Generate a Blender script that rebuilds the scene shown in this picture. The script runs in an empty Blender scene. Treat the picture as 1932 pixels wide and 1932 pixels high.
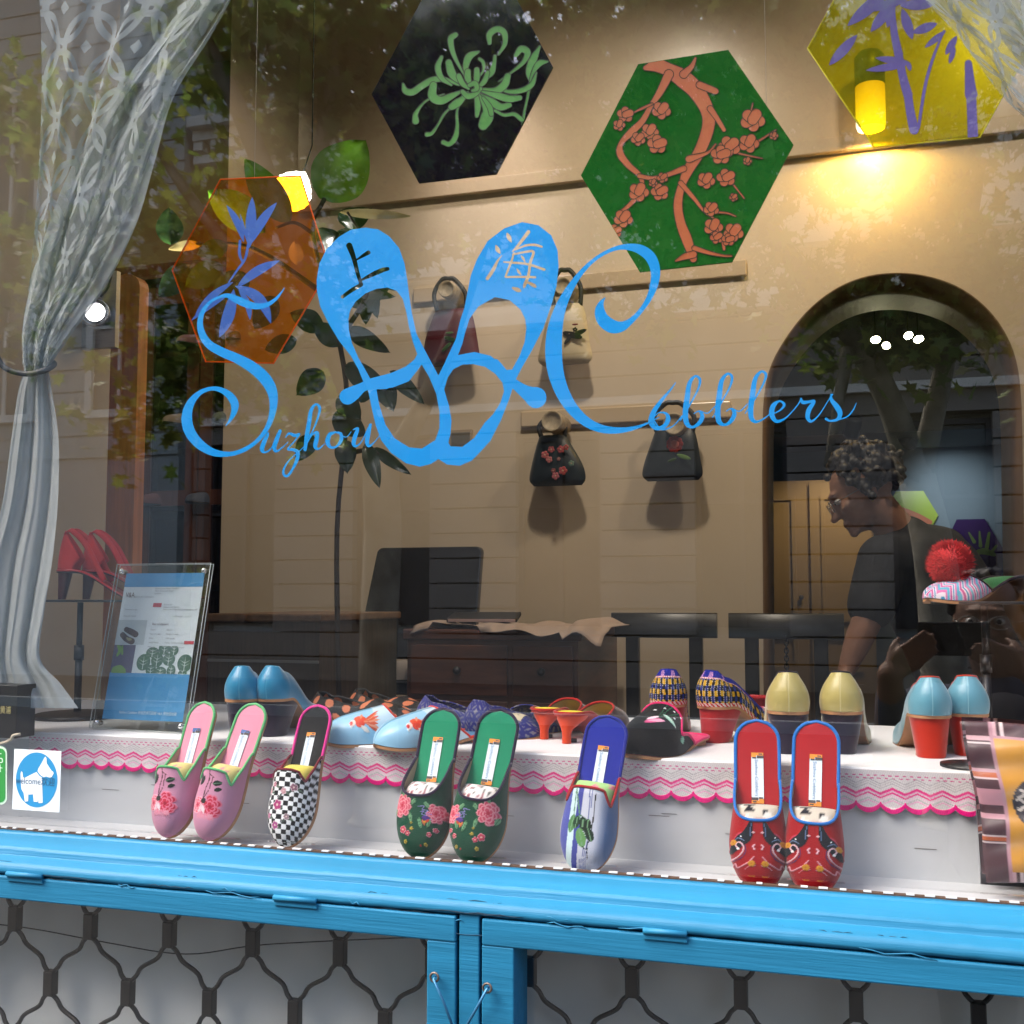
import bpy, math, random
import numpy as np
from mathutils import Vector, Matrix, geometry
random.seed(7); RNG = np.random.default_rng(7)
scn = bpy.context.scene; COL = scn.collection
R = math.radians; PI = math.pi

# ------------------------------------------------------------ camera
CAMP = Vector((0.0, -1.30, 1.50)); YAW = 17.06; PITCH = 4.42; FU = 1.0766
cam_d = bpy.data.cameras.new('camera'); cam = bpy.data.objects.new('camera', cam_d); COL.objects.link(cam)
cam.location = CAMP; cam.rotation_euler = (R(90 + PITCH), 0, R(YAW))
cam_d.sensor_width = 36; cam_d.lens = 36 * FU; cam_d.clip_start = 0.02; cam_d.clip_end = 500
scn.camera = cam
# ------------------------------------------------------------ world, sun, exposure
SUN_EL, SUN_AZ = 54.0, 233.0          # azimuth: degrees from +Y towards +X, where the sun stands
w = bpy.data.worlds.new('World'); scn.world = w; w.use_nodes = True
nt = w.node_tree; bg = nt.nodes['Background']; sky = nt.nodes.new('ShaderNodeTexSky')
sky.sky_type = 'NISHITA'; sky.sun_disc = False; sky.sun_elevation = R(SUN_EL); sky.sun_rotation = R(SUN_AZ)
sky.air_density = 1.0; sky.dust_density = 4.0; sky.ozone_density = 0.6
nt.links.new(sky.outputs[0], bg.inputs[0]); bg.inputs[1].default_value = 0.15
sd = bpy.data.lights.new('sun', 'SUN'); sd.energy = 1.3; sd.angle = R(38); sd.color = (1, .96, .9)
so = bpy.data.objects.new('sun', sd); COL.objects.link(so)
_sv = Vector((math.sin(R(SUN_AZ)) * math.cos(R(SUN_EL)), math.cos(R(SUN_AZ)) * math.cos(R(SUN_EL)), math.sin(R(SUN_EL))))
so.rotation_euler = _sv.to_track_quat('Z', 'Y').to_euler()
scn.view_settings.view_transform = 'Standard'; scn.view_settings.look = 'None'
scn.view_settings.exposure = 1.93; scn.view_settings.gamma = 1; scn.view_settings.use_curve_mapping = False
cy = scn.cycles; cy.use_denoising = True; cy.max_bounces = 7; cy.diffuse_bounces = 4; cy.glossy_bounces = 3
cy.transparent_max_bounces = 14; cy.transmission_bounces = 4; cy.sample_clamp_indirect = 6; cy.blur_glossy = 1
cy.caustics_reflective = False; cy.caustics_refractive = False
try: cy.denoiser = 'OPENIMAGEDENOISE'; cy.denoising_prefilter = 'ACCURATE'
except Exception: pass

# ------------------------------------------------------------ pixel -> place (px, py of a 1932 px wide print of the photograph)
_RM = cam.rotation_euler.to_matrix()
def ray(px, py): return _RM @ Vector(((px - 966) / 1932, (966 - py) / 1932, -FU))
def at(px, py, Y):
    d = ray(px, py); return CAMP + d * ((Y - CAMP.y) / d.y)
def atz(px, py, z):
    d = ray(px, py); return CAMP + d * ((z - CAMP.z) / d.z)
def Z4(p): return [(283.0 + a[0] * .3418, 377.4 + a[1] * .3418) + tuple(v * .3418 for v in a[2:]) for a in p]
def Z2(p): return [(660.4 + a[0] * .3418, a[1] * .3418) + tuple(v * .3418 for v in a[2:]) for a in p]
def Z3(p): return [(1271.7 + a[0] * .3418, a[1] * .3418) + tuple(v * .3418 for v in a[2:]) for a in p]
def Z1(p): return [(a[0] * .3418, a[1] * .3418) + tuple(v * .3418 for v in a[2:]) for a in p]
def Z5(p): return [(943.4 + a[0] * .36622, 377.4 + a[1] * .36622) + tuple(v * .36622 for v in a[2:]) for a in p]

# ------------------------------------------------------------ materials
def lin(h):
    h = h.lstrip('#'); c = [int(h[i:i + 2], 16) / 255 for i in (0, 2, 4)]
    return tuple((v / 12.92 if v <= .04045 else ((v + .055) / 1.055) ** 2.4) for v in c)
def lc(h): return np.array(lin(h)) ** 1.25 * .82
_M = {}
def mat(name, col='#808080', rough=.6, metal=0, var=.0, vs=20, bump=0, bs=80, spec=.5, sheen=0, attr=None, coat=0, alpha=None, emit=0, trans=0, obj=True, aniso=None, subs=0):
    if name in _M: return _M[name]
    m = bpy.data.materials.new(name); m.use_nodes = True; _M[name] = m
    n = m.node_tree.nodes; l = m.node_tree.links; b = n['Principled BSDF']
    c = lin(col) if isinstance(col, str) else tuple(col)
    b.inputs['Base Color'].default_value = (*c, 1); b.inputs['Roughness'].default_value = rough
    b.inputs['Metallic'].default_value = metal; b.inputs['Specular IOR Level'].default_value = spec
    if sheen: b.inputs['Sheen Weight'].default_value = sheen; b.inputs['Sheen Roughness'].default_value = .4
    if coat: b.inputs['Coat Weight'].default_value = coat; b.inputs['Coat Roughness'].default_value = .15
    if emit: b.inputs['Emission Color'].default_value = (*c, 1); b.inputs['Emission Strength'].default_value = emit
    if alpha is not None: b.inputs['Alpha'].default_value = alpha
    if trans: b.inputs['Transmission Weight'].default_value = trans
    src = None
    if attr:
        a = n.new('ShaderNodeAttribute'); a.attribute_name = attr; src = a.outputs['Color']
    tc = n.new('ShaderNodeTexCoord')
    if var:
        nz = n.new('ShaderNodeTexNoise'); nz.inputs['Scale'].default_value = vs; nz.inputs['Detail'].default_value = 6
        if aniso:
            mp = n.new('ShaderNodeMapping'); mp.inputs['Scale'].default_value = aniso
            l.new(tc.outputs['Object'], mp.inputs[0]); l.new(mp.outputs[0], nz.inputs['Vector'])
        else: l.new(tc.outputs['Object'], nz.inputs['Vector'])
        mr = n.new('ShaderNodeMapRange'); mr.inputs[1].default_value = .3; mr.inputs[2].default_value = .7
        mr.inputs[3].default_value = 1 - var; mr.inputs[4].default_value = 1 + var
        l.new(nz.outputs[0], mr.inputs[0])
        mx = n.new('ShaderNodeVectorMath'); mx.operation = 'SCALE'
        if src: l.new(src, mx.inputs[0])
        else: mx.inputs[0].default_value = c
        l.new(mr.outputs[0], mx.inputs['Scale']); src = mx.outputs[0]
    if src: l.new(src, b.inputs['Base Color'])
    if bump:
        nb = n.new('ShaderNodeTexNoise'); nb.inputs['Scale'].default_value = bs; nb.inputs['Detail'].default_value = 5
        if aniso:
            mp2 = n.new('ShaderNodeMapping'); mp2.inputs['Scale'].default_value = aniso
            l.new(tc.outputs['Object'], mp2.inputs[0]); l.new(mp2.outputs[0], nb.inputs['Vector'])
        else: l.new(tc.outputs['Object'], nb.inputs['Vector'])
        bp = n.new('ShaderNodeBump'); bp.inputs['Strength'].default_value = bump; bp.inputs['Distance'].default_value = .002
        l.new(nb.outputs[0], bp.inputs['Height']); l.new(bp.outputs[0], b.inputs['Normal'])
    return m
def glassy(name, tint=(1, 1, 1), ior=1.5, double=False, rough=0.0, add=0.0, body=None, bodyw=0):
    """thin pane: fresnel mix of a mirror and a tinted see-through sheet"""
    if name in _M: return _M[name]
    m = bpy.data.materials.new(name); m.use_nodes = True; _M[name] = m
    n = m.node_tree.nodes; l = m.node_tree.links; n.clear()
    out = n.new('ShaderNodeOutputMaterial'); tr = n.new('ShaderNodeBsdfTransparent'); tr.inputs[0].default_value = (*tint, 1)
    gl = n.new('ShaderNodeBsdfGlossy'); gl.inputs['Roughness'].default_value = rough; gl.inputs[0].default_value = (1, 1, 1, 1)
    fr = n.new('ShaderNodeFresnel'); ge = n.new('ShaderNodeNewGeometry'); mi = n.new('ShaderNodeMapRange')
    mi.inputs[3].default_value = ior; mi.inputs[4].default_value = 1 / ior; l.new(ge.outputs['Backfacing'], mi.inputs[0]); l.new(mi.outputs[0], fr.inputs[0])
    f = fr.outputs[0]
    if double:
        a = n.new('ShaderNodeMath'); a.operation = 'MULTIPLY'; a.inputs[1].default_value = 2; l.new(f, a.inputs[0])
        b2 = n.new('ShaderNodeMath'); b2.operation = 'ADD'; b2.inputs[1].default_value = 1; l.new(f, b2.inputs[0])
        c = n.new('ShaderNodeMath'); c.operation = 'DIVIDE'; l.new(a.outputs[0], c.inputs[0]); l.new(b2.outputs[0], c.inputs[1]); f = c.outputs[0]
    base = tr.outputs[0]
    if body is not None:
        df = n.new('ShaderNodeBsdfDiffuse'); df.inputs[0].default_value = (*body, 1)
        mb = n.new('ShaderNodeMixShader'); mb.inputs[0].default_value = bodyw
        l.new(base, mb.inputs[1]); l.new(df.outputs[0], mb.inputs[2]); base = mb.outputs[0]
    mx = n.new('ShaderNodeMixShader'); l.new(f, mx.inputs[0]); l.new(base, mx.inputs[1]); l.new(gl.outputs[0], mx.inputs[2])
    l.new(mx.outputs[0], out.inputs[0]); return m

# ------------------------------------------------------------ objects
WORLDROOT = {}
def tag(o, label=None, cat=None, group=None, kind=None):
    if label: o['label'] = label
    if cat: o['category'] = cat
    if group: o['group'] = group
    if kind: o['kind'] = kind
    return o
def thing(name, label, cat, loc=(0, 0, 0), group=None, mw=None):
    """an Empty at the thing's base; loc: parts are built in world space, mw: parts are built in the thing's own space"""
    o = bpy.data.objects.new(name, None); o.empty_display_size = .05; COL.objects.link(o)
    if mw is not None: o.matrix_basis = mw; WORLDROOT[o.name] = None
    else: o.location = loc; WORLDROOT[o.name] = Vector(loc)
    return tag(o, label, cat, group)
class MB:
    def __init__(s): s.v = []; s.f = []; s.c = []; s.mi = []; s.sm = []; s.cur = 0; s.smooth = False; s.uv = None
    def add(s, vs, fs, col=None):
        k = len(s.v); s.v.extend([tuple(p) for p in vs]); s.f.extend([tuple(i + k for i in f) for f in fs])
        s.mi.extend([s.cur] * len(fs)); s.sm.extend([s.smooth] * len(fs))
        if col is not None:
            col = np.asarray(col, float)
            if col.ndim == 1: col = np.tile(col, (len(vs), 1))
            s.c.extend([tuple(c) for c in col])
        elif s.c or s.usecol: s.c.extend([(1, 1, 1)] * len(vs))
        return s
    usecol = False
    def box(s, a, b, col=None, M=None):
        x0, y0, z0 = a; x1, y1, z1 = b
        vs = [Vector(p) for p in ((x0, y0, z0), (x1, y0, z0), (x1, y1, z0), (x0, y1, z0), (x0, y0, z1), (x1, y0, z1), (x1, y1, z1), (x0, y1, z1))]
        if M is not None: vs = [M @ p for p in vs]
        return s.add(vs, [(0, 3, 2, 1), (4, 5, 6, 7), (0, 1, 5, 4), (1, 2, 6, 5), (2, 3, 7, 6), (3, 0, 4, 7)], col)
    def quad(s, a, b, c, d, col=None): return s.add([a, b, c, d], [(0, 1, 2, 3)], col)
    def slab(s, pts, depth, axis=(0, 1, 0), col=None):
        """flat polygon pts given a thickness along axis"""
        n = len(pts); ax = Vector(axis) * depth; a = [Vector(p) for p in pts]; b = [p + ax for p in a]
        return s.add(a + b, [tuple(range(n)), tuple(range(2 * n - 1, n - 1, -1))] + [(i, i + n, (i + 1) % n + n, (i + 1) % n) for i in range(n)], col)
    def tube(s, pts, r, seg=8, closed=False, col=None, cap=True):
        P = [Vector(p) for p in pts]; n = len(P)
        rs = list(r) if hasattr(r, '__len__') else [r] * n
        T = []
        for i in range(n):
            a = P[i - 1] if (i > 0 or closed) else P[i]; b = P[(i + 1) % n] if (i < n - 1 or closed) else P[i]
            t = (b - a); T.append(t.normalized() if t.length > 1e-9 else Vector((0, 0, 1)))
        up = T[0].orthogonal().normalized(); vs = []
        for i in range(n):
            up = (up - T[i] * up.dot(T[i])); up = up.normalized() if up.length > 1e-6 else T[i].orthogonal().normalized()
            sd_ = T[i].cross(up)
            for k in range(seg):
                a = 2 * PI * k / seg; vs.append(P[i] + (up * math.cos(a) + sd_ * math.sin(a)) * rs[i])
        fs = []
        for i in range(n if closed else n - 1):
            for k in range(seg):
                a = i * seg + k; b = i * seg + (k + 1) % seg; j = ((i + 1) % n) * seg
                fs.append((a, b, j + (k + 1) % seg, j + k))
        if cap and not closed: fs += [tuple(range(seg))[::-1], tuple((n - 1) * seg + k for k in range(seg))]
        sm = s.smooth; s.smooth = True; s.add(vs, fs, col); s.smooth = sm; return s
    def lathe(s, prof, c=(0, 0, 0), seg=24, M=None, col=None):
        """prof: list of (r, z)"""
        vs = []; n = len(prof)
        for r_, z in prof:
            for k in range(seg):
                a = 2 * PI * k / seg; p = Vector((r_ * math.cos(a), r_ * math.sin(a), z)); vs.append((M @ p) if M is not None else p + Vector(c))
        fs = [(i * seg + k, i * seg + (k + 1) % seg, (i + 1) * seg + (k + 1) % seg, (i + 1) * seg + k) for i in range(n - 1) for k in range(seg)]
        fs += [tuple(range(seg))[::-1], tuple((n - 1) * seg + k for k in range(seg))]
        sm = s.smooth; s.smooth = True; s.add(vs, fs, col); s.smooth = sm; return s
    def grid(s, V, col=None, closed_u=False):
        """V: array (rows, cols, 3)"""
        V = np.asarray(V, float); r_, c_ = V.shape[:2]
        idx = np.arange(r_ * c_).reshape(r_, c_)
        a = idx[:-1, :-1].ravel(); b = idx[:-1, 1:].ravel(); c = idx[1:, 1:].ravel(); d = idx[1:, :-1].ravel()
        fs = list(zip(a.tolist(), b.tolist(), c.tolist(), d.tolist()))
        if closed_u: fs += [(int(idx[i, -1]), int(idx[i, 0]), int(idx[i + 1, 0]), int(idx[i + 1, -1])) for i in range(r_ - 1)]
        sm = s.smooth; s.smooth = True
        s.add(V.reshape(-1, 3).tolist(), fs, None if col is None else np.asarray(col, float).reshape(-1, 3)); s.smooth = sm; return s
    def ball(s, c, r, seg=14, M=None, col=None):
        rr = r if hasattr(r, '__len__') else (r, r, r)
        prof = [(math.sin(PI * i / 10), -math.cos(PI * i / 10)) for i in range(11)]
        mm = Matrix.Translation(Vector(c)) @ (M if M is not None else Matrix.Identity(4)) @ Matrix.Diagonal((*rr, 1))
        prof[0] = (1e-4, -1); prof[-1] = (1e-4, 1)
        return s.lathe(prof, seg=seg, M=mm, col=col)
    def build(s, name, m, parent=None, bevel=0, label=None, solid=0):
        me = bpy.data.meshes.new(name)
        wr = WORLDROOT.get(parent.name) if parent is not None else None
        me.from_pydata([tuple(p) for p in s.v], [], s.f)
        ms = m if isinstance(m, (list, tuple)) else [m]
        for x in ms: me.materials.append(x)
        me.polygons.foreach_set('material_index', s.mi); me.polygons.foreach_set('use_smooth', s.sm)
        if s.c:
            ca = me.color_attributes.new('Col', 'FLOAT_COLOR', 'POINT')
            arr = np.ones((len(s.v), 4)); arr[:, :3] = np.array(s.c); ca.data.foreach_set('color', arr.ravel())
        if s.uv is not None:
            u = me.uv_layers.new(name='UVMap'); li = np.zeros(len(me.loops), int); me.loops.foreach_get('vertex_index', li)
            u.data.foreach_set('uv', np.asarray(s.uv, float)[li].ravel())
        me.validate(); me.update()
        o = bpy.data.objects.new(name, me); COL.objects.link(o)
        if parent is not None:
            o.parent = parent
            if wr is not None: o.matrix_parent_inverse = Matrix.Translation(wr).inverted()
        if bevel:
            b = o.modifiers.new('bevel', 'BEVEL'); b.width = bevel; b.segments = 2; b.limit_method = 'ANGLE'; b.angle_limit = R(40)
        if solid:
            b = o.modifiers.new('solid', 'SOLIDIFY'); b.thickness = solid; b.offset = 0
        if label: o['label'] = label
        WORLDROOT.setdefault(o.name, None)
        return o

# ------------------------------------------------------------ flat shapes cut from a distance field
def cr(pts, n=6, closed=False):
    """Catmull-Rom through pts of any dimension"""
    P = np.array(pts, float)
    if len(P) < 3 and not closed:
        t = np.linspace(0, 1, n)[:, None]; return P[0] * (1 - t) + P[-1] * t
    if closed: Q = np.vstack([P[-1], P, P[0], P[1]])
    else: Q = np.vstack([2 * P[0] - P[1], P, 2 * P[-1] - P[-2]])
    out = []
    for i in range(1, len(Q) - 2):
        for k in range(n):
            t = k / n; a, b, c, d = Q[i - 1], Q[i], Q[i + 1], Q[i + 2]
            out.append(.5 * ((2 * b) + (-a + c) * t + (2 * a - 5 * b + 4 * c - d) * t * t + (-a + 3 * b - 3 * c + d) * t ** 3))
    if not closed: out.append(Q[-2])
    return np.array(out)
def f_stroke(X, Y, pts, n=6, smooth=True):
    """positive inside a brush stroke; pts (x, y, full width)"""
    P = cr(pts, n) if smooth else np.array(pts, float)
    out = np.full(X.shape, -1e3)
    x0, x1, y0, y1 = X.min(), X.max(), Y.min(), Y.max()
    for a, b in zip(P[:-1], P[1:]):
        m = max(a[2], b[2]) + 4 * STEP[0]
        sel = (X > min(a[0], b[0]) - m) & (X < max(a[0], b[0]) + m) & (Y > min(a[1], b[1]) - m) & (Y < max(a[1], b[1]) + m)
        if not sel.any(): continue
        xs, ys = X[sel], Y[sel]; d = b[:2] - a[:2]; L = (d ** 2).sum() + 1e-12
        t = np.clip(((xs - a[0]) * d[0] + (ys - a[1]) * d[1]) / L, 0, 1)
        v = (a[2] + (b[2] - a[2]) * t) / 2 - np.hypot(xs - a[0] - d[0] * t, ys - a[1] - d[1] * t)
        out[sel] = np.maximum(out[sel], v)
    return out
STEP = [1.0]
def f_poly(X, Y, pts, smooth=False, n=5):
    P = cr(pts, n, True) if smooth else np.array(pts, float)
    P = P[:, :2]; ins = np.zeros(X.shape, bool); dd = np.full(X.shape, 1e9)
    for a, b in zip(P, np.roll(P, -1, 0)):
        c = ((a[1] > Y) != (b[1] > Y))
        with np.errstate(divide='ignore', invalid='ignore'):
            xi = (b[0] - a[0]) * (Y - a[1]) / ((b[1] - a[1]) if b[1] != a[1] else 1e-12) + a[0]
        ins ^= c & (X < xi)
        d = b - a; L = (d ** 2).sum() + 1e-12; t = np.clip(((X - a[0]) * d[0] + (Y - a[1]) * d[1]) / L, 0, 1)
        dd = np.minimum(dd, np.hypot(X - a[0] - d[0] * t, Y - a[1] - d[1] * t))
    return np.where(ins, dd, -dd)
def sheet(field, bbox, step, mapper, mb=None):
    """marching squares of field(X, Y) > 0 over bbox, placed by mapper(x, y) -> point"""
    STEP[0] = step; mb = mb or MB()
    xs = np.arange(bbox[0], bbox[2] + step, step); ys = np.arange(bbox[1], bbox[3] + step, step)
    X, Y = np.meshgrid(xs, ys); F = field(X, Y); I = F > 0
    cnt = I[:-1, :-1].astype(int) + I[:-1, 1:] + I[1:, 1:] + I[1:, :-1]
    vid = {}; V = []; FA = []
    def vert(x, y):
        k = (round(x, 4), round(y, 4))
        if k not in vid: vid[k] = len(V); V.append(tuple(mapper(x, y)))
        return vid[k]
    for j in range(cnt.shape[0]):
        row = cnt[j]; full = np.flatnonzero(row == 4)
        if len(full):
            br = np.flatnonzero(np.diff(full) > 1); st = np.r_[full[0], full[br + 1]]; en = np.r_[full[br], full[-1]]
            for a, b in zip(st, en):
                FA.append((vert(xs[a], ys[j]), vert(xs[b + 1], ys[j]), vert(xs[b + 1], ys[j + 1]), vert(xs[a], ys[j + 1])))
        for i in np.flatnonzero((row > 0) & (row < 4)):
            cs = [(i, j), (i + 1, j), (i + 1, j + 1), (i, j + 1)]; poly = []
            for k in range(4):
                a, b = cs[k], cs[(k + 1) % 4]; fa, fb = F[a[1], a[0]], F[b[1], b[0]]
                if fa > 0: poly.append(vert(xs[a[0]], ys[a[1]]))
                if (fa > 0) != (fb > 0):
                    t = fa / (fa - fb); poly.append(vert(xs[a[0]] + (xs[b[0]] - xs[a[0]]) * t, ys[a[1]] + (ys[b[1]] - ys[a[1]]) * t))
            p2 = [p for q, p in enumerate(poly) if p != poly[q - 1]]
            if len(p2) >= 3: FA.append(tuple(p2))
    mb.add(V, FA); return mb
def U(*fs):
    o = fs[0]
    for f in fs[1:]: o = np.maximum(o, f)
    return o
# ------------------------------------------------------------ text
def text_mb(body, size, M, mb=None, font=None, sx=1, shear=0, align='LEFT', extr=0):
    cu = bpy.data.curves.new('t', 'FONT'); cu.body = body; cu.size = size; cu.align_x = align; cu.shear = shear; cu.resolution_u = 3; cu.extrude = extr
    o = bpy.data.objects.new('t', cu); COL.objects.link(o)
    bpy.context.view_layer.update()
    me = o.evaluated_get(bpy.context.evaluated_depsgraph_get()).to_mesh()
    mb = mb or MB(); vs = [M @ Vector((v.co.x * sx, v.co.y, v.co.z)) for v in me.vertices]
    mb.add(vs, [tuple(p.vertices) for p in me.polygons])
    o.to_mesh_clear(); bpy.data.objects.remove(o); bpy.data.curves.remove(cu); return mb
def frame_m(o, xdir, ydir):
    x = Vector(xdir).normalized(); y = Vector(ydir); y = (y - x * y.dot(x)).normalized(); z = x.cross(y)
    m = Matrix((x, y, z)).transposed().to_4x4(); m.translation = Vector(o); return m
def smooth(x): x = np.clip(x, 0, 1); return x * x * (3 - 2 * x)
# ============================================================ SETTING: street, facing building, trees, room shell
def struct(name, mb, m, **k):
    o = mb.build(name, m, **k); o['kind'] = 'structure'; return o
m_pave = mat('paving', '#45423e', .85, var=.2, vs=3, bump=.4, bs=30)
m_asph = mat('asphalt', '#353537', .9, var=.2, vs=8, bump=.5, bs=120)
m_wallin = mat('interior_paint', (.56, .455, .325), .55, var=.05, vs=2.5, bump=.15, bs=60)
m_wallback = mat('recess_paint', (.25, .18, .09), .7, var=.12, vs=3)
m_ceil = mat('ceiling_paint', (.6, .55, .45), .8)
m_wood_floor = mat('floor_boards', (.12, .07, .04), .5, var=.3, vs=6, aniso=(1, 12, 1))
m_stone_shaded = mat('facade_stone_shaded', (.27, .225, .18), .85, var=.16, vs=1.2, bump=.3, bs=20)  # ground floor: shade of the tree canopy put into a darker stone colour
m_stone2 = mat('facade_stone_light', (.84, .78, .66), .85, var=.1, vs=2)
m_stone3 = mat('facade_grey_render', (.40, .41, .38), .85, var=.12, vs=1.5)
m_dark = mat('dark_glass', (.03, .035, .04), .15)
m_winfr = mat('window_joinery', (.06, .05, .05), .5)
# ground
g = MB(); g.quad((-60, -60, -.13), (60, -60, -.13), (60, 60, -.13), (-60, 60, -.13)); struct('road', g, m_asph)
g = MB(); g.box((-60, -3.6, -.128), (60, -.26, 0)); struct('pavement', g, m_pave)
g = MB(); g.box((-60, -18, -.128), (60, -12.6, 0)); struct('far_pavement', g, m_pave)
g = MB(); g.box((-60, -3.75, -.129), (60, -3.603, .012)); g.box((-60, -12.597, -.129), (60, -12.45, .012)); struct('kerb', g, m_stone3)

# shop shell ------------------------------------------------------------------
WY = 2.40; FL = .60; CE = 3.95
g = MB(); g.box((-4.6, .15, FL - .1), (3.6, 6.6, FL)); struct('shop_floor', g, m_wood_floor)
g = MB(); g.box((-4.6, .15, CE), (3.6, 3.1, CE + .1)); struct('shop_ceiling', g, m_ceil)
g = MB()   # street wall round the window
g.box((-8, -.05, 0), (-1.50, .14, 6.5)); g.box((.66, -.05, 0), (8, .14, 6.5)); g.box((-1.5, -.05, 3.02), (.66, .14, 6.5)); g.box((-1.5, -.02, 0), (.66, .14, .62))
struct('street_wall', g, m_stone3)
g = MB(); g.box((-1.95, .141, FL), (-1.80, 1.06, CE)); struct('window_pier', g, m_wallin)
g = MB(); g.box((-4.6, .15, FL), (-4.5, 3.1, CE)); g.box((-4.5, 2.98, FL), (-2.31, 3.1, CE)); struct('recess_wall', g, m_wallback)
g = MB(); g.box((3.5, .15, FL), (3.6, 6.6, CE)); struct('side_wall', g, m_wallin)

# wall with the arched doorway
arch = [at(1437, 1300, WY), at(1438, 900, WY), at(1440, 770, WY), at(1451, 700, WY), at(1478, 645, WY), at(1520, 590, WY), at(1570, 549, WY),
        at(1625, 524, WY), at(1685, 515, WY), at(1745, 520, WY), at(1805, 540, WY), at(1855, 575, WY), at(1893, 622, WY), at(1917, 680, WY), at(1927, 760, WY), at(1930, 900, WY), at(1932, 1300, WY)]
ax0 = arch[0].x; ax1 = arch[-1].x
ac = [(p.x, p.z) for p in arch[1:-1]]
ac = [(ax0, FL)] + [tuple(p) for p in cr(ac, 4)] + [(ax1, FL)]
outer = [(-2.30, FL), (-2.30, CE), (3.5, CE), (3.5, FL)]
poly = [Vector((x, 0, z)) for x, z in outer] + [Vector((x, 0, z)) for x, z in reversed(ac)]
tri = geometry.tessellate_polygon([[Vector((p.x, p.z, 0)) for p in poly]])
g = MB()
n = len(poly)
g.add([(p.x, WY, p.z) for p in poly] + [(p.x, WY + .45, p.z) for p in poly],
      [tuple(t) for t in tri] + [tuple(i + n for i in t[::-1]) for t in tri] + [(i, (i + 1) % n, (i + 1) % n + n, i + n) for i in range(n)])
struct('arch_wall', g, m_wallin)
# arch reveal: wall paint with its shade put into a darker brown
m_archshade = mat('arch_reveal_shaded', (.17, .10, .05), .55, var=.12, vs=4)
g = MB(); cc = np.array(ac)
cen = np.array([(ax0 + ax1) / 2, at(1685, 760, WY).z])
inn = []
for x, z in cc:
    d = np.array([x, z]) - cen; d[1] = max(d[1], 0)
    L = np.hypot(*d); inn.append(np.array([x, z]) - d / L * .006 if L > 0 else (x, z))
rows = [[(x, WY - .002, z) for x, z in cc], [(x, WY - .002, z) for x, z in inn], [(x, WY + .456, z) for x, z in inn], [(x, WY + .456, z) for x, z in cc]]
g.grid(rows); struct('arch_reveal_shaded', g, m_archshade)

# back room
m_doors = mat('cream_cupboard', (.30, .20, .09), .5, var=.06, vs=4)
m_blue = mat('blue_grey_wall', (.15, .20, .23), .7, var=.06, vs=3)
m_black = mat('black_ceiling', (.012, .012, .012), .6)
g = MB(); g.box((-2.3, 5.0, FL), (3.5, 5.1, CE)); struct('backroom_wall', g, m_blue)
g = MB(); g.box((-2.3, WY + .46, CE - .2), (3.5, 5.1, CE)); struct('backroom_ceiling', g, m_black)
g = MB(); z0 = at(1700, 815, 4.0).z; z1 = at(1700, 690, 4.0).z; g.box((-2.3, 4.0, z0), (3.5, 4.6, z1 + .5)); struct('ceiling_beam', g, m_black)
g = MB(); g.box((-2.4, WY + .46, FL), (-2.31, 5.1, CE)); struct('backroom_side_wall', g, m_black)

# panelled cupboard in the back room
cup = thing('cupboard', 'tan panelled cupboard doors seen through the arch beside the blue-grey wall', 'cupboard', at(1560, 1300, 4.35))
xa, xb = at(1462, 1000, 4.35).x, at(1648, 1000, 4.35).x; zt = at(1560, 905, 4.35).z
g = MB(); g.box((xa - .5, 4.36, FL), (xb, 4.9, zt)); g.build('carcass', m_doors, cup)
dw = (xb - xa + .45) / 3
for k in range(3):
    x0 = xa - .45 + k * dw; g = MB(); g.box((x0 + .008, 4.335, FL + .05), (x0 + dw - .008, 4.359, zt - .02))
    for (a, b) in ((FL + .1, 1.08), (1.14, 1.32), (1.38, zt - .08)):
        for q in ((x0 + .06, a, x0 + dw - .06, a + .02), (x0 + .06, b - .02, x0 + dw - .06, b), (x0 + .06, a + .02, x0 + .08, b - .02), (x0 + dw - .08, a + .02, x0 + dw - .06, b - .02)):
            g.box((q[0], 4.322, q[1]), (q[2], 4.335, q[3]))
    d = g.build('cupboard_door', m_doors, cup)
    h = MB(); h.ball((x0 + dw - .04, 4.318, 1.5), .012); h.build('door_knob', m_winfr, d)

# lower beam of the window wall: battens (boards) on the arch wall
m_board = mat('painted_board', (.50, .39, .265), .28, var=.04, vs=3)
def board(name, pxl, pxr, pyt, pyb, proud, label):
    a = at(pxl, pyt, WY); b = at(pxr, pyb, WY)
    zt_, zb_ = at((pxl + pxr) / 2, pyt, WY).z, at((pxl + pxr) / 2, pyb, WY).z
    t = thing(name, label, 'wall rail', (a.x, WY, zb_))
    g = MB(); g.box((a.x, WY - proud, zb_), (b.x, WY - .002, zt_)); g.build('board', m_board, t, bevel=.004)
    return t
upper = thing('wall_panel', 'broad tan board panel along the top of the back wall above the peg rails', 'wall panel', at(1000, 370, WY))
g = MB(); zl = at(1190, 335, WY).z; g.box((at(566, 300, WY).x, WY - .028, zl), (3.49, WY - .002, zl + .05)); g.box((at(566, 300, WY).x, WY - .020, zl + .05), (3.49, WY - .002, CE - .003)); g.build('panel', m_board, upper, bevel=.003)
rail1 = board('peg_rail', 783, 1410, 519, 548, .018, 'upper tan peg rail on the back wall, carrying the maroon and the cream bag')
rail2 = board('peg_rail', 985, 1380, 768, 798, .018, 'lower tan peg rail on the back wall, carrying the two black bags')

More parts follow.
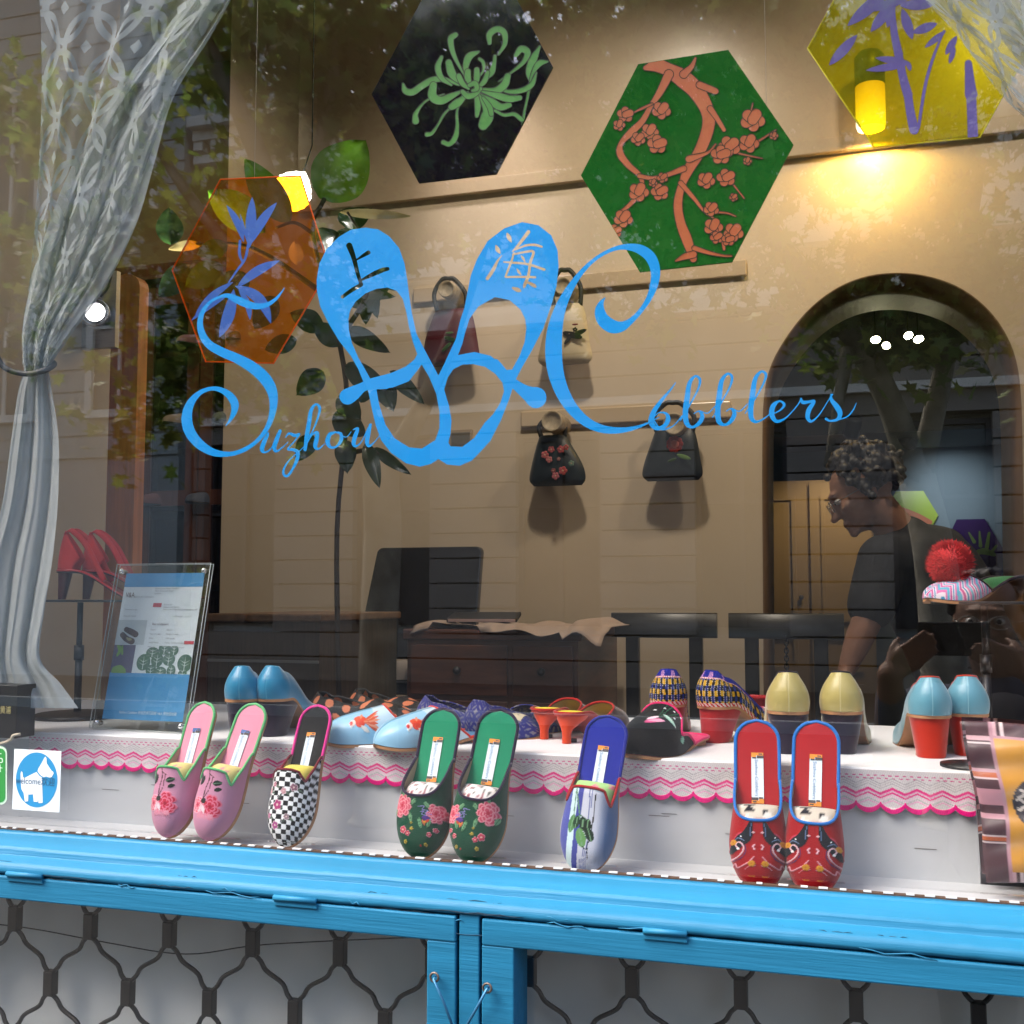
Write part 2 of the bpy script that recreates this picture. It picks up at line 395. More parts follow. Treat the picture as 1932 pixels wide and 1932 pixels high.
# facing stone building ---------------------------------------------------------
FY = -17.0
fb = thing('stone_building', 'cream stone building with grooved courses, cornices and tall dark windows across the street', 'building', (-10, FY - 5, 0))
g = MB()
bay = 3.1; X0, X1 = -12, 12
wins = [X0 + 1 + k * bay for k in range(int((X1 - X0) / bay))]
def winrows():
    return ((1.0, 4.3), (7.45, 9.6))
zc = 0; course = .44
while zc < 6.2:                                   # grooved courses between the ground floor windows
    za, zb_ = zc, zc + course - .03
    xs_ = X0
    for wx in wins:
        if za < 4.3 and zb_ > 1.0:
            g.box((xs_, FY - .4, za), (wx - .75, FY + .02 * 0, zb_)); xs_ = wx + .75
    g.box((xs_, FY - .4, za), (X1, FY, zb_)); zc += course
g.build('grooved_courses', m_stone_shaded, fb)
g = MB(); g.box((X0, FY - 9, 0), (X1, FY - .401, 10.5)); g.build('wall', m_stone3, fb)
g = MB()
for a, b in ((6.16, 7.45), (9.6, 10.5)): g.box((X0, FY - .4, a), (X1, FY - .03, b))
for a, b in winrows()[1:]:
    xs_ = X0
    for wx in wins: g.box((xs_, FY - .4, a), (wx - .65, FY - .03, b)); xs_ = wx + .65
    g.box((xs_, FY - .4, a), (X1, FY - .03, b))
g.build('upper_wall', m_stone2, fb)
g = MB()
for z, h, pr in ((6.2, .22, .35), (6.45, .12, .22), (7.2, .15, .3), (8.9, .1, .06), (10.3, .2, .3), (10.5, .2, .5), (4.75, .14, .12)):
    g.box((X0, FY + .001, z), (X1, FY + pr, z + h))
x = X0
while x < X1: g.box((x, FY + .002, 6.6), (x + .16, FY + .2, 6.75)); g.box((x, FY + .002, 10.12), (x + .2, FY + .26, 10.295)); x += .38
g.build('cornice', m_stone2, fb)
g = MB()
for wx in wins:
    for a, b in winrows()[1:]:
        g.box((wx - .85, FY - .029, a - .15), (wx - .66, FY + .1, b + .25)); g.box((wx + .66, FY - .029, a - .15), (wx + .85, FY + .1, b + .25)); g.box((wx - 1.0, FY - .028, b + .26), (wx + 1.0, FY + .25, b + .42)); g.box((wx - .95, FY - .028, a - .3), (wx + .95, FY + .22, a - .16))
g.build('pilaster_trim', m_stone2, fb)
for wx in wins:
    for a, b in winrows():
        hw = .75 if a < 2 else .65
        f = MB(); f.box((wx - hw, FY - .3, a), (wx - hw + .08, FY - .2, b)); f.box((wx + hw - .08, FY - .3, a), (wx + hw, FY - .2, b)); f.box((wx - .04, FY - .3, a), (wx + .04, FY - .2, b))
        f.box((wx - hw + .08, FY - .29, b - .08), (wx + hw - .08, FY - .21, b)); f.box((wx - hw + .08, FY - .29, a + (b - a) * .62), (wx + hw - .08, FY - .21, a + (b - a) * .62 + .06))
        wo = f.build('window', mat('white_joinery', (.55, .52, .46), .6) if a > 2 else m_winfr, fb)
        p = MB(); p.box((wx - hw, FY - .36, a), (wx + hw, FY - .31, b)); p.build('pane', m_dark, wo)

gb = thing('grey_building', 'grey boarded building with tall pale windows, left of the cream stone building', 'building', (-20, -22, 0))
GX1 = -12.1; g = MB(); g.box((-34, -26, 0), (GX1, -16.65, 14.5)); g.build('wall', m_stone3, gb)
g = MB(); z = 4.2
m_sid = mat('grey_siding', (.42, .44, .40), .8, var=.1, vs=2)
while z < 14.2: g.box((-34, -16.649, z), (GX1, -16.60, z + .40)); z += .44
g.build('siding', m_sid, gb)
for k, (wx, wz) in enumerate([(x_, z_) for x_ in (-13.4, -16.1, -18.8, -21.5, -24.2) for z_ in (5.2, 9.0)]):
    g = MB(); g.box((wx - .75, -16.599, wz - .1), (wx - .6, -16.50, wz + 2.5)); g.box((wx + .6, -16.599, wz - .1), (wx + .75, -16.50, wz + 2.5)); g.box((wx - .8, -16.599, wz + 2.5), (wx + .8, -16.45, wz + 2.7)); g.box((wx - .8, -16.599, wz - .25), (wx + .8, -16.45, wz - .1)); g.box((wx - .03, -16.59, wz - .1), (wx + .03, -16.53, wz + 2.5)); g.box((wx - .6, -16.59, wz + 1.5), (wx - .03, -16.53, wz + 1.56)); g.box((wx + .03, -16.59, wz + 1.5), (wx + .6, -16.53, wz + 1.56))
    wo = g.build('window', m_stone2, gb); p = MB(); p.box((wx - .6, -16.598, wz - .1), (wx + .6, -16.585, wz + 2.5)); p.build('pane', m_dark, wo)

# plane trees along the kerb ---------------------------------------------------
m_bark = mat('plane_bark', (.26, .24, .19), .9, var=.45, vs=7, bump=.6, bs=25)
def leaf_mat():
    m = bpy.data.materials.new('plane_leaf'); m.use_nodes = True; n = m.node_tree.nodes; l = m.node_tree.links
    b = n['Principled BSDF']; a = n.new('ShaderNodeAttribute'); a.attribute_name = 'Col'
    b.inputs['Roughness'].default_value = .5; l.new(a.outputs['Color'], b.inputs['Base Color'])
    t = n.new('ShaderNodeBsdfTranslucent'); sc_ = n.new('ShaderNodeVectorMath'); sc_.operation = 'SCALE'; sc_.inputs['Scale'].default_value = 1.7; l.new(a.outputs['Color'], sc_.inputs[0]); l.new(sc_.outputs[0], t.inputs[0]); mx = n.new('ShaderNodeMixShader'); mx.inputs[0].default_value = .45
    l.new(b.outputs[0], mx.inputs[1]); l.new(t.outputs[0], mx.inputs[2]); l.new(mx.outputs[0], n['Material Output'].inputs[0]); return m
m_leaf = leaf_mat()
LEAF = np.array([(0, -.5), (.12, -.22), (.5, -.3), (.3, -.02), (.55, .25), (.2, .16), (0, .55), (-.2, .16), (-.55, .25), (-.3, -.02), (-.5, -.3), (-.12, -.22)])
def leaves(blobs, n, size, rng):
    g = MB(); g.usecol = True; vs = []; fs = []; cs = []
    wts = np.array([b[3] ** 2 for b in blobs]); wts = wts / wts.sum()
    # leaves hang in sprays: spray centres inside the blobs, then leaves round each spray
    ns = n // 9
    for bi in rng.choice(len(blobs), ns, p=wts):
        b = blobs[bi]; d = rng.normal(size=3); d /= np.linalg.norm(d); rr = rng.random() ** .45
        c = np.array(b[:3]) + d * rr * b[3] * np.array([1, .8, .75])
        for k in range(9):
            p = c + rng.normal(size=3) * .13; s = size * rng.uniform(.6, 1.25)
            nrm = rng.normal(size=3) + np.array([0, .3, .9]); nrm /= np.linalg.norm(nrm)
            u = np.cross(nrm, rng.normal(size=3)); u /= np.linalg.norm(u); v = np.cross(nrm, u)
            k0 = len(vs); q = p + s * (LEAF[:, :1] * u + LEAF[:, 1:] * v); vs.extend(q.tolist()); fs.append(tuple(range(k0, k0 + 12)))
            c3 = np.array([.15, .20, .04]) * rng.uniform(.55, 1.5); c3[0] *= rng.uniform(.7, 1.25); cs.extend([tuple(c3)] * 12)
    g.v = vs; g.f = fs; g.mi = [0] * len(fs); g.sm = [False] * len(fs); g.c = cs; return g
def mir(px, py, Y):
    p = at(px, py, Y); return Vector((p.x, -Y, p.z))
def rtree(label, trunk, limbs, blobs, n, size=.125):
    """trunk, limbs: (px, py, depth, radius) read in the window's mirror image"""
    T = [(mir(a[0], a[1], a[2]), a[3]) for a in trunk]; base = Vector((T[0][0].x, T[0][0].y, 0))
    t = thing('plane_tree', label, 'tree', base, 'plane trees along the kerb')
    g = MB(); P = [base] + [p for p, r in T]; rs = [T[0][1] * 1.35] + [r for p, r in T]
    C3 = cr([(*p, r) for p, r in zip(P, rs)], 5); g.tube(C3[:, :3], C3[:, 3], 10); tr = g.build('trunk', m_bark, t)
    for L in limbs:
        C3 = cr([(*mir(a[0], a[1], a[2]), a[3]) for a in L], 5); g = MB(); g.tube(C3[:, :3], C3[:, 3], 8); g.build('branch', m_bark, t)
    B = []
    for b in blobs:
        p = mir(b[0], b[1], b[2]); B.append((p.x, p.y, p.z, b[3]))
    leaves(B, n, size, np.random.default_rng(len(label))).build('crown', m_leaf, t)
    return t
rtree('plane tree with a forked mottled trunk standing on the kerb right opposite the window',
      [(712, 1500, 5.6, .15), (715, 1200, 5.6, .13), (722, 1000, 5.6, .13), (715, 860, 5.6, .12)],
      [[(715, 870, 5.6, .12), (650, 700, 5.4, .10), (560, 480, 5.2, .08), (470, 250, 5.0, .07), (380, 60, 4.8, .05)],
       [(718, 900, 5.6, .10), (800, 760, 5.7, .07), (880, 560, 5.9, .05), (960, 300, 6, .035), (1010, 100, 6, .02)],
       [(600, 600, 5.3, .05), (480, 520, 5.1, .045), (330, 330, 5.0, .035), (240, 150, 5, .02)],
       [(560, 480, 5.2, .06), (600, 300, 5.2, .05), (640, 80, 5.2, .035)]],
      [(480, 60, 5, .7), (620, 90, 5.4, .55), (760, 40, 5.6, .7), (900, 60, 5.8, .6), (830, 230, 5.6, .55), (560, 260, 5.3, .45), (330, 420, 5.2, .42),
       (360, 560, 5.2, .42), (420, 690, 5.2, .42), (520, 620, 5.2, .35), (310, 690, 5.2, .3), (560, 780, 5.4, .28), (260, 820, 5.2, .28), (700, 420, 5.5, .5), (180, 250, 5.0, .45), (160, 480, 5, .4), (680, 200, 5.5, .5), (780, 330, 5.6, .45), (900, 400, 5.8, .4), (480, 400, 5.2, .35), (960, 180, 6, .4), (620, 560, 5.3, .3)], 8200)
rtree('plane tree with a low wide crown opposite the arched doorway',
      [(1790, 1500, 6.6, .16), (1770, 1100, 6.6, .14), (1730, 900, 6.6, .12)],
      [[(1735, 920, 6.6, .11), (1650, 700, 6.4, .08), (1480, 470, 6.2, .06), (1300, 200, 6.0, .04), (1180, 60, 6, .02)],
       [(1740, 880, 6.6, .08), (1800, 600, 6.6, .06), (1850, 300, 6.6, .04)],
       [(1600, 660, 6.3, .05), (1560, 880, 6.0, .02)]],
      [(1100, 60, 6, .75), (1250, 40, 6, .7), (1400, 90, 6.2, .8), (1580, 60, 6.3, .7), (1740, 100, 6.4, .6), (1180, 260, 6, .7), (1350, 330, 6.1, .65),
       (1290, 480, 6.1, .45), (1420, 470, 6.1, .38), (1740, 560, 6.4, .5), (1850, 480, 6.4, .45), (1000, 330, 6, .4), (1530, 560, 6.2, .3), (1840, 40, 6.3, .6), (1900, 200, 6.3, .4), (1640, 300, 6.3, .35), (1200, 400, 6.1, .5), (1130, 560, 6.1, .3), (1050, 200, 6, .5), (1480, 300, 6.2, .5), (1600, 180, 6.3, .5), (1500, 200, 6.2, .4), (1060, 450, 6, .35), (1240, 600, 6.1, .25), (1780, 300, 6.4, .35), (1700, 610, 6.4, .32), (1810, 620, 6.4, .38), (1600, 650, 6.3, .22), (1640, 500, 6.3, .3)], 10500)
rtree('plane tree with a thin leaning trunk at the far left of the row',
      [(-120, 1500, 7.2, .13), (-110, 1100, 7.2, .11), (-60, 800, 7.2, .1)],
      [[(-60, 820, 7.2, .09), (20, 500, 7, .07), (60, 200, 6.8, .04)], [(-60, 780, 7.2, .07), (-200, 400, 7.2, .05)]],
      [(10, 480, 7, .7), (40, 620, 7, .4), (-60, 200, 7, .9), (90, 300, 6.8, .45), (-200, 500, 7, .9)], 1500)
# ============================================================ SHOP FRONT: window pane, blue joinery, grille
m_blu = mat('blue_paint', (.012, .148, .278), .55, var=.13, vs=5, bump=.35, bs=30, aniso=(.4, 4, 9), spec=.3)
m_bluedge = mat('blue_paint_worn', (.05, .45, .85), .4, var=.2, vs=40)
m_iron = mat('blackened_iron', (.010, .0095, .010), .45, var=.2, vs=60)
m_glass = glassy('shop_glass', ior=1.72)
wp = MB(); wp.box((-1.5, -.004, 1.185), (.66, .004, 3.02)); pane = wp.build('window_pane', m_glass)
tag(pane, 'large shop window pane carrying the blue lettering', 'window')
SZ = at(966, 1640, 0).z                      # sill line
sz0 = at(400, 1592, 0).z
FYF = -.075                                  # front plane of the joinery
ff = thing('shop_front_frame', 'sky blue painted timber frame and sill under the shop window', 'window frame', (-.4, FYF, .62))
XL, XR = -1.6, .75
zseam = (at(300, 1659, FYF).z + at(1500, 1790, FYF).z) / 2
zopen = (at(400, 1724, FYF).z + at(1400, 1841, FYF).z) / 2
# sill rail: moulded section swept along X
prof = [(.02, SZ - .03), (.02, SZ + .0005), (.0195, SZ + .001), (-.004, SZ + .001), (-.005, SZ + .0005), (-.006, SZ - .0012), (-.007, SZ - .0016), (-.044, SZ - .0080), (-.0455, SZ - .0086), (-.048, SZ - .0115), (-.0485, SZ - .0125), (-.049, SZ - .0180), (-.0495, SZ - .0186), (-.0505, SZ - .0190), (-.070, SZ - .0215), (-.0735, SZ - .0228), (-.0765, SZ - .0265), (-.0775, SZ - .031), (-.0772, SZ - .034), (FYF - .0003, SZ - .0355), (FYF, SZ - .0362), (FYF, zseam + .001), (FYF + .001, zseam), (.02, zseam)]
xs_ = np.linspace(XL, XR, 420); RW = []
for y, z in prof:
    RW.append([(x, y + .0005 * math.sin(x * 31 + z * 60) * math.sin(x * 7), z + .0002 * math.sin(x * 23 + y * 90) + .00022 * math.sin(x * 171 + y * 60) * math.sin(x * 13)) for x in xs_])
g = MB(); g.grid(RW); sillr = g.build('sill_rail', m_blu, ff)
# drips and ridges of thick old paint along the nose
for k in range(26):
    x = random.uniform(-1.25, .3); L = random.uniform(.01, .09); z = SZ - random.choice((.030, .034, .041, .046, .055)) - random.uniform(0, .004)
    P = [(x + L * q / 6, FYF - .0003 - (.002 if z > SZ - .038 else 0), z + .0018 * math.sin(q * 1.7 + k) - .0004 * q) for q in range(7)]
    g = MB(); g.tube(P, [.0003] + [random.uniform(.0004, .0009) for _ in range(5)] + [.0003], 6); g.build('paint_ridge', m_blu, ff)
m_crk = mat('paint_crack_dark', (.004, .03, .06), .8)
for k in range(22):
    x = random.uniform(-1.2, .25); L = random.uniform(.015, .12); z = SZ - random.choice((.0215, .033, .0375, .046, .058)); y = FYF - .0003 if z < SZ - .034 else (-.0700 if z > SZ - .03 else -.0776)
    P = [(x + L * q / 7, y, z + .0008 * math.sin(q * 2.1 + k) + .0004 * math.cos(q * 5 + k)) for q in range(8)]
    g = MB(); g.tube(P, [.0001] + [random.uniform(.0003, .0006) for _ in range(6)] + [.0001], 5); g.build('paint_crack', m_crk, ff)
# glazing bead gasket with little white stitches
g = MB(); g.box((XL, .005, SZ - .002), (XR, .013, SZ + .0028)); g.build('glazing_strip', mat('old_putty', (.10, .055, .035), .8), ff)
g = MB(); x = XL
while x < XR:
    L = random.uniform(.006, .012); g.box((x, .0045, SZ + .003), (x + L, .009, SZ + .0044)); x += .019 + random.uniform(0, .006)
g.build('white_stitching', mat('stitch_white', (.75, .73, .7), .7), ff)
# mullion between the two hatches
xm0, xm1 = at(862, 1800, FYF).x, at(908, 1800, FYF).x
g = MB(); g.box((xm0 + .0025, FYF, .66), (xm1 - .0025, .02, zseam - .002)); g.build('mullion', m_blu, ff, bevel=.0015)
g = MB(); g.box((XL, -.018, .62), (XR, -.012, zopen + .0)); g.box((XL, -.019, zopen + .002), (XR, .018, zseam - .001)); 
g = MB(); g.box((XL, FYF + .03, zseam - .0046), (XR, .018, zseam - .0005)); g.build('seam_shadow_strip', mat('seam_dark', (.01, .02, .03), .9), ff)  # dark filler strip: the shade inside the seam put into colour
g = MB(); g.box((XL, FYF - .0, .6), (XR, .02, .655)); g.build('bottom_rail', m_blu, ff, bevel=.002)
def hatch(name, x0, x1, ox0, ox1, label):
    h = thing(name, label, 'hatch', ((x0 + x1) / 2, FYF, .66), 'hinged hatches under the shop window')
    g = MB(); g.box((x0, FYF - .002, zopen), (x1, -.02, zseam - .0048)); g.build('top_rail', m_blu, h, bevel=.002)
    for a, b in ((x0, ox0), (ox1, x1)): g = MB(); g.box((a, FYF - .0015, .72), (b, -.021, zopen)); g.build('stile', m_blu, h, bevel=.0015)
    g = MB(); g.box((x0, FYF - .002, .66), (x1, -.02, .72)); g.build('bottom_rail', m_blu, h, bevel=.0015)
    g = MB(); g.box((ox0, -.036, .72), (ox1, -.032, zopen)); g.build('glass_pane', glassy('hatch_glass', ior=1.5, add=0), h)
    return h
hl = hatch('window_hatch', -1.58, xm0 - .001, -1.5, at(806, 1830, FYF).x, 'blue hatch with a glass pane, left of the mullion')
hr = hatch('window_hatch', xm1 + .001, .74, at(970, 1850, FYF).x, .66, 'blue hatch with a glass pane right of the mullion, its corner beside the wire hook')
for (a, b, py, par) in ((18, 84, 1638, hl), (520, 600, 1691, hl), (1215, 1297, 1768, hr)):
    p, q = at(a, py, FYF), at(b, py + (b - a) * .11, FYF); z = zseam - .001
    g = MB(); g.tube([(p.x, FYF - .0045, z), (q.x, FYF - .0045, z)], .0034, 10); g.box((p.x, FYF - .0042, z - .009), (q.x, FYF - .0021, z - .002)); g.build('hinge', m_blu, par)
# wire hooks across the mullion
for (a, b, e, lab) in (((826, 1838), (836, 1880), (862, 1950), 'rusty wire hook on a nail in the stile left of the mullion'), ((925, 1858), (900, 1893), (862, 1958), 'wire hook on a nail right of the mullion, slanting down to the left')):
    p = at(*a, FYF); t = thing('wire_hook', lab, 'hook', (p.x, FYF, p.z), 'wire hooks across the mullion')
    P = [Vector((p.x, FYF - .003, p.z)), Vector((p.x, FYF - .014, p.z - .001))] + [Vector((at(*c, FYF - .012).x, FYF - .012, at(*c, FYF).z)) for c in (b, e)]
    g = MB(); g.tube(P, .0016, 6); g.build('wire', mat('blue_grey_wire', (.04, .16, .3), .45, metal=.5), t)
    g = MB(); g.lathe([(.0001, -.012), (.002, -.012), (.002, .0)], M=Matrix.Translation((p.x, FYF - .001, p.z)) @ Matrix.Rotation(R(90), 4, 'X'), seg=10)
    ring = [(p.x + .005 * math.cos(q * PI / 6), FYF - .011, p.z + .005 * math.sin(q * PI / 6)) for q in range(12)]; g.tube(ring, .0014, 6, closed=True); g.build('nail', mat('rusty_steel', (.16, .12, .1), .5, metal=.7, var=.4, vs=90), t)

# folding security grille behind the hatch panes
GY = .03
gr = thing('security_grille', 'dark folding iron grille of wavy bars joined in diamonds behind the lower panes', 'grille', (-.4, GY, .62))
c1 = [at(28, 1729, GY), at(167, 1735, GY), at(316, 1760, GY), at(468, 1783, GY), at(641, 1810, GY)]
dx = (c1[4].x - c1[0].x) / 4; zr1 = sum(p.z for p in c1) / 5; zr2 = sum(at(*q, GY).z for q in ((92, 1848), (237, 1865), (395, 1895), (561, 1922))) / 4; dz = zr2 - zr1
x0_ = c1[0].x - 2 * dx; hh = .017; nb = 14
def wavy(a, b):
    P = []
    for q in range(15):
        t = q / 14; s = 3 * t * t - 2 * t ** 3
        P.append((a[0] + (b[0] - a[0]) * (t * .45 + s * .55 + .05 * math.sin(t * 4 * PI)), GY + .003 * math.sin(t * PI), a[1] + (b[1] - a[1]) * t))
    return P
for r_ in range(-1, 3):
    for k in range(nb):
        cx = x0_ + (k + (.5 if r_ % 2 else 0)) * dx; cz = zr1 + r_ * dz
        g = MB(); g.box((cx - .0078, GY - .006, cz - hh), (cx + .0078, GY + .008, cz + hh)); g.build('coupling', m_iron, gr, bevel=.0015)
        if r_ < 2:
            for sgn in (-1, 1):
                a = (cx + sgn * .004, cz - hh + .002); b = (cx + sgn * (dx / 2 - .004), cz + dz + hh - .002)
                if r_ >= 0 or True: g = MB(); g.tube(wavy(a, b), .0031, 6); g.build('grille_bar', m_iron, gr)
# stuff seen behind the grille
m_plas = mat('plastic_sheet', (.62, .62, .60), .35, var=.12, vs=5)

bbd = MB(); bbd.box((-1.7, .062, .64), (.8, .068, SZ - .04)); tag(bbd.build('backing_board', m_plas), 'pale grey board standing behind the security grille', 'board')

P = cr([at(-60, 1738, .045), at(60, 1752, .045), at(200, 1778, .045), at(350, 1800, .045), at(500, 1782, .045), at(790, 1768, .045), at(900, 1766, .045)], 6)
g = MB(); g.tube(P, .0009, 5); tag(g.build('thin_wire', m_iron), 'thin sagging wire strung behind the security grille', 'wire')
# ============================================================ LIGHTS: spot over the board, added unseen ceiling spots
def fixture_spot(name, label, loc, target, power, size=55, blend=.5, color=(1, .9, .75), group=None, body=True):
    t = thing(name, label, 'spotlight', loc, group)
    if body:
        d = (Vector(target) - Vector(loc)).normalized(); M = Matrix.Translation(Vector(loc)) @ (-d).to_track_quat('Z', 'Y').to_matrix().to_4x4()
        g = MB(); g.lathe([(.001, .10), (.03, .10), (.034, .09), (.036, .012), (.033, .0), (.030, .004), (.028, .05), (.001, .06)], M=M, seg=20); g.build('lamp_housing', m_black, t)
    ld = bpy.data.lights.new(name, 'SPOT'); ld.energy = power; ld.spot_size = R(size); ld.spot_blend = blend; ld.color = color; ld.shadow_soft_size = .09
    lo = bpy.data.objects.new('bulb_light', ld); COL.objects.link(lo); lo.parent = t; lo.matrix_parent_inverse = Matrix.Translation(Vector(loc)).inverted()
    d = Vector(target) - Vector(loc); lo.location = Vector(loc) + d.normalized() * .012; lo.rotation_euler = d.to_track_quat('-Z', 'Y').to_euler()
    return t
tg_ = at(925, 345, 2.36)
fixture_spot('unseen_ceiling_spot', 'black ceiling spotlight above the back wall aimed at the board between the hexagons', (tg_.x, 1.75, 3.85), tg_, 16, 34, .9, (1, .9, .88))
fixture_spot('unseen_ceiling_spot', 'added unseen ceiling spotlight near the window aimed down at the bags', (-.6, 1.1, 3.85), (-.9, 2.4, 1.9), 31, 95, 1, (1, .88, .72))  # this and the next two spots are added, unseen room lights
fixture_spot('unseen_ceiling_spot', 'added unseen ceiling spotlight aimed at the wall beside the arch', (.6, 1.2, 3.85), (.1, 2.4, 2.1), 18, 100, 1, (1, .85, .66))
fixture_spot('unseen_ceiling_spot', 'added unseen ceiling spotlight aimed at the wooden cabinet in the recess', (-2.6, 1.3, 3.85), (-3.0, 2.9, 2.2), 12, 90, 1, (1, .8, .55))

# ============================================================ DISPLAY SHELF
SH = 1.291; SF = .150
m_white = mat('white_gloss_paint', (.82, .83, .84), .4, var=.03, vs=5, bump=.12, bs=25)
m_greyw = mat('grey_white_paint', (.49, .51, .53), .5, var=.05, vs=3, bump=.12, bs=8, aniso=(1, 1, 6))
bx = thing('display_shelf', 'white painted box shelf behind the glass that the shoes stand on', 'shelf', (-.5, SF, .66))
BX1 = at(1848, 1600, SF).x
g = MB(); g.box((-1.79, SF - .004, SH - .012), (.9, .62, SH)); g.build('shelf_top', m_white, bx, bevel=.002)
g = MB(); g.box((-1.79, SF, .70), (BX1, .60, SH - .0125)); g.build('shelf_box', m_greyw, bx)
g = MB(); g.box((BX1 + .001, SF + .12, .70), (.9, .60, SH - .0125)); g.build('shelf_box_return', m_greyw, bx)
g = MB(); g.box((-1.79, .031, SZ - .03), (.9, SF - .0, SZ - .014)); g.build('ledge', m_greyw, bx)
g = MB()
for k in range(14):
    x = random.uniform(-1.1, .1); z = random.uniform(SZ + .02, SH - .07); L = random.uniform(.004, .03)
    g.box((x, SF - .0006, z), (x + L, SF + .0002, z + .0006))
g.build('paint_crack', mat('crack_dark', (.16, .15, .14), .9), bx)
# lace trim ------------------------------------------------------------
LX0, LX1 = at(60, 1385, SF).x, BX1 - .003
H = .051; NX, NZ = 1500, 64; per = .0285
x = np.linspace(LX0, LX1, NX); z = np.linspace(0, 1, NZ)
XX, ZZ = np.meshgrid(x, z)
ph = ((XX / per) % 1); sc = np.abs(np.sin(PI * XX / per)); kk_ = np.floor(XX / per).astype(int); rr_ = RNG.uniform(-1, 1, 400)[kk_ % 400]; sag = .0008 * np.sin(XX * 9) + .0005 * np.sin(XX * 31 + 1); bot = H - .0085 + .0085 * sc ** .6 * (1 + .12 * rr_) + sag
D = ZZ * bot                                             # distance below the shelf edge
zig = .0065 * (1 - np.abs(2 * ph - 1) * 2) * -.5
col = np.ones((NZ, NX, 3)) * lc('#e9e4e4')
col *= (1 - .07 * ((np.sin(XX * 5200) * np.sin(D * 6200)) > .1))[..., None]
def band(c, wd, colr, m=1.0):
    msk = np.abs(D - c - zig * m) < wd; col[msk] = lc(colr)
sq = .0017 * np.sign(np.sin(XX / .0042 * PI)); msk = np.abs(D - .0085 - sq) < .0007; col[msk] = lc('#e07aa8')
for c, wd, cl in ((.0135, .0006, '#c3bfc0'), (.0165, .0006, '#cfcaca'), (.0195, .0005, '#c3bfc0'), (.0255, .0015, '#f0509c'), (.0275, .0006, '#f4a6cc'), (.0305, .0012, '#ef5fa5'), (.034, .0006, '#f7d4e4'), (.037, .0006, '#c9c4c6'), (.0395, .0008, '#f5bcd8')): band(c, wd, cl)  # grey zigzags paint in the shadow lines of the lace
msk = (bot - D) < .0058; col[msk] = lc('#f5249a')
col *= (1 + .10 * np.sin(XX * 2400 + D * 900))[..., None]
Yl = SF - .0055 - .0012 * np.sin(XX * 160) * ZZ - .0016 * ((bot - D) < .006) * np.abs(np.sin(XX * 1500)) * .7
V = np.stack([XX, Yl, SH - .002 - D], -1)
lace = MB(); lace.usecol = True; lace.grid(V, np.clip(col, 0, 1))
mv = mat('textile_print', rough=.8, attr='Col', bump=.45, bs=800, spec=.15, sheen=.2)
lt = lace.build('lace_trim', mv, None); tag(lt, 'white lace border with pink zigzags and bright pink scallops along the shelf edge', 'lace trim')
lt.modifiers.new('s', 'SOLIDIFY').thickness = .0006

# ============================================================ CURTAINS
def curtain_mat():
    m = bpy.data.materials.new('sheer_lattice'); m.use_nodes = True; n = m.node_tree.nodes; l = m.node_tree.links
    b = n['Principled BSDF']; b.inputs['Roughness'].default_value = .9; b.inputs['Base Color'].default_value = (.66, .68, .69, 1); b.inputs['Sheen Weight'].default_value = .2
    uv = n.new('ShaderNodeUVMap'); uv.uv_map = 'UVMap'
    def ma(op, a, b_=None, c=None):
        q = n.new('ShaderNodeMath'); q.operation = op
        for i, v in enumerate((a, b_, c)):
            if v is None: continue
            if isinstance(v, (int, float)): q.inputs[i].default_value = v
            else: l.new(v, q.inputs[i])
        return q.outputs[0]
    sx = n.new('ShaderNodeSeparateXYZ'); l.new(uv.outputs[0], sx.inputs[0]); rings = []
    for ox, oy in ((0, 0), (.5, .5)):
        fx = ma('SUBTRACT', ma('FRACT', ma('ADD', sx.outputs[0], ox)), .5); fy = ma('SUBTRACT', ma('FRACT', ma('ADD', sx.outputs[1], oy)), .5)
        ln = ma('SQRT', ma('ADD', ma('MULTIPLY', fx, fx), ma('MULTIPLY', fy, fy)))
        rings.append(ma('LESS_THAN', ma('ABSOLUTE', ma('SUBTRACT', ln, .43)), .045))
        star = ma('ADD', ma('ABSOLUTE', fx), ma('ABSOLUTE', fy)); rings.append(ma('MULTIPLY', ma('LESS_THAN', star, .09), 1.0))
    lat = ma('MAXIMUM', ma('MAXIMUM', rings[0], rings[1]), ma('MAXIMUM', rings[2], rings[3]))
    at_ = n.new('ShaderNodeAttribute'); at_.attribute_name = 'Col'; sc_ = n.new('ShaderNodeSeparateColor'); l.new(at_.outputs['Color'], sc_.inputs[0])
    den = sc_.outputs[0]
    a = ma('ADD', ma('MULTIPLY', lat, .5), den); a = ma('MINIMUM', a, .97)
    l.new(a, b.inputs['Alpha'])
    mo = n['Material Output']; tr = n.new('ShaderNodeBsdfTranslucent'); tr.inputs[0].default_value = (.45, .5, .49, 1)
    tp = n.new('ShaderNodeBsdfTransparent'); m1 = n.new('ShaderNodeMixShader'); m1.inputs[0].default_value = .35
    df = n.new('ShaderNodeBsdfDiffuse'); df.inputs[0].default_value = (.42, .46, .47, 1)
    l.new(df.outputs[0], m1.inputs[1]); l.new(tr.outputs[0], m1.inputs[2])
    m2 = n.new('ShaderNodeMixShader'); l.new(a, m2.inputs[0]); l.new(tp.outputs[0], m2.inputs[1]); l.new(m1.outputs[0], m2.inputs[2]); l.new(m2.outputs[0], mo.inputs[0])
    return m
m_curt = curtain_mat()
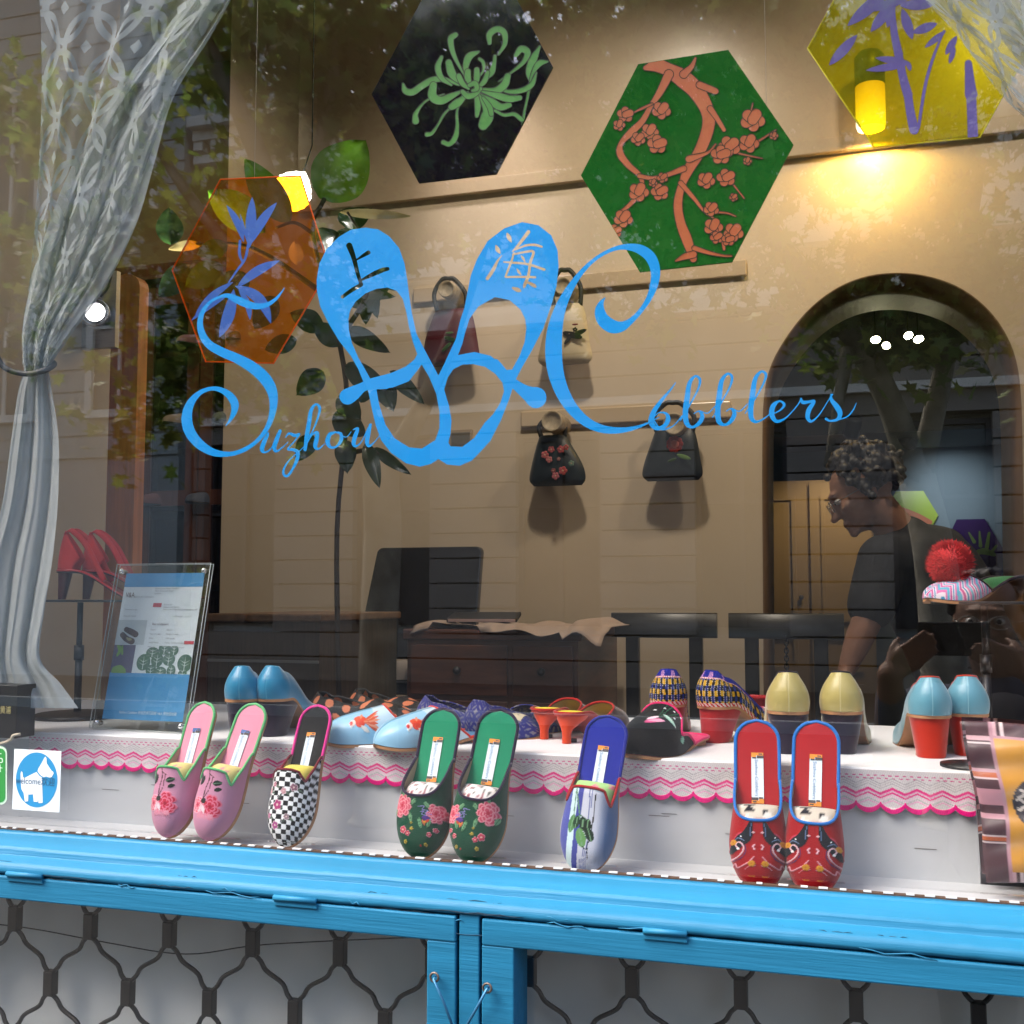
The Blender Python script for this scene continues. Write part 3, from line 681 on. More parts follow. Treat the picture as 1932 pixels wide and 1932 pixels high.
def drape(name, rows, parent, dens, nf, amp, nu=90, nv=130, usc=3.0, Y=.10, ph=0, lean=0, vper=None):
    """rows: (py, px_left, px_right); dens(u, v) opacity without lattice"""
    A = cr([(a[1], a[2], a[0]) for a in rows], 12); t = np.linspace(0, len(A) - 1, nv); A = np.array([[np.interp(q, range(len(A)), A[:, k]) for k in range(3)] for q in t])
    V = np.zeros((nv, nu, 3)); C = np.ones((nv, nu, 3)); UV = []
    w0 = max(abs(r[2] - r[1]) for r in rows)
    for i in range(nv):
        v = i / (nv - 1); wd = abs(A[i, 1] - A[i, 0])
        for j in range(nu):
            u = j / (nu - 1)
            uu = u + .25 * math.sin(u * 2 * PI * nf + ph + v * 3) / (2 * PI * nf) * 1.6 + .012 * math.sin(9 * v + u * 30)
            px = A[i, 0] + (A[i, 1] - A[i, 0]) * uu
            yy = Y + amp * (.55 + .45 * (1 - min(1, wd / w0))) * (math.sin(u * 2 * PI * nf + ph + v * 2.2) + .35 * math.sin(u * 2 * PI * nf * 2.3 + v * 7 + 1) + .08 * math.sin(u * 41 + v * 13)) + lean * u
            V[i, j] = at(px, A[i, 2], yy); C[i, j] = dens(u, v); UV.append((u * usc, v * (vper or 4)))
    g = MB(); g.usecol = True; g.grid(V, C); g.uv = UV
    return g.build(name, m_curt, parent)
cur = thing('curtain', 'grey-white sheer lattice curtain tied back at the left side of the window', 'curtain', at(60, 1330, .12))
drape('lattice_panel', [(-60, 70, 470), (100, 72, 360), (250, 72, 292), (400, 66, 240), (520, 55, 180), (620, 40, 120), (690, 42, 95)], cur,
      lambda u, v: .28 + .05 * math.sin(u * 40 + v * 4) + .3 * max(0, v - .75), 3.0, .012, usc=3.2, vper=6.5, Y=.085)
drape('gathered_edge', [(-60, 395, 470), (60, 305, 405), (180, 215, 330), (300, 140, 293), (420, 92, 258), (540, 58, 200), (620, 42, 142), (680, 44, 100), (702, 46, 92)], cur,
      lambda u, v: .80 + .17 * smooth(1.2 * v + u * .3), 2.6, .016, usc=3.2, vper=9, Y=.10, ph=1.0)
drape('lower_drape', [(695, 46, 92), (740, 32, 100), (830, 18, 112), (950, 2, 110), (1060, -25, 100), (1150, -30, 86), (1240, -35, 76), (1290, -40, 112), (1336, -45, 142)], cur,
      lambda u, v: .92, 2.6, .010, usc=2.2, vper=5, Y=.11, ph=.4)
P = cr([(*at(-20, 640, .05), 0), (*at(5, 690, .06), 0), (*at(45, 705, .07), 0), (*at(80, 700, .075), 0), (*at(102, 688, .10), 0), (*at(95, 680, .14), 0)], 6)[:, :3]
g = MB(); g.tube(P, .0045, 8); g.build('tieback', mat('dark_cord', (.05, .05, .05), .6), cur)
cur2 = thing('curtain', 'grey-white sheer lattice curtain swept across the top right corner over the yellow panel', 'curtain', at(1900, 60, .12))
drape('lattice_panel', [(-90, 1690, 2100), (0, 1738, 2120), (60, 1795, 2130), (130, 1850, 2140), (190, 1895, 2150), (240, 1945, 2160), (330, 2010, 2170)], cur2, lambda u, v: .32 + .18 * (math.sin(u * 26 - v * 5) > .55), 3.4, .012, usc=5.2, vper=3.6, Y=.10)
drape('gathered_edge', [(-90, 1830, 1990), (0, 1838, 1998), (60, 1880, 2010), (130, 1935, 2040), (240, 2000, 2060)], cur2, lambda u, v: .6, 2.5, .012, usc=2, vper=3, Y=.14, ph=2)

# ============================================================ VINYL LETTERING on the inside of the pane
m_vinyl = mat('blue_vinyl', (.001, .30, .78), .35, var=.02, vs=4)
sign = thing('window_lettering', 'sky blue vinyl shop name with slipper emblem on the window pane', 'shop sign', at(820, 880, .0055))
VY = [.0055]
def onglass(x, y): return at(x, y, VY[0])
outl = Z4([(920, 440), (921, 500), (940, 590), (985, 680), (1045, 780), (1108, 860), (1148, 930), (1172, 990), (1205, 1055), (1222, 1140), (1245, 1240), (1275, 1325), (1330, 1395), (1410, 1452), (1490, 1472), (1550, 1457), (1592, 1430),
           (1640, 1460), (1710, 1467)]) + [(890, 869), (904, 855), (925, 832), (945, 793), (960, 755), (972, 718), (985, 693), (1003, 662), (1025, 620), (1040, 576), (1050, 540), (1054, 502), (1052, 472), (1040, 444), (1016, 425), (985, 419), (951, 431), (920, 455), (900, 489), (888, 520), (883, 547), (876, 581), (868, 605), (860, 640), (848, 665), (838, 687)] + Z4([(1592, 968), (1550, 890), (1510, 815), (1470, 735), (1445, 620), (1430, 520), (1420, 440), (1405, 350), (1375, 265), (1320, 200), (1260, 162), (1190, 152), (1110, 163), (1040, 205), (975, 270), (935, 350)])
up1 = Z4([(1095, 660), (1105, 610), (1135, 560), (1190, 515), (1250, 490), (1310, 483), (1360, 500), (1395, 545), (1415, 620), (1430, 700), (1450, 780), (1475, 850), (1460, 880), (1410, 920), (1330, 955), (1215, 985), (1190, 940), (1150, 870), (1115, 790), (1098, 720)])
lo1 = Z4([(1250, 1045), (1340, 1035), (1430, 1000), (1480, 935), (1500, 908), (1540, 975), (1580, 1070), (1598, 1170), (1598, 1260), (1575, 1325), (1500, 1372), (1430, 1365), (1350, 1315), (1300, 1240), (1265, 1130)])
up2 = [(934, 560.5), (903, 578), (886, 601), (877, 630), (872, 650), (864, 670), (895, 664), (925, 671), (943, 685), (956, 698), (966, 697), (980, 672), (990, 645), (993, 620), (991, 602), (982, 584), (961, 566)]
lo2 = [(838, 735), (845, 712), (855, 697), (872, 688), (891, 686.7), (915, 692), (934, 705), (948, 722), (951, 738), (944, 760), (930, 782), (915, 797), (895, 826), (872, 843), (850, 842), (846, 835), (850, 818), (852, 794), (847, 765)]
def logo(X, Y):
    f = f_poly(X, Y, outl)
    for h in (up1, lo1, up2, lo2): f = np.minimum(f, -f_poly(X, Y, h))
    f = U(f, f_stroke(X, Y, Z4([(1090, 1085, 88), (1120, 1068, 80), (1170, 1035, 52), (1215, 1018, 58), (1300, 1012, 62)])), f_stroke(X, Y, [(935, 685, 15), (962, 716, 16), (985, 735, 22), (1003, 746, 32), (1011, 750, 40)]))
    for s in ([(1100, 252, 34), (1125, 320, 26), (1145, 400, 22), (1165, 462, 20)], [(1140, 330, 8), (1175, 308, 18), (1205, 290, 24)], [(1062, 535, 18), (1110, 500, 22), (1165, 468, 22)], [(1170, 440, 12), (1230, 410, 24), (1280, 388, 26), (1312, 380, 20)]):
        f = np.minimum(f, -f_stroke(X, Y, Z4(s)))
    for s in ([(868, 1290, 10), (878, 1312, 24), (890, 1336, 6)], [(806, 1356, 8), (815, 1378, 24), (828, 1398, 6)], [(758, 1538, 18), (790, 1490, 20), (815, 1440, 12), (838, 1410, 4)], [(985, 1280, 20), (955, 1320, 18), (920, 1365, 14), (895, 1390, 5)],
              [(915, 1378, 8), (970, 1355, 12), (1020, 1352, 14), (1058, 1362, 12)], [(905, 1395, 8), (892, 1440, 12), (872, 1490, 12), (858, 1528, 10)], [(898, 1405, 10), (960, 1392, 12), (1012, 1390, 14), (995, 1450, 15), (985, 1520, 15), (965, 1570, 18), (960, 1588, 8)],
              [(848, 1446, 8), (900, 1450, 12), (980, 1458, 13), (1072, 1488, 14)], [(862, 1530, 10), (930, 1528, 12), (1022, 1530, 12)], [(945, 1412, 6), (955, 1425, 14), (966, 1446, 6)], [(922, 1485, 6), (932, 1502, 14), (944, 1518, 5)], [(900, 1590, 14), (925, 1600, 24), (940, 1606, 12)], [(985, 1560, 14), (1015, 1576, 20), (1026, 1584, 8)]):
        f = np.minimum(f, -f_stroke(X, Y, Z2(s)))
    return f
sheet(logo, (590, 410, 1062, 886), 1.0, onglass).build('slipper_emblem', m_vinyl, sign)
swS = Z4([(742, 484, 3), (725, 510, 9), (690, 550, 18), (640, 580, 26), (585, 586, 34), (530, 572, 42), (480, 550, 40), (430, 528, 26), (385, 535, 16), (330, 565, 16), (292, 615, 24), (276, 680, 32), (290, 745, 40), (330, 800, 46), (400, 840, 50), (480, 875, 54), (560, 920, 62), (625, 975, 66), (668, 1040, 60), (682, 1110, 46), (672, 1190, 34), (642, 1265, 26), (590, 1330, 22), (520, 1378, 24), (440, 1402, 26), (350, 1393, 40), (270, 1345, 54), (218, 1275, 60), (203, 1200, 58), (222, 1125, 44), (270, 1068, 28), (330, 1042, 22), (385, 1046, 28), (435, 1075, 40), (466, 1120, 46), (465, 1165, 34), (445, 1210, 18), (418, 1247, 4)])
swC = Z5([(541, 503, 4), (522, 530, 24), (514, 570, 50), (530, 615, 66), (575, 650, 70), (625, 652, 52), (675, 622, 30), (725, 570, 24), (768, 505, 30), (795, 430, 42), (800, 360, 50), (775, 295, 56), (725, 256, 50), (665, 242, 34), (600, 248, 22), (530, 278, 18), (465, 325, 20), (405, 390, 28), (352, 470, 42), (310, 560, 58), (284, 660, 76), (276, 760, 86), (282, 860, 84), (305, 950, 76), (345, 1035, 66), (400, 1105, 56), (465, 1155, 48), (540, 1182, 40), (620, 1186, 30), (700, 1172, 18), (770, 1145, 8), (820, 1118, 5)])
sheet(lambda X, Y: f_stroke(X, Y, swS, 8), (340, 535, 545, 866), 1.0, onglass).build('letter', m_vinyl, sign, label='tall swash letter S')
sheet(lambda X, Y: f_stroke(X, Y, swC, 8), (1025, 455, 1262, 826), 1.0, onglass).build('letter', m_vinyl, sign, label='tall swash letter C')
def word(name, strokes, conv, bbox, label):
    S = [conv(s) for s in strokes]
    sheet(lambda X, Y: U(*[f_stroke(X, Y, s, 6) for s in S]), bbox, .6, onglass).build(name, m_vinyl, sign, label=label)
VY[0] = .0058
word('lettering_word', [
    [(625, 1275, 5), (650, 1290, 14), (632, 1330, 24), (618, 1375, 24), (632, 1392, 12), (665, 1375, 7), (700, 1310, 6), (718, 1278, 14)], [(718, 1275, 18), (700, 1320, 24), (686, 1365, 24), (698, 1388, 12), (735, 1362, 6), (762, 1335, 4)],
    [(748, 1310, 5), (768, 1288, 12), (800, 1300, 18), (825, 1292, 10), (795, 1335, 7), (760, 1375, 9), (790, 1378, 16), (815, 1392, 20), (812, 1430, 20), (790, 1480, 14), (762, 1520, 14), (740, 1518, 14), (738, 1488, 12), (765, 1440, 7), (820, 1390, 5), (868, 1345, 4)],
    [(862, 1330, 5), (900, 1270, 8), (930, 1190, 12), (936, 1145, 16), (915, 1128, 12), (890, 1160, 20), (878, 1230, 24), (866, 1300, 24), (856, 1378, 18)], [(866, 1345, 6), (895, 1295, 8), (922, 1285, 20), (920, 1320, 24), (912, 1360, 22), (930, 1374, 10), (965, 1345, 4)],
    [(1020, 1282, 12), (992, 1295, 22), (980, 1335, 26), (998, 1365, 16), (1030, 1360, 12), (1055, 1325, 20), (1052, 1290, 16), (1020, 1282, 8)], [(1056, 1300, 5), (1085, 1308, 5), (1110, 1280, 4)],
    [(1120, 1268, 4), (1146, 1262, 16), (1132, 1305, 24), (1124, 1345, 22), (1140, 1358, 12), (1170, 1330, 6), (1200, 1268, 8), (1218, 1240, 14)], [(1216, 1242, 16), (1205, 1290, 24), (1198, 1335, 24), (1210, 1358, 14), (1240, 1335, 6), (1270, 1296, 4)]],
    Z4, (490, 755, 722, 905), 'lower-case letters uzhou')
word('lettering_word', [
    [(905, 940, 4), (880, 975, 9), (830, 1035, 18), (790, 1095, 26), (780, 1145, 30), (805, 1176, 20), (845, 1165, 22), (866, 1130, 24), (855, 1100, 14), (820, 1095, 6), (795, 1115, 5)], [(790, 1130, 4), (830, 1180, 9), (890, 1165, 6), (940, 1110, 6)],
    [(930, 1135, 5), (975, 1060, 8), (1020, 975, 10), (1030, 925, 14), (1005, 908, 12), (976, 945, 22), (964, 1020, 28), (955, 1090, 28), (962, 1150, 26), (990, 1170, 14), (1025, 1150, 20), (1042, 1115, 22), (1025, 1088, 8), (1000, 1100, 5)], [(1030, 1085, 5), (1070, 1098, 6), (1110, 1060, 5)],
    [(1095, 1120, 5), (1140, 1045, 8), (1185, 960, 10), (1195, 912, 14), (1172, 895, 12), (1142, 932, 22), (1130, 1005, 28), (1122, 1080, 28), (1128, 1140, 26), (1158, 1158, 14), (1190, 1138, 20), (1208, 1100, 22), (1190, 1075, 8), (1165, 1088, 5)], [(1196, 1072, 5), (1235, 1088, 6), (1275, 1050, 5)],
    [(1262, 1100, 5), (1310, 1030, 8), (1355, 950, 10), (1370, 900, 14), (1345, 884, 12), (1315, 922, 22), (1302, 995, 28), (1292, 1070, 28), (1296, 1125, 24), (1325, 1142, 12), (1375, 1115, 6), (1410, 1075, 5)],
    [(1395, 1105, 5), (1440, 1085, 8), (1464, 1055, 14), (1440, 1036, 10), (1408, 1060, 24), (1400, 1105, 26), (1425, 1140, 18), (1475, 1120, 8), (1530, 1060, 6), (1552, 1025, 9)],
    [(1550, 1022, 8), (1560, 1042, 18), (1590, 1040, 14), (1618, 1038, 16), (1592, 1080, 24), (1585, 1120, 22), (1605, 1140, 12), (1645, 1105, 6), (1690, 1035, 5), (1712, 1002, 8)],
    [(1705, 1000, 5), (1708, 1030, 18), (1735, 1065, 28), (1752, 1100, 26), (1738, 1130, 16), (1700, 1138, 10), (1680, 1128, 14)], [(1745, 1132, 5), (1790, 1115, 7), (1820, 1080, 6), (1836, 1045, 3)]],
    Z5, (1218, 690, 1622, 822), 'lower-case letters obblers')
# ============================================================ HANGING HEXAGON PANELS
def lens(a, b, w, bend=0.0, mn=.6):
    a = np.array(a[:2], float); b = np.array(b[:2], float); d = b - a; nn = np.array([-d[1], d[0]])
    return [(*(a + d * t + nn * bend * math.sin(PI * t)), max(mn, w * math.sin(PI * min(1, t * .97 + .015)) ** .8)) for t in np.linspace(0, 1, 9)]
def inside(P):
    P = np.array(P, float); c = P.mean(0)
    def f(X, Y):
        o = np.full(X.shape, 1e9)
        for a, b in zip(P, np.roll(P, -1, 0)):
            d = (b - a) / np.hypot(*(b - a)); n_ = np.array([-d[1], d[0]])
            if (c - a) @ n_ < 0: n_ = -n_
            o = np.minimum(o, (X - a[0]) * n_[0] + (Y - a[1]) * n_[1])
        return o
    return f
def hexpanel(label, P, Y, m, art_m, line_m, strokes, edge_m=None, wire_px=None, step=1.0, lw=.75, group='hexagonal acrylic panels hanging in the window'):
    pts = [at(x, y, Y) for x, y in P]; c = sum(pts, Vector()) / 6
    t = thing('hexagon_panel', label, 'hanging panel', (c.x, Y, min(p.z for p in pts)), group)
    g = MB(); g.slab([p + Vector((0, 0, 0)) for p in pts], .004); g.build('acrylic_sheet', m, t)
    if edge_m:
        g = MB(); g.tube([p + Vector((0, .002, 0)) for p in pts], .0016, 6, closed=True); g.build('painted_glow_rim', edge_m, t)  # edge glow put into the bright rim colour, nothing emits
    xs = [p[0] for p in P]; ys = [p[1] for p in P]; ins = inside(P); bb = (max(-40, min(xs)), max(-40, min(ys)), min(1980, max(xs)), max(ys))
    state = {}
    def green(X, Y_):
        F = [f_stroke(X, Y_, s, 6) for s in strokes]; state['F'] = F
        return np.minimum(U(*F), ins(X, Y_) - .6)
    dY = lambda e: (lambda x, y: at(x, y, Y - e))
    sheet(green, bb, step, dY(.0008)).build('painted_motif', art_m, t)
    if line_m:
        def lines(X, Y_):
            L = np.full(X.shape, -1e3)
            for f in state['F']: L = np.minimum(L, -f); L = U(L, lw - np.abs(f))
            return np.minimum(L, ins(X, Y_) - 1)
        sheet(lines, bb, step, dY(.0013)).build('drawn_outline', line_m, t)
    for wx, wy in (wire_px or []):
        a = at(wx, wy, Y + .002); g = MB(); g.tube([a, Vector((a.x, a.y, 3.0))], .0004, 4); g.build('hanging_wire', mat('nylon_wire', (.8, .72, .6), .3), t)
    return t
m_h1 = mat('purple_acrylic', (.008, .005, .012), .06); m_h2 = mat('green_acrylic', (.012, .12, .018), .08)
m_h3 = glassy('amber_acrylic', tint=(.96, .56, .08), ior=1.5, body=(.5, .2, .01), bodyw=.07); m_h4 = glassy('yellow_acrylic', tint=(.90, .86, .12), ior=1.5, body=(.55, .58, .03), bodyw=.16)
m_orE = mat('orange_rim', (1.0, .16, .02), .3, spec=.3); m_ylE = mat('yellow_rim', (.9, .8, .1), .3)
m_agr = mat('motif_green', (.06, .28, .035), .4); m_aor = mat('motif_orange', (.50, .12, .035), .4); m_abl = mat('motif_blue', (.07, .20, .74), .35); m_apu = mat('motif_violet', (.14, .10, .36), .4)
m_ldk = mat('motif_line_dark', (.008, .03, .008), .5); m_lbr = mat('motif_line_brown', (.05, .015, .005), .5)
# chrysanthemum
ch = [[(1046, 258, 14), (1010, 330, 44), (985, 400, 30), (1000, 460, 10)], [(1090, 340, 12), (1045, 350, 34), (1010, 400, 20), (990, 460, 8)], [(990, 480, 16), (975, 560, 14), (962, 620, 14), (955, 690, 20)], [(800, 610, 16), (850, 635, 18), (905, 630, 22), (948, 660, 26)],
      [(1030, 400, 8), (1000, 470, 30), (940, 500, 30), (880, 505, 24), (820, 490, 10)],
      [(770, 238, 22), (770, 190, 34), (810, 160, 36), (850, 180, 34), (855, 240, 26), (820, 300, 14)], [(915, 305, 24), (945, 270, 38), (980, 290, 36), (955, 345, 24), (890, 400, 14), (820, 450, 8)],
      [(582, 192, 30), (556, 215, 34), (565, 280, 28), (595, 350, 18), (640, 430, 8)], [(292, 462, 12), (305, 500, 34), (345, 508, 38), (395, 475, 36), (460, 440, 36), (530, 440, 26), (600, 470, 10)],
      [(362, 668, 38), (362, 630, 26), (395, 580, 14), (440, 545, 12), (520, 520, 8)], [(425, 742, 26), (452, 735, 20), (485, 690, 13), (520, 630, 14), (560, 590, 10)], [(515, 785, 26), (548, 795, 26), (580, 760, 30), (592, 700, 20), (590, 620, 14), (610, 560, 8)],
      [(505, 315, 20), (485, 370, 34), (505, 430, 30), (560, 470, 12)], [(710, 285, 14), (660, 310, 40), (640, 360, 34), (640, 430, 12)], [(715, 325, 18), (735, 345, 20), (735, 390, 14), (700, 440, 8)], [(800, 310, 18), (795, 350, 24), (780, 400, 34), (740, 440, 12)],
      [(460, 470, 40), (455, 530, 50), (500, 555, 46), (560, 530, 34), (620, 500, 12)], [(545, 345, 36), (560, 400, 46), (590, 440, 30), (640, 470, 12)], [(560, 590, 36), (590, 570, 46), (620, 545, 30), (650, 510, 14)],
      [(870, 420, 36), (850, 470, 44), (800, 500, 36), (720, 490, 14)], [(935, 540, 30), (880, 545, 40), (820, 530, 38), (730, 505, 14)], [(880, 580, 28), (830, 590, 40), (780, 560, 40), (710, 520, 16)],
      [(735, 690, 54), (755, 650, 70), (760, 610, 54), (735, 560, 30), (700, 510, 14)], [(700, 640, 20), (705, 590, 34), (700, 540, 28)], [(780, 630, 26), (770, 590, 30), (735, 540, 18)],
      [(600, 420, 30), (620, 460, 30), (655, 490, 14)], [(650, 395, 34), (650, 430, 36), (665, 470, 16)], [(700, 385, 30), (700, 430, 34), (690, 480, 14)], [(760, 400, 24), (740, 450, 30), (700, 490, 12)], [(620, 505, 24), (650, 530, 34), (690, 520, 30), (720, 490, 24)], [(660, 470, 24), (690, 460, 30), (700, 490, 26), (675, 500, 16)]]
hexpanel('dark purple hexagon panel painted with a green chrysanthemum', [(701, 178), (790, 345), (936, 328), (1043, 126), (954, -41), (808, -24)], .34, m_h1, m_agr, m_ldk, [Z2(s) for s in ch], wire_px=[(830, -26)])
# plum blossom
def blossom(x, y, r, a0=0, n=5): return [[(x, y, r * .9), (x + r * .62 * math.cos(a0 + k * 2 * PI / n), y + r * .55 * math.sin(a0 + k * 2 * PI / n), r * .95)] for k in range(n)]
pl = [[(1218, 128, 10), (1240, 124, 24), (1262, 132, 26), (1288, 148, 34), (1314, 172, 32), (1334, 208, 26), (1336, 240, 24), (1320, 285, 22), (1300, 318, 20), (1286, 350, 15), (1279, 385, 17), (1284, 420, 18), (1296, 452, 20), (1308, 488, 14)], [(1312, 110, 5), (1305, 125, 10), (1290, 140, 16)], [(1335, 165, 4), (1350, 172, 12), (1320, 160, 14)],
      [(1340, 205, 12), (1352, 222, 10), (1366, 245, 8)], [(1262, 140, 18), (1246, 172, 14), (1228, 200, 10), (1212, 228, 12), (1190, 250, 14), (1172, 270, 10), (1170, 290, 14), (1186, 312, 12), (1206, 330, 10), (1212, 350, 8), (1204, 368, 10), (1186, 388, 8), (1168, 402, 6)],
      [(1230, 196, 5), (1210, 205, 5), (1196, 212, 3)], [(1206, 332, 9), (1232, 336, 8), (1258, 330, 9), (1290, 318, 12)], [(1300, 300, 14), (1335, 288, 6), (1350, 272, 4)], [(1284, 345, 10), (1310, 375, 8), (1330, 400, 5), (1352, 415, 3)], [(1310, 468, 10), (1335, 476, 8), (1362, 482, 5), (1380, 483, 4)], [(1275, 492, 4), (1292, 484, 12), (1308, 480, 14)], [(1420, 195, 3), (1416, 215, 4)], [(1425, 270, 5), (1450, 254, 4), (1464, 245, 3)], [(1378, 285, 5), (1405, 292, 4), (1438, 299, 3)], [(1362, 445, 6), (1366, 470, 6)], [(1350, 400, 5), (1372, 402, 4), (1388, 408, 3)], [(1385, 350, 4), (1404, 374, 3)]]
for x, y, r, a in ((1248, 208, 17, .3), (1180, 216, 15, .9), (1168, 236, 11, 0), (1226, 248, 16, .2), (1240, 272, 18, .9), (1204, 262, 13, .4), (1205, 362, 18, .1), (1245, 362, 16, .7), (1176, 412, 17, .3), (1160, 436, 13, .8), (1250, 335, 10, .5), (1232, 345, 8, .1),
                   (1420, 226, 22, .2), (1376, 276, 20, .5), (1413, 270, 18, .1), (1360, 292, 18, .9), (1332, 340, 16, .2), (1370, 335, 17, .7), (1342, 394, 14, .4), (1346, 428, 17, .1), (1352, 448, 12, .6), (1384, 438, 18, .3), (1374, 452, 12, .9), (1460, 256, 8, 0), (1410, 304, 8, 0), (1384, 372, 8, .5)):
    pl += blossom(x, y, r, a)
hexpanel('opaque green hexagon panel painted with an orange plum blossom branch', [(1096, 331), (1204, 121), (1374, 94), (1497, 273), (1381, 494), (1207, 513)], .36, m_h2, m_aor, m_lbr, pl, wire_px=[(1446, 200)])
# bird of paradise
bp = [lens((1252, 1135), (1345, 1335), 40, -.06), lens((1392, 1092), (1378, 1365), 58, .0), lens((1526, 1120), (1378, 1352), 52, .05), lens((1325, 1180), (1370, 1350), 14),
      [(1372, 1345, 16), (1352, 1430, 14), (1310, 1490, 12), (1262, 1560, 8)], [(1325, 1330, 14), (1322, 1400, 16), (1340, 1450, 10)], lens((1540, 1440), (1310, 1585), 52, .06), lens((1080, 1735), (1285, 1558), 40, -.06), lens((1058, 1768), (1245, 1640), 30, -.04), lens((1212, 1858), (1290, 1600), 66, .05), lens((1494, 1782), (1300, 1580), 60, .16), lens((1380, 1765), (1318, 1600), 36, .1), [(1385, 1710, 10), (1380, 1722, 8)]]
t3 = hexpanel('transparent amber hexagon panel painted with a blue flower', [(324, 509), (387, 682), (515, 685), (621, 505), (566, 331), (415, 338)], .40, m_h3, m_abl, None, [Z1(s) for s in bp], edge_m=m_orE, wire_px=[(480, 336)])
bb_ = [[(1205, 60, 30), (1215, 180, 40), (1240, 300, 48)], [(1240, 300, 44), (1262, 420, 46), (1290, 520, 52)], [(1290, 520, 46), (1305, 620, 48), (1325, 715, 54)], [(1490, 170, 10), (1430, 320, 16), (1385, 480, 18), (1350, 705, 16)], [(1625, 350, 40), (1635, 480, 60), (1640, 520, 70)], [(1640, 520, 56), (1645, 640, 54), (1650, 752, 58)],
       lens((858, 358), (1008, 195), 56), lens((960, 140), (1190, -60), 70), lens((1088, 172), (1215, 10), 60), lens((1315, 215), (1260, 50), 55), lens((1112, 320), (1300, 345), 40), lens((1060, 388), (1290, 355), 40), lens((1385, 262), (1500, 170), 34), lens((1320, 180), (1450, 130), 50), lens((1050, 60), (1300, -10), 50), lens((1500, 300), (1560, 200), 40), lens((1180, 150), (1210, -30), 50), lens((1440, 20), (1250, 30), 60), lens((1520, 350), (1550, 260), 30), lens((1290, 340), (1305, 390), 26)]
hexpanel('translucent yellow hexagon panel painted with violet bamboo in front of the lit wall lamp', [(1524, 90), (1649, 277), (1849, 258), (1958, 61), (1838, -120), (1628, -100)], .42, m_h4, m_apu, None, [Z3(s) for s in bb_], edge_m=m_ylE, wire_px=[(1700, -110)])

m_black0 = mat('black_ceiling', (.012, .012, .012), .6)
# ============================================================ RUBBER PLANT
def leafmesh(base, tip, w, Yb, Yt, roll=0, bend=.12, fold=.12, nu=7, nv=14):
    a = at(base[0], base[1], Yb); b = at(tip[0], tip[1], Yt); ax = b - a; L = ax.length; d = ax.normalized()
    view = (CAMP - (a + b) / 2).normalized(); side = d.cross(view).normalized(); nrm = side.cross(d).normalized()
    q = Matrix.Rotation(R(roll), 3, d); side = q @ side; nrm = q @ nrm
    dist = ((a + b) / 2 - CAMP).length; W = w / 2080 * dist
    V = []
    for j in range(nv + 1):
        v = j / nv; ww = W * .5 * (math.sin(PI * min(.999, v ** .85)) ** .75) + .0004; row = []
        for i in range(nu):
            u = i / (nu - 1) * 2 - 1
            row.append(a + ax * v + side * ww * u + nrm * (-fold * W * (1 - abs(u)) - bend * L * math.sin(PI * v) * -.6 + .02 * W * math.sin(v * 20) * abs(u)))
        V.append(row)
    g = MB(); g.grid(V); return g, a
def leafm(name, c1, c2, tr=.3):
    m = mat(name, c1, .3, var=.18, vs=30, spec=.6, coat=.3); n = m.node_tree.nodes; l = m.node_tree.links
    t = n.new('ShaderNodeBsdfTranslucent'); t.inputs[0].default_value = (*c2, 1); mx = n.new('ShaderNodeMixShader'); mx.inputs[0].default_value = tr
    l.new(n['Principled BSDF'].outputs[0], mx.inputs[1]); l.new(t.outputs[0], mx.inputs[2]); l.new(mx.outputs[0], n['Material Output'].inputs[0]); return m
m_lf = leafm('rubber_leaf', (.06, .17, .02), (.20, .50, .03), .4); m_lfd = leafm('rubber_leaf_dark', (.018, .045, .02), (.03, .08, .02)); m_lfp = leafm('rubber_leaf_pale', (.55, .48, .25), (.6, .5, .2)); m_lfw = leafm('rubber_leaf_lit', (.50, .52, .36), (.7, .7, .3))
ptl = thing('rubber_plant', 'tall rubber plant with broad glossy leaves behind the amber hexagon', 'plant', at(640, 1400, 1.0))
m_stem = mat('plant_stem', (.05, .035, .02), .7)
for S in ([(640, 1330, 1.05, .007), (636, 1000, 1.02, .006), (655, 760, 1.0, .006), (630, 600, .95, .006), (590, 440, .85, .005), (612, 375, .8, .005)], [(655, 700, 1.0, .008), (720, 720, .95, .006), (770, 740, .95, .004)], [(620, 560, .95, .007), (480, 470, .9, .006), (370, 460, .9, .004)], [(640, 640, .95, .007), (690, 560, .9, .005), (700, 480, .9, .004), (655, 400, .85, .003)], [(640, 860, 1.0, .007), (700, 850, .98, .005), (740, 880, .96, .003)], [(590, 440, .85, .005), (555, 420, .8, .004), (520, 430, .8, .003)]):
    C3 = cr([(*at(a[0], a[1], a[2]), a[3]) for a in S], 5); g = MB(); g.tube(C3[:, :3], C3[:, 3], 7); g.build('stem', m_stem, ptl)
g = MB(); bz = atz(640, 1700, FL); pb = at(640, 1330, 1.05); g.tube([pb, (pb.x, 1.05, .9)], .008, 8); g.build('stem', m_stem, ptl)
g = MB(); g.lathe([(.001, FL), (.13, FL), (.17, .92), (.18, .94), (.165, .94), (.15, .90), (.001, .90)], c=(pb.x, 1.05, 0), seg=28); g.build('pot', mat('brown_pot', (.12, .06, .03), .5), ptl)
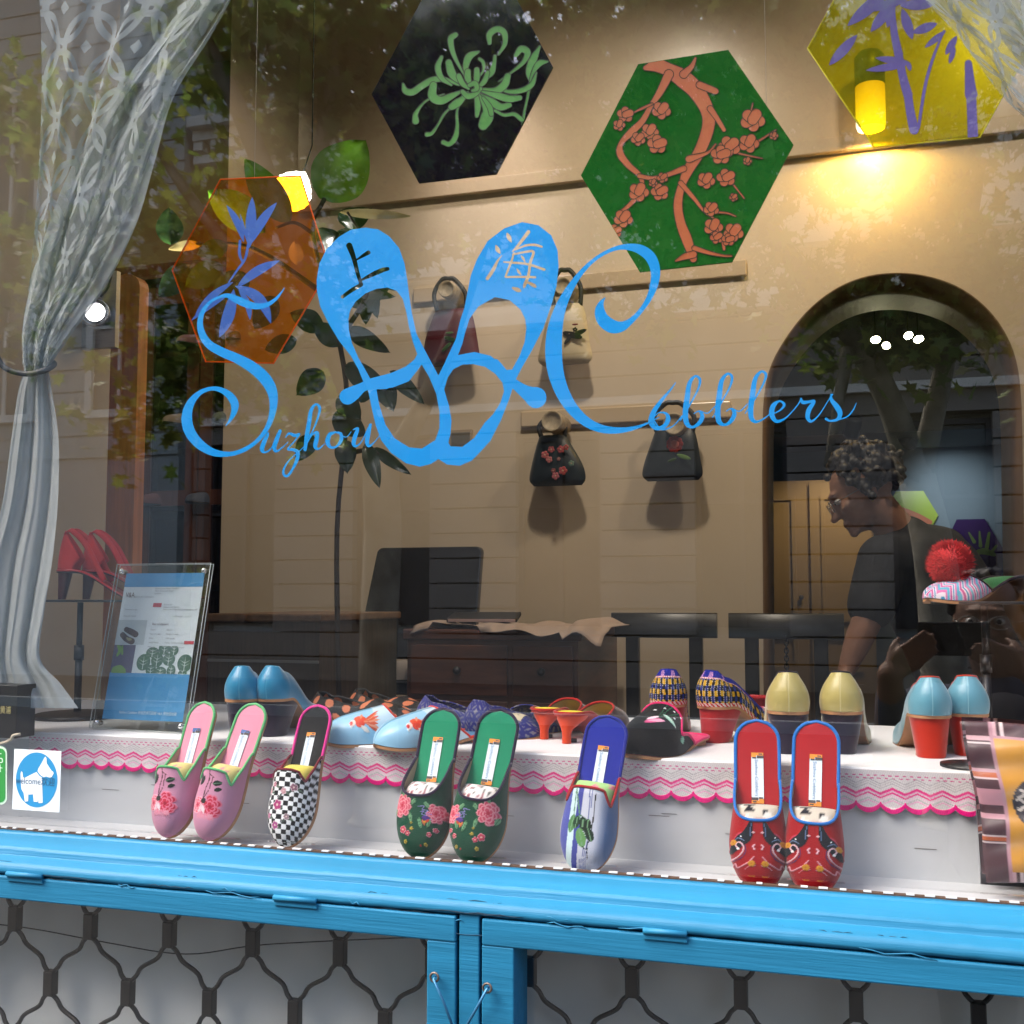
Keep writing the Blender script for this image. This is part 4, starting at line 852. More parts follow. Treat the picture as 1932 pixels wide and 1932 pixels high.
LV = [((636, 436), (706, 520), 74, .99, .96, 0, m_lfd), ((648, 566), (740, 528), 62, .99, .97, 0, m_lfd), ((700, 470), (636, 545), 66, 1.0, .98, 0, m_lfd), ((690, 500), (765, 548), 40, .99, .97, 0, m_lfd), ((602, 374), (690, 266), 100, .80, .78, 8, m_lf), ((548, 420), (462, 300), 58, .82, .75, -12, m_lf), ((500, 438), (393, 360), 66, .82, .78, 10, m_lf), ((640, 400), (775, 408), 17, .86, .95, 0, m_lfp),
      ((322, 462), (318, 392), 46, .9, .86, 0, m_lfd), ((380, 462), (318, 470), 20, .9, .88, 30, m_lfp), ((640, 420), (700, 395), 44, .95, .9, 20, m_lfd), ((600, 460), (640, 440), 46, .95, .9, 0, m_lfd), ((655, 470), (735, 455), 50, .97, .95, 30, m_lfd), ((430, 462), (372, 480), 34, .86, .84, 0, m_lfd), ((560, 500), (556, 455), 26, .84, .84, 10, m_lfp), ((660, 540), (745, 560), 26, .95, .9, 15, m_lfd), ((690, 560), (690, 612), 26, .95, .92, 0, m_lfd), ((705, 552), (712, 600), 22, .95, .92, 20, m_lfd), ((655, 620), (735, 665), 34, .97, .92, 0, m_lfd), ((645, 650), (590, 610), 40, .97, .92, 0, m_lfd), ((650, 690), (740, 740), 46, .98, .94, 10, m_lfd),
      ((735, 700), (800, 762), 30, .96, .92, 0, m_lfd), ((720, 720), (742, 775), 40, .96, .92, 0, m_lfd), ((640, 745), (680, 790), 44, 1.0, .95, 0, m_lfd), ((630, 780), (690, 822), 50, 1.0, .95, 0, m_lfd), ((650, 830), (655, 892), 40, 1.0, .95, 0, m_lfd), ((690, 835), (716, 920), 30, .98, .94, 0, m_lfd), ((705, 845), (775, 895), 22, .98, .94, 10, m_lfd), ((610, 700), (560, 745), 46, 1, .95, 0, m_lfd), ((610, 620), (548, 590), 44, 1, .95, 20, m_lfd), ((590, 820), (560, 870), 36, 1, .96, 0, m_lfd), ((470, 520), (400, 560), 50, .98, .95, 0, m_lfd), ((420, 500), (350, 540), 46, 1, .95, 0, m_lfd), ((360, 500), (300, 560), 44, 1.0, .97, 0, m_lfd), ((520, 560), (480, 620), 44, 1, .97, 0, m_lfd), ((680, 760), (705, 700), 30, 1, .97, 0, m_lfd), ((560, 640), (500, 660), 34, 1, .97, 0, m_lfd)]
for b, t_, w_, yb, yt, rl, mm in LV:
    g, a = leafmesh(b, t_, w_, yb, yt, rl); g.build('leaf', mm, ptl)
lq = at(551, 362, 1.16); lt_ = thing('ribbed_lamp', 'small glowing white ribbed lamp behind the rubber plant leaves', 'lamp', (lq.x, 1.16, lq.z - .06))
g = MB(); g.lathe([(.001, -.060)] + [(.050 * math.sin(PI * (q + .5) / 15) ** .8 + (.0012 if q % 2 else -.0012), -.060 + .12 * (q + .5) / 15) for q in range(15)] + [(.001, .060)], M=Matrix.Translation(lq) @ Matrix.Rotation(R(38), 4, 'Y'), seg=26); g.build('ribbed_shade', mat('lamp_shade_glow', (1, .93, .78), .5, emit=3.2), lt_)
g = MB(); g.tube([lq + Vector((.03, 0, .045)), lq + Vector((.05, .01, .12)), Vector((lq.x + .05, 1.17, 3.94))], .002, 5); g.build('lamp_cord', m_black0, lt_)
# lit round spotlight on its bracket in front of the pier
sp = thing('wall_spotlight', 'round glowing spotlight on a brushed steel bracket beside the left curtain', 'spotlight', at(180, 650, .9))
c = at(180, 590, .92); g = MB(); g.box((at(150, 600, .93).x, .94, at(180, 655, .93).z), (at(213, 600, .93).x, .955, at(180, 512, .93).z)); g.build('bracket', mat('brushed_steel', (.45, .45, .46), .35, metal=.9, var=.1, vs=40, aniso=(1, 1, 20)), sp)
Mx = Matrix.Translation(c) @ Matrix.Rotation(R(28), 4, 'Z') @ Matrix.Rotation(R(90), 4, 'X')
g = MB(); g.lathe([(.034, -.012), (.036, .0), (.034, .010), (.030, .012), (.029, .004), (.0262, .004), (.026, .010), (.0235, .010), (.023, -.002)], M=Mx, seg=30); g.build('lamp_ring', mat('chrome_grey', (.5, .5, .52), .25, metal=.9), sp)
g = MB(); g.lathe([(.0001, .0), (.012, .004), (.0225, .001), (.0225, -.004), (.0001, -.006)], M=Mx, seg=24); g.build('glowing_lens', mat('lamp_glow_white', (1, .96, .98), .3, emit=5), sp)
ld = bpy.data.lights.new('lamp_beam', 'SPOT'); ld.energy = 12; ld.spot_size = R(60); ld.spot_blend = 1; ld.color = (1, .93, .85); ld.shadow_soft_size = .02
lo = bpy.data.objects.new('lamp_beam', ld); COL.objects.link(lo); lo.parent = sp; lo.matrix_parent_inverse = Matrix.Translation(WORLDROOT[sp.name]).inverted(); lo.location = c + Vector((.02, -.02, 0)); lo.rotation_euler = (at(560, 360, .9) - c).to_track_quat('-Z', 'Y').to_euler()
g = MB(); g.tube(cr([at(213, 505, .93), at(205, 540, .92), at(190, 560, .92)], 4), .003, 6); g.build('cable', m_winfr, sp)
# orange wood post edge beside the spotlight
m_owood = mat('orange_wood', (.60, .21, .06), .35, var=.2, vs=10, aniso=(6, 6, .6), coat=.3)
pa, pb2 = at(208, 600, 1.15), at(262, 600, 1.15)
g = MB(); topz = at(235, 517, 1.15).z; w2 = (pb2.x - pa.x) / 2
pp = [(pa.x, FL), (pb2.x, FL), (pb2.x, topz - w2 * .8)] + [(pa.x + w2 + w2 * math.cos(a), topz - w2 * .8 + w2 * .8 * math.sin(a)) for a in np.linspace(0, PI, 9)[1:-1]] + [(pa.x, topz - w2 * .8)]
g.slab([Vector((x_, 1.15, z_)) for x_, z_ in pp], .04); pst = g.build('wooden_post', m_owood); tag(pst, 'orange-brown wooden board with rounded top standing behind the spotlight', 'board')
# ============================================================ SHOES
class Paint:
    def __init__(s, u, v, base, S=None): s.S = S; s.u = u; s.v = v; s.c = np.ones(u.shape + (3,)) * lc(base)
    def put(s, m, col, a=1.0): s.c[m] = s.c[m] * (1 - a) + lc(col) * a; return s
    def disc(s, x, y, r, col, ry=None, a=1.0): return s.put(((s.u - x) / r) ** 2 + ((s.v - y) / (ry or r)) ** 2 < 1, col, a)
    def line(s, pts, w, col, n=5):
        STEP[0] = .004; P = [(p[0], p[1], (p[2] if len(p) > 2 else w)) for p in pts]; return s.put(f_stroke(s.u, s.v, P, n) > 0, col)
    def flower(s, x, y, r, col, ctr='#f3d6d0', n=5, a0=0, edge=None):
        for k in range(n):
            a = a0 + k * 2 * PI / n
            if edge: s.disc(x + r * .6 * math.cos(a), y + r * .6 * math.sin(a), r * .50, edge)
        for k in range(n):
            a = a0 + k * 2 * PI / n; s.disc(x + r * .56 * math.cos(a), y + r * .56 * math.sin(a), r * .40, col)
        return s.disc(x, y, r * .25, ctr)
    def leaf(s, a, b, w, col, vein=None):
        s.line([(p[0], p[1], p[2]) for p in lens(a, b, w, mn=.001)], w, col)
        if vein: s.line([a, b], w * .12, vein)
        return s
    def peony(s, x, y, r, c1='#d8506a', c2='#f2a0ae', c3='#b83048', seed=1):
        g = np.random.default_rng(seed)
        for ring, n_, rr in ((.78, 9, .34), (.52, 7, .32), (.28, 5, .28)):
            for k in range(n_):
                a = k * 2 * PI / n_ + g.uniform(0, .5); s.disc(x + r * ring * math.cos(a), y + r * ring * math.sin(a) * 1.15, r * rr, c2); s.disc(x + r * (ring - .05) * math.cos(a), y + r * (ring - .05) * math.sin(a) * 1.15, r * rr * .74, c1)
        return s.disc(x, y, r * .18, c3)
def halfw(t, point=1.0, pts=None):
    """half width of the sole outline, 1 = widest, along t 0 (heel) .. 1 (toe)"""
    t = np.asarray(t, float)
    P = pts or [(.0, .74), (.10, .76), (.22, .77), (.38, .76), (.50, .82), (.62, .93), (.72, .995), (.78, 1.0)]
    x = np.array([p[0] for p in P]); y = np.array([p[1] for p in P])
    q = np.clip(t, 0, .78); m = sum(np.interp(q + d, x, y) for d in (-.04, -.02, 0, .02, .04)) / 5
    m = np.where(t < .12, m * np.sqrt(np.clip(1 - ((.12 - t) / .12) ** 2, 0, 1)), m)
    m = np.where(t > .72, m * np.clip(1 - ((t - .72) / .28) ** (2.1), 0, 1) ** (.55 * point), m)
    return m
class Shoe:
    def __init__(s, L=.25, W=.088, H=.012, th=.005, hv=.05, arch=.6, point=1.0):
        s.L, s.W, s.H, s.th, s.hv, s.arch, s.point = L, W, H, th, hv, arch, point
    def hw(s, t): return halfw(t, s.point) * s.W / 2
    def sole_z(s, t):
        t = np.asarray(t, float)
        return s.H * (1 - smooth((t - .16) / (s.arch - .16))) + s.H * .0 + .004 * np.clip((t - .85) / .15, 0, 1) ** 2
    def dome(s, t):
        t = np.asarray(t, float); h = np.interp(t, [0, .08, .3, .45, .55, .7, .85, 1], s.prof)
        return h * np.sqrt(np.clip(1 - (np.clip(t - .84, 0, 1) / .16) ** 2, 0, 1))
    flip = 1
    prof = [.055, .058, .056, .055, .052, .042, .033, .026]
    def top(s, S, T, off=0.0, back=.10):
        a = S * PI / 2; w = s.hw(T) - off; h = s.dome(T) - off
        x = w * np.sign(S) * np.abs(np.sin(a)) ** .82; z = np.clip(h, 0, 1) * np.abs(np.cos(a)) ** .72
        y = T * s.L + (z * back * np.exp(-T / .10))
        return np.stack([x, y, s.sole_z(T) + z + .001], -1)
def sole_parts(s, root, m_sole, m_in, m_edge=None, edge_to=.5, heel=None, m_heel=None, ground=None, inset=.94, edge_r=.0022, heel_len=.24, heel_top=.9, heel_bot=.9, tip=None):
    t = np.r_[np.linspace(0, .12, 12), np.linspace(.14, .72, 16), np.linspace(.74, 1, 20)]
    w = s.hw(t); z = s.sole_z(t)
    rows = []
    for zz, k in ((0, 1.0), (-s.th, 1.0)):
        rows.append([(w[i] * k, t[i] * s.L, z[i] + zz) for i in range(len(t))] + [(-w[i] * k, t[i] * s.L, z[i] + zz) for i in range(len(t) - 1, -1, -1)])
    g = MB(); g.grid(rows, closed_u=True)
    for zz in (0, -s.th): g.grid([[(w[i] * q, t[i] * s.L, z[i] + zz) for q in (-1, 1)] for i in range(len(t))])
    g.build('outsole', m_sole, root)
    g = MB(); g.grid([[(w[i] * q * inset, t[i] * s.L * .985 + .0075 * s.L, z[i] + .0015 - .0012 * q * q) for q in (-1, -.5, 0, .5, 1)] for i in range(len(t))]); ins = g.build('insole', m_in, root)
    if m_edge:
        tt = np.linspace(edge_to, 0, 26); P = [(s.hw(a), a * s.L, s.sole_z(a) + .0005) for a in tt] + [(-s.hw(a), a * s.L, s.sole_z(a) + .0005) for a in tt[::-1][1:]]
        g = MB(); g.tube(P, edge_r, 7); g.build('insole_binding', m_edge, root)
    if heel:
        g = MB(); n = 22; rows = []
        zt = s.sole_z(0.0) - s.th
        for q in np.linspace(0, 1, 7):
            row = []
            if heel == 'kitten': k = heel_top + (heel_bot - heel_top) * smooth(min(1, q * 1.6)); kc = k
            else: k = heel_top + (heel_bot - heel_top) * q; kc = k
            for a in np.linspace(0, 2 * PI, n, endpoint=False):
                ww = s.hw(.12) * k; ll = heel_len * s.L / 2 * (k if heel != 'wedge' else 1)
                cx = math.cos(a); sy = math.sin(a)
                x = ww * np.sign(cx) * abs(cx) ** .8; y0 = .004 + ll
                y = y0 + ll * np.sign(sy) * abs(sy) ** (.6 if sy > 0 else 1.0)
                if heel == 'kitten': y = y - (y0 - ll) * 0 - (1 - k) * .0
                ztop = float(s.sole_z(np.clip(y / s.L, 0, 1))) - s.th; z_ = ztop * (1 - q)
                row.append((x, y, z_))
            rows.append(row)
        g.grid(rows, closed_u=True); g.add(rows[-1], [tuple(range(n))]); ho = g.build('heel', m_heel or m_sole, root)
        if tip:
            k = heel_bot; g = MB(); g.lathe([(.0001, -.0), (s.hw(.12) * k * .98, -.0), (s.hw(.12) * k * .98, .005), (.0001, .005)], M=Matrix.Translation((0, .004 + heel_len * s.L / 2, -.0004)) @ Matrix.Diagonal((1.03, heel_len * s.L / 2 * k / (s.hw(.12) * k) * 1.03, 1, 1)), seg=20); g.build('heel_tip', tip, ho)
    return ins
def vamp(s, root, e, paint, m_up, m_lin, m_bind, br=.0018, nu=110, nv=120, stuff=None, stuff_t=None, emb=True):
    """open-backed upper: e(S) gives t of the throat edge for each S in -1..1"""
    S = np.linspace(-1, 1, nu); E = np.array([e(a) for a in S]); v = np.linspace(0, 1, nv)
    SS = np.tile(S, (nv, 1)); TT = E[None, :] + (1 - E[None, :]) * v[:, None]
    P = s.top(SS, TT); uu = P[..., 0] / s.L
    col = paint(Paint(uu * s.flip, TT, '#ffffff', SS), s)
    base = np.median(col.c.reshape(-1, 3), 0); msk = (np.abs(col.c - base).sum(-1) > .06) & (np.abs(col.c - base).sum(-1) < 9); k_ = .0009 * msk if emb else 0 * msk
    P = P + np.stack([np.sin(SS * PI / 2) * k_, 0 * k_, np.cos(SS * PI / 2) * k_], -1)
    g = MB(); g.usecol = True; g.grid(P, np.clip(col.c, 0, 1)); up = g.build('upper', m_up, root)
    g = MB(); g.grid(s.top(SS, TT, .0022)[:, ::-1]); g.build('lining', m_lin, root)
    g = MB(); g.tube(s.top(S, E, -.0004), br, 7); g.build('throat_binding', m_bind, root)
    if stuff:
        a = np.linspace(-.93, .93, 40); f0 = stuff_t if stuff_t is not None else .055
        st = np.array([e(q) for q in a]); em = max(st[14:26].max(), .5)
        tt = np.linspace(0, 1, 16); V = []
        for q in tt:
            T = (em - f0) + (q ** 1.5) * (.16 + f0); SSr = a; k = .25 + .70 * math.sin(PI / 2 * min(1, q * 1.3 + .05))
            p = s.top(SSr, np.full(40, T), .003); p[:, 2] = s.sole_z(T) + (p[:, 2] - s.sole_z(T)) * k; V.append(p)
        V = np.array(V)
        c = Paint(V[..., 0] / s.L, np.tile(np.linspace(0, 1, 16)[:, None], (1, 40)), stuff[0])
        g = MB(); g.usecol = True
        for (dc, n_, sd_) in stuff[1]:
            r_ = np.random.default_rng(sd_)
            for _ in range(n_): c.disc(r_.uniform(-.14, .14), r_.uniform(0, .6), r_.uniform(.008, dc[1]), dc[0], ry=r_.uniform(.02, .09))
        g.grid(V, c.c); g.build('paper_stuffing', mv, root)
    return up
m_lab = mat('label_white', (.66, .74, .80), .6); m_labt = mat('label_blue_text', (.16, .30, .48), .6)
def label_tab(s, root, t0, t1, wd, colr='#e08a20'):
    z = float(s.sole_z(t1)) + .0022; L = s.L
    za, zb = float(s.sole_z(t0)) + .0022, float(s.sole_z(t1)) + .0022
    o = Vector((0, t0 * L, za)); d = Vector((0, (t1 - t0) * L, zb - za)); M = frame_m(o, d, (-1, 0, 0)); ln = d.length
    # local x runs heel -> toe, local y across
    g = MB(); g.add([M @ Vector(p) for p in ((0, -wd / 2, .0004), (ln, -wd / 2, .0004), (ln, wd / 2, .0004), (0, wd / 2, .0004))], [(0, 1, 2, 3)]); lb = g.build('label_strip', m_lab, root)
    g = MB()
    for a in (0, 1):
        for (x0, x1, y0, y1, mi) in ((0, .0035, -.5, .5, 0), (.0035, .0055, -.5, -.1, 0), (.0035, .007, -.05, .5, 1), (.0055, .0075, -.42, -.1, 1), (.001, .0025, .1, .42, 1)):
            if a: x0, x1 = ln - x1, ln - x0; y0, y1 = -y1, -y0
            g.cur = mi; h = .0007 + .0002 * mi; g.add([M @ Vector(p) for p in ((x0, y0 * wd, h), (x1, y0 * wd, h), (x1, y1 * wd, h), (x0, y1 * wd, h))], [(0, 1, 2, 3)])
    g.build('label_emblem', [mat('emblem_' + colr[1:], lin(colr), .6), m_winfr], lb)
    T = Matrix.Translation((.0085, -wd * .20, .0008)); mt = M @ T
    g = text_mb('Suzhou Cobblers', .0056, mt, sx=(ln - .017) / .0385); g.build('label_text', m_labt, lb)
def leaning(px_h, py_h, px_t, py_t, Yh=.128, Yt=.052, twist=0):
    """frame of a mule standing on its toe and leaning on the shelf edge"""
    a, b = at(px_h, py_h, Yh), at(px_t, py_t, Yt); y = (b - a); L = y.length; y.normalize()
    n_ = Vector((math.sin(R(twist)), -math.cos(R(twist)), .0)); z = (n_ - y * n_.dot(y)).normalized(); x = y.cross(z)
    M = Matrix((x, y, z)).transposed().to_4x4(); M.translation = a; return M, L
m_lin_beige = mat('lining_beige', '#b49a80', .8); m_leather = mat('tan_leather_sole', '#a87850', .6, var=.1, vs=30); m_print = mv
def fab(name, c, **k): return mat(name, tuple(lc(c)) if isinstance(c, str) else c, k.pop('rough', .75), bump=.2, bs=1200, sheen=.3, spec=.25, var=.03, vs=40, **k)
def U_throat(side=.36, mid=.60, p=2.2): return lambda S: side + (mid - side) * (1 - abs(S) ** p) ** (.9)
def tongue(side=.36, mid=.52, notch=.60, at_=.66, skew=0):
    x = [-1, -.86, -at_ - .02, -at_ + .06, -at_ + .20, -.2, 0, .2, at_ - .20, at_ - .06, at_ + .02, .86, 1]
    y = [side, side + (notch - side) * .52, notch, notch - .02, mid + .005, mid, mid, mid, mid + .005, notch - .02, notch, side + (notch - side) * .52, side]
    xs = np.linspace(-1, 1, 301); ys = np.interp(xs, x, y); k = np.hanning(13); k /= k.sum(); yp = np.convolve(np.pad(ys, 6, 'edge'), k, 'valid')
    return lambda S: float(np.interp(S, xs, yp))
def mule_front(name, label, group, pxs, e, paint, insole, binding, stuff, twist=0, W=.40, lab=True, lab_col='#e08a20', hv=1.0, point=1.0, edge=None, bead=None, Yh=.128, lift=0, labt=(.20, .50), flip=1):
    M, L = leaning(*pxs, Yh=Yh, twist=twist); t = thing(name, label, 'slipper', group=group, mw=M)
    s = Shoe(L=L, W=L * W, H=.001, th=.006, point=point); s.flip = flip; s.prof = [v * hv * L / .25 for v in (.02, .03, .045, .056, .057, .047, .038, .030)]
    sole_parts(s, t, m_leather, insole, edge or binding, edge_to=e(1) + .02, heel='block', m_heel=m_leather, heel_len=.26, heel_top=.95, heel_bot=.93)
    vamp(s, t, e, paint, m_print, m_lin_beige, binding, emb=not ('checkered' in label or 'striped' in label), stuff=stuff, stuff_t=.12 if 'peony' in label or 'piping' in label else .075)
    if lab: label_tab(s, t, labt[0], labt[1], .0155 * L / .22, lab_col)
    if bead:
        em = e(0); p = s.top(np.array([0.0]), np.array([em - .05]))[0]; g = MB(); g.ball((.004, (em - .055) * L, .008 + float(s.sole_z(em))), .0052 * L / .24); g.ball((.001, (em - .03) * L, .010), (.0028, .004, .0028)); g.build('bead', bead, t)
    return t, s
pearl = mat('pearl_bead', (.75, .68, .55), .25, coat=.5)
brown_b = mat('dark_bead', (.10, .06, .04), .3, coat=.5)
# --- pink pair
def p_pink(c, s):
    c.put(c.u > -9, '#dfa6be'); c.u = c.u * .85; v = c.v
    c.line([(.02, .56), (.012, .62), (.025, .68), (.03, .76)], .006, '#6b4048'); c.line([(-.01, .60), (.0, .68), (.035, .76)], .006, '#6b4048'); c.line([(.02, .58), (-.02, .60)], .005, '#6b4048')
    c.leaf((-.02, .64), (-.07, .62), .035, '#26382e', '#7aa080'); c.leaf((-.035, .68), (-.075, .66), .026, '#26382e'); c.leaf((.05, .60), (.075, .66), .034, '#2c3a30'); c.leaf((.07, .62), (.09, .58), .03, '#34433a')
    c.peony(-.03, .79, .066, '#d83a5c', '#f08ca4', '#b82848', 3); c.peony(.06, .79, .046, '#e8607c', '#f6c0cc', '#c84060', 5)
    c.disc(.022, .76, .018, '#3c3c34'); c.leaf((.02, .79), (.005, .84), .022, '#f4e4e8'); c.leaf((-.02, .86), (-.06, .84), .02, '#f2b8c6'); c.leaf((.03, .78), (.04, .84), .018, '#f2d4dc')
    for k in range(8): c.leaf((-.05 + k * .012, .83), (-.065 + k * .016, .88), .012, '#f0a8ba')
    return c
pk_in = fab('pink_insole', '#f2a9bd'); gr_b = fab('spring_green_binding', '#7fce90')
tg = tongue(.34, .545, .62, .60)
yel_st = ('#f1e2a0', [(('#e8b0b0', .02), 8, 3)])
for px, lb in (((388, 1326, 318, 1582), 'left pink embroidered mule, standing on its toe nearest the acrylic sign'), ((484, 1329, 392, 1588), 'right pink embroidered mule, standing on its toe beside the checkered one')):
    mule_front('mule', lb, 'pink embroidered mules', px, tg, p_pink, pk_in, gr_b, yel_st, twist=-8 if 'left' in lb else -5, lab_col='#3f63a0', bead=pearl, W=.32, hv=1.0)
# --- checkered
def p_chk(c, s):
    q = .030; ua = c.S * s.hw(c.v) / s.L * 1.38; c.put(((np.floor(ua / q + .3) + np.floor(c.v / q)) % 2) > .5, '#141414'); g = np.random.default_rng(4)
    for k in range(9):
        x, y = g.uniform(-.12, .12), g.uniform(.56, .93); c.disc(x, y, .011, '#8c8c8c'); c.disc(x, y, .007, '#1c1c1c'); c.disc(x, y, .003, '#bbbbbb')
    for x, y, r, cl in ((-.01, .66, .022, '#d8a8b0'), (.03, .75, .034, '#c04888'), (.07, .62, .018, '#c88a9c'), (-.08, .63, .024, '#a87888'), (.035, .88, .026, '#c060a0'), (.11, .66, .02, '#e0b0b8'), (-.05, .82, .02, '#a89098'), (.1, .82, .018, '#c878a0')):
        c.leaf((x, y), (x - .05, y + .02), .018, '#6f8272'); c.leaf((x, y), (x + .03, y + .045), .016, '#54645a'); c.flower(x, y, r, cl, edge='#ecd8dc')
    return c
blk_in = fab('black_insole', '#0d0d0e'); mg_b = fab('crimson_binding', '#8e1236'); hp_b = fab('hot_pink_binding', '#ee4aa8')
mule_front('mule', 'black-and-white checkered mule with embroidered flowers, standing alone on its toe', None, (602, 1332, 540, 1600), tongue(.36, .52, .58, .62), p_chk, blk_in, mg_b, ('#f0e27a', []), twist=-6, bead=pearl, edge=hp_b, W=.33, hv=1.0)
# --- green pair
def p_grn(c, s):
    c.put(c.u > -9, '#0b6046'); c.line([(0, .6), (0, 1)], .004, '#0d5a3e')
    c.peony(-.095, .70, .062, '#dc6078', '#f0a8b0', '#c84058', 2); c.peony(.13, .73, .05, '#dc6078', '#f0a8b0', '#c84058', 7)
    for a, b in (((-.03, .69), (.0, .655)), ((-.035, .74), (-.02, .80)), ((-.09, .62), (-.12, .57)), ((-.14, .76), (-.16, .71)), ((.09, .70), (.06, .67)), ((.10, .76), (.09, .82)), ((.05, .83), (.03, .765)), ((-.10, .64), (-.07, .60))): c.leaf(a, b, .024, '#86b58c', '#4a7a55')
    for k in (0, 1): c.line([(.02 + .02 * k, .70 + .03 * k), (.06, .695 + .03 * k), (.05, .715 + .03 * k), (.085, .72 + .03 * k), (.07, .735 + .03 * k), (.11, .74 + .03 * k)], .004, '#a79fd8')
    c.disc(.075, .765, .026, '#6a4c9a', ry=.014); c.leaf((.06, .80), (.10, .77), .016, '#d85a4a'); c.leaf((.075, .81), (.05, .775), .014, '#e08a6a'); c.disc(.07, .79, .008, '#d8a040')
    for x, y, r in ((-.075, .845, .022), (-.04, .865, .016), (.10, .86, .014), (.135, .83, .014)): c.flower(x, y, r, '#d8566e', '#f0d0c0', edge='#f2b8c0')
    for x, y, r in ((-.055, .915, .014), (-.015, .835, .012), (.08, .92, .012), (-.02, .80, .008)): c.flower(x, y, r, '#cdbb58', '#8a6a20')
    c.disc(.05, .93, .006, '#c84848'); return c
gin = fab('emerald_insole', '#0c9c76'); pu_b = fab('plum_binding', '#38204a')
wst = ('#f6f2f0', [(('#b0707a', .010), 26, 5), (('#80807a', .009), 16, 8)])
for px, lb in (((838, 1338, 790, 1622), 'left dark green peony mule with emerald insole, standing on its toe'), ((946, 1340, 888, 1632), 'right dark green peony mule with emerald insole, its peony in full view')):
    mule_front('mule', lb, 'dark green peony mules', px, U_throat(.34, .635, 2.3), p_grn, gin, pu_b, wst, twist=-3 if 'left' in lb else 1, flip=-1 if 'left' in lb else 1, bead=pearl, W=.355)
# --- blue striped
def p_blu(c, s):
    x = c.u; c.put(x > -9, '#e2e4ee')
    c.put((x > .055) & (x < .095), '#d9eef0'); c.put((x > .095) & (x < .155), '#6870b8'); c.put((x > .02) & (x < .055), '#5b62b0')
    for k in range(5): c.put((x > .0 - k * .009) & (x < .0035 - k * .009), '#7780b8')
    m = x < -.075; t_ = np.clip((-.075 - x) / .06, 0, 1)[..., None]; gr_ = lc('#e2e4ee') * (1 - t_) + lc('#6f8cb4') * t_; c.c = np.where(m[..., None], gr_, c.c)
    c.line([(-.055, .55), (-.055, .75), (-.04, .85), (-.045, .92)], .006, '#33302e'); c.line([(.07, .53), (.035, .66), (.02, .74), (.0, .80)], .009, '#7ba588'); c.line([(.07, .55), (.068, .68)], .006, '#7ba588'); c.line([(.03, .68), (-.01, .70), (-.03, .72)], .007, '#5a8a68')
    for a, b, w, cl in (((.065, .68), (.082, .79), .045, '#6f9f68'), ((.04, .69), (.05, .76), .04, '#33563c'), ((.01, .69), (.0, .77), .045, '#2c4a34'), ((-.03, .70), (-.02, .78), .05, '#27402e'), ((-.03, .75), (-.06, .82), .05, '#2b4632'), ((.025, .76), (-.012, .86), .062, '#7fb070')): c.leaf(a, b, w, cl, '#8fb88f')
    c.line([(-.012, .86), (-.03, .87), (-.04, .865)], .006, '#33302e'); return c
bin_ = fab('cobalt_insole', '#1c34a8'); red_b = fab('red_binding', '#b81a22'); bl_b2 = fab('cobalt_edge', '#22309a')
mule_front('mule', 'pale blue striped mule with cobalt insole and embroidered leaves, standing alone on its toe', None, (1150, 1352, 1098, 1650), tongue(.38, .515, .60, .62), p_blu, bin_, red_b, ('#bfe8a0', [(('#f0a0b0', .03), 5, 3)]), twist=-2, bead=brown_b, edge=bl_b2, W=.35, hv=1.0)
# --- red pair
def p_red(c, s):
    c.put(c.u > -9, '#b5121f'); c.u = c.u * .8; c.line([(0, .6), (0, 1)], .0035, '#8a0c18')
    for k in (-1, 1):
        f = lambda P: [(p[0] * k,) + tuple(p[1:]) for p in P]
        c.line(f([(.028, .625, .010), (.04, .67, .016), (.055, .715, .03), (.075, .72, .04), (.10, .755, .03), (.12, .79, .02)]), .02, '#c8506a')
        c.line(f([(.030, .64, .014), (.038, .68, .032), (.052, .72, .054), (.076, .745, .056), (.10, .775, .042), (.115, .80, .024)]), .02, '#16202e')
        c.line(f([(.022, .63, .003), (.032, .68, .004), (.034, .72, .004)]), .004, '#6d86a8'); c.line(f([(.06, .745, .004), (.085, .73, .005), (.10, .74, .003)]), .004, '#7f93b0')
        c.line(f([(.088, .785), (.098, .765), (.085, .752), (.068, .765), (.066, .795), (.085, .825), (.115, .84), (.14, .825)]), .007, '#ecc6cc')
        c.line(f([(.058, .77), (.055, .80), (.075, .835), (.11, .85)]), .004, '#31457a'); c.disc(.088 * k, .786, .006, '#ffffff'); c.disc(.075 * k, .722, .004, '#ffffff'); c.disc(.02 * k, .70, .006, '#f2c8cc')
        c.line(f([(.014, .765), (.022, .775), (.016, .79)]), .008, '#f4c4cc'); c.line(f([(.02, .83, .006), (.045, .86, .006), (.09, .885, .006), (.10, .865, .006), (.115, .87, .006)]), .006, '#e8aab4')
        c.line(f([(.012, .875), (.04, .88), (.06, .895)]), .003, '#e8aab4'); c.flower(.108 * k, .752, .017, '#d8a030', '#c88820', n=6); c.flower(.03 * k, .865, .018, '#d8a030', '#c88820', n=6)
    return c
rin = fab('red_insole', '#b91424'); bb_b = fab('blue_binding', '#2a86d0')
rst = ('#ded6c8', [(('#1c2030', .035), 12, 11), (('#e0b8b0', .04), 6, 5), (('#f4f0e8', .03), 8, 9)])
for px, lb in (((1428, 1360, 1432, 1684), 'left red mule with blue piping, standing on its toe'), ((1541, 1362, 1534, 1693), 'right red mule with blue piping, standing on its toe closest to the plaid cushion')):
    mule_front('mule', lb, 'red embroidered mules', px, U_throat(.36, .635, 2.4), p_red, rin, bb_b, rst, twist=4 if 'left' in lb else 0, bead=brown_b, W=.335)

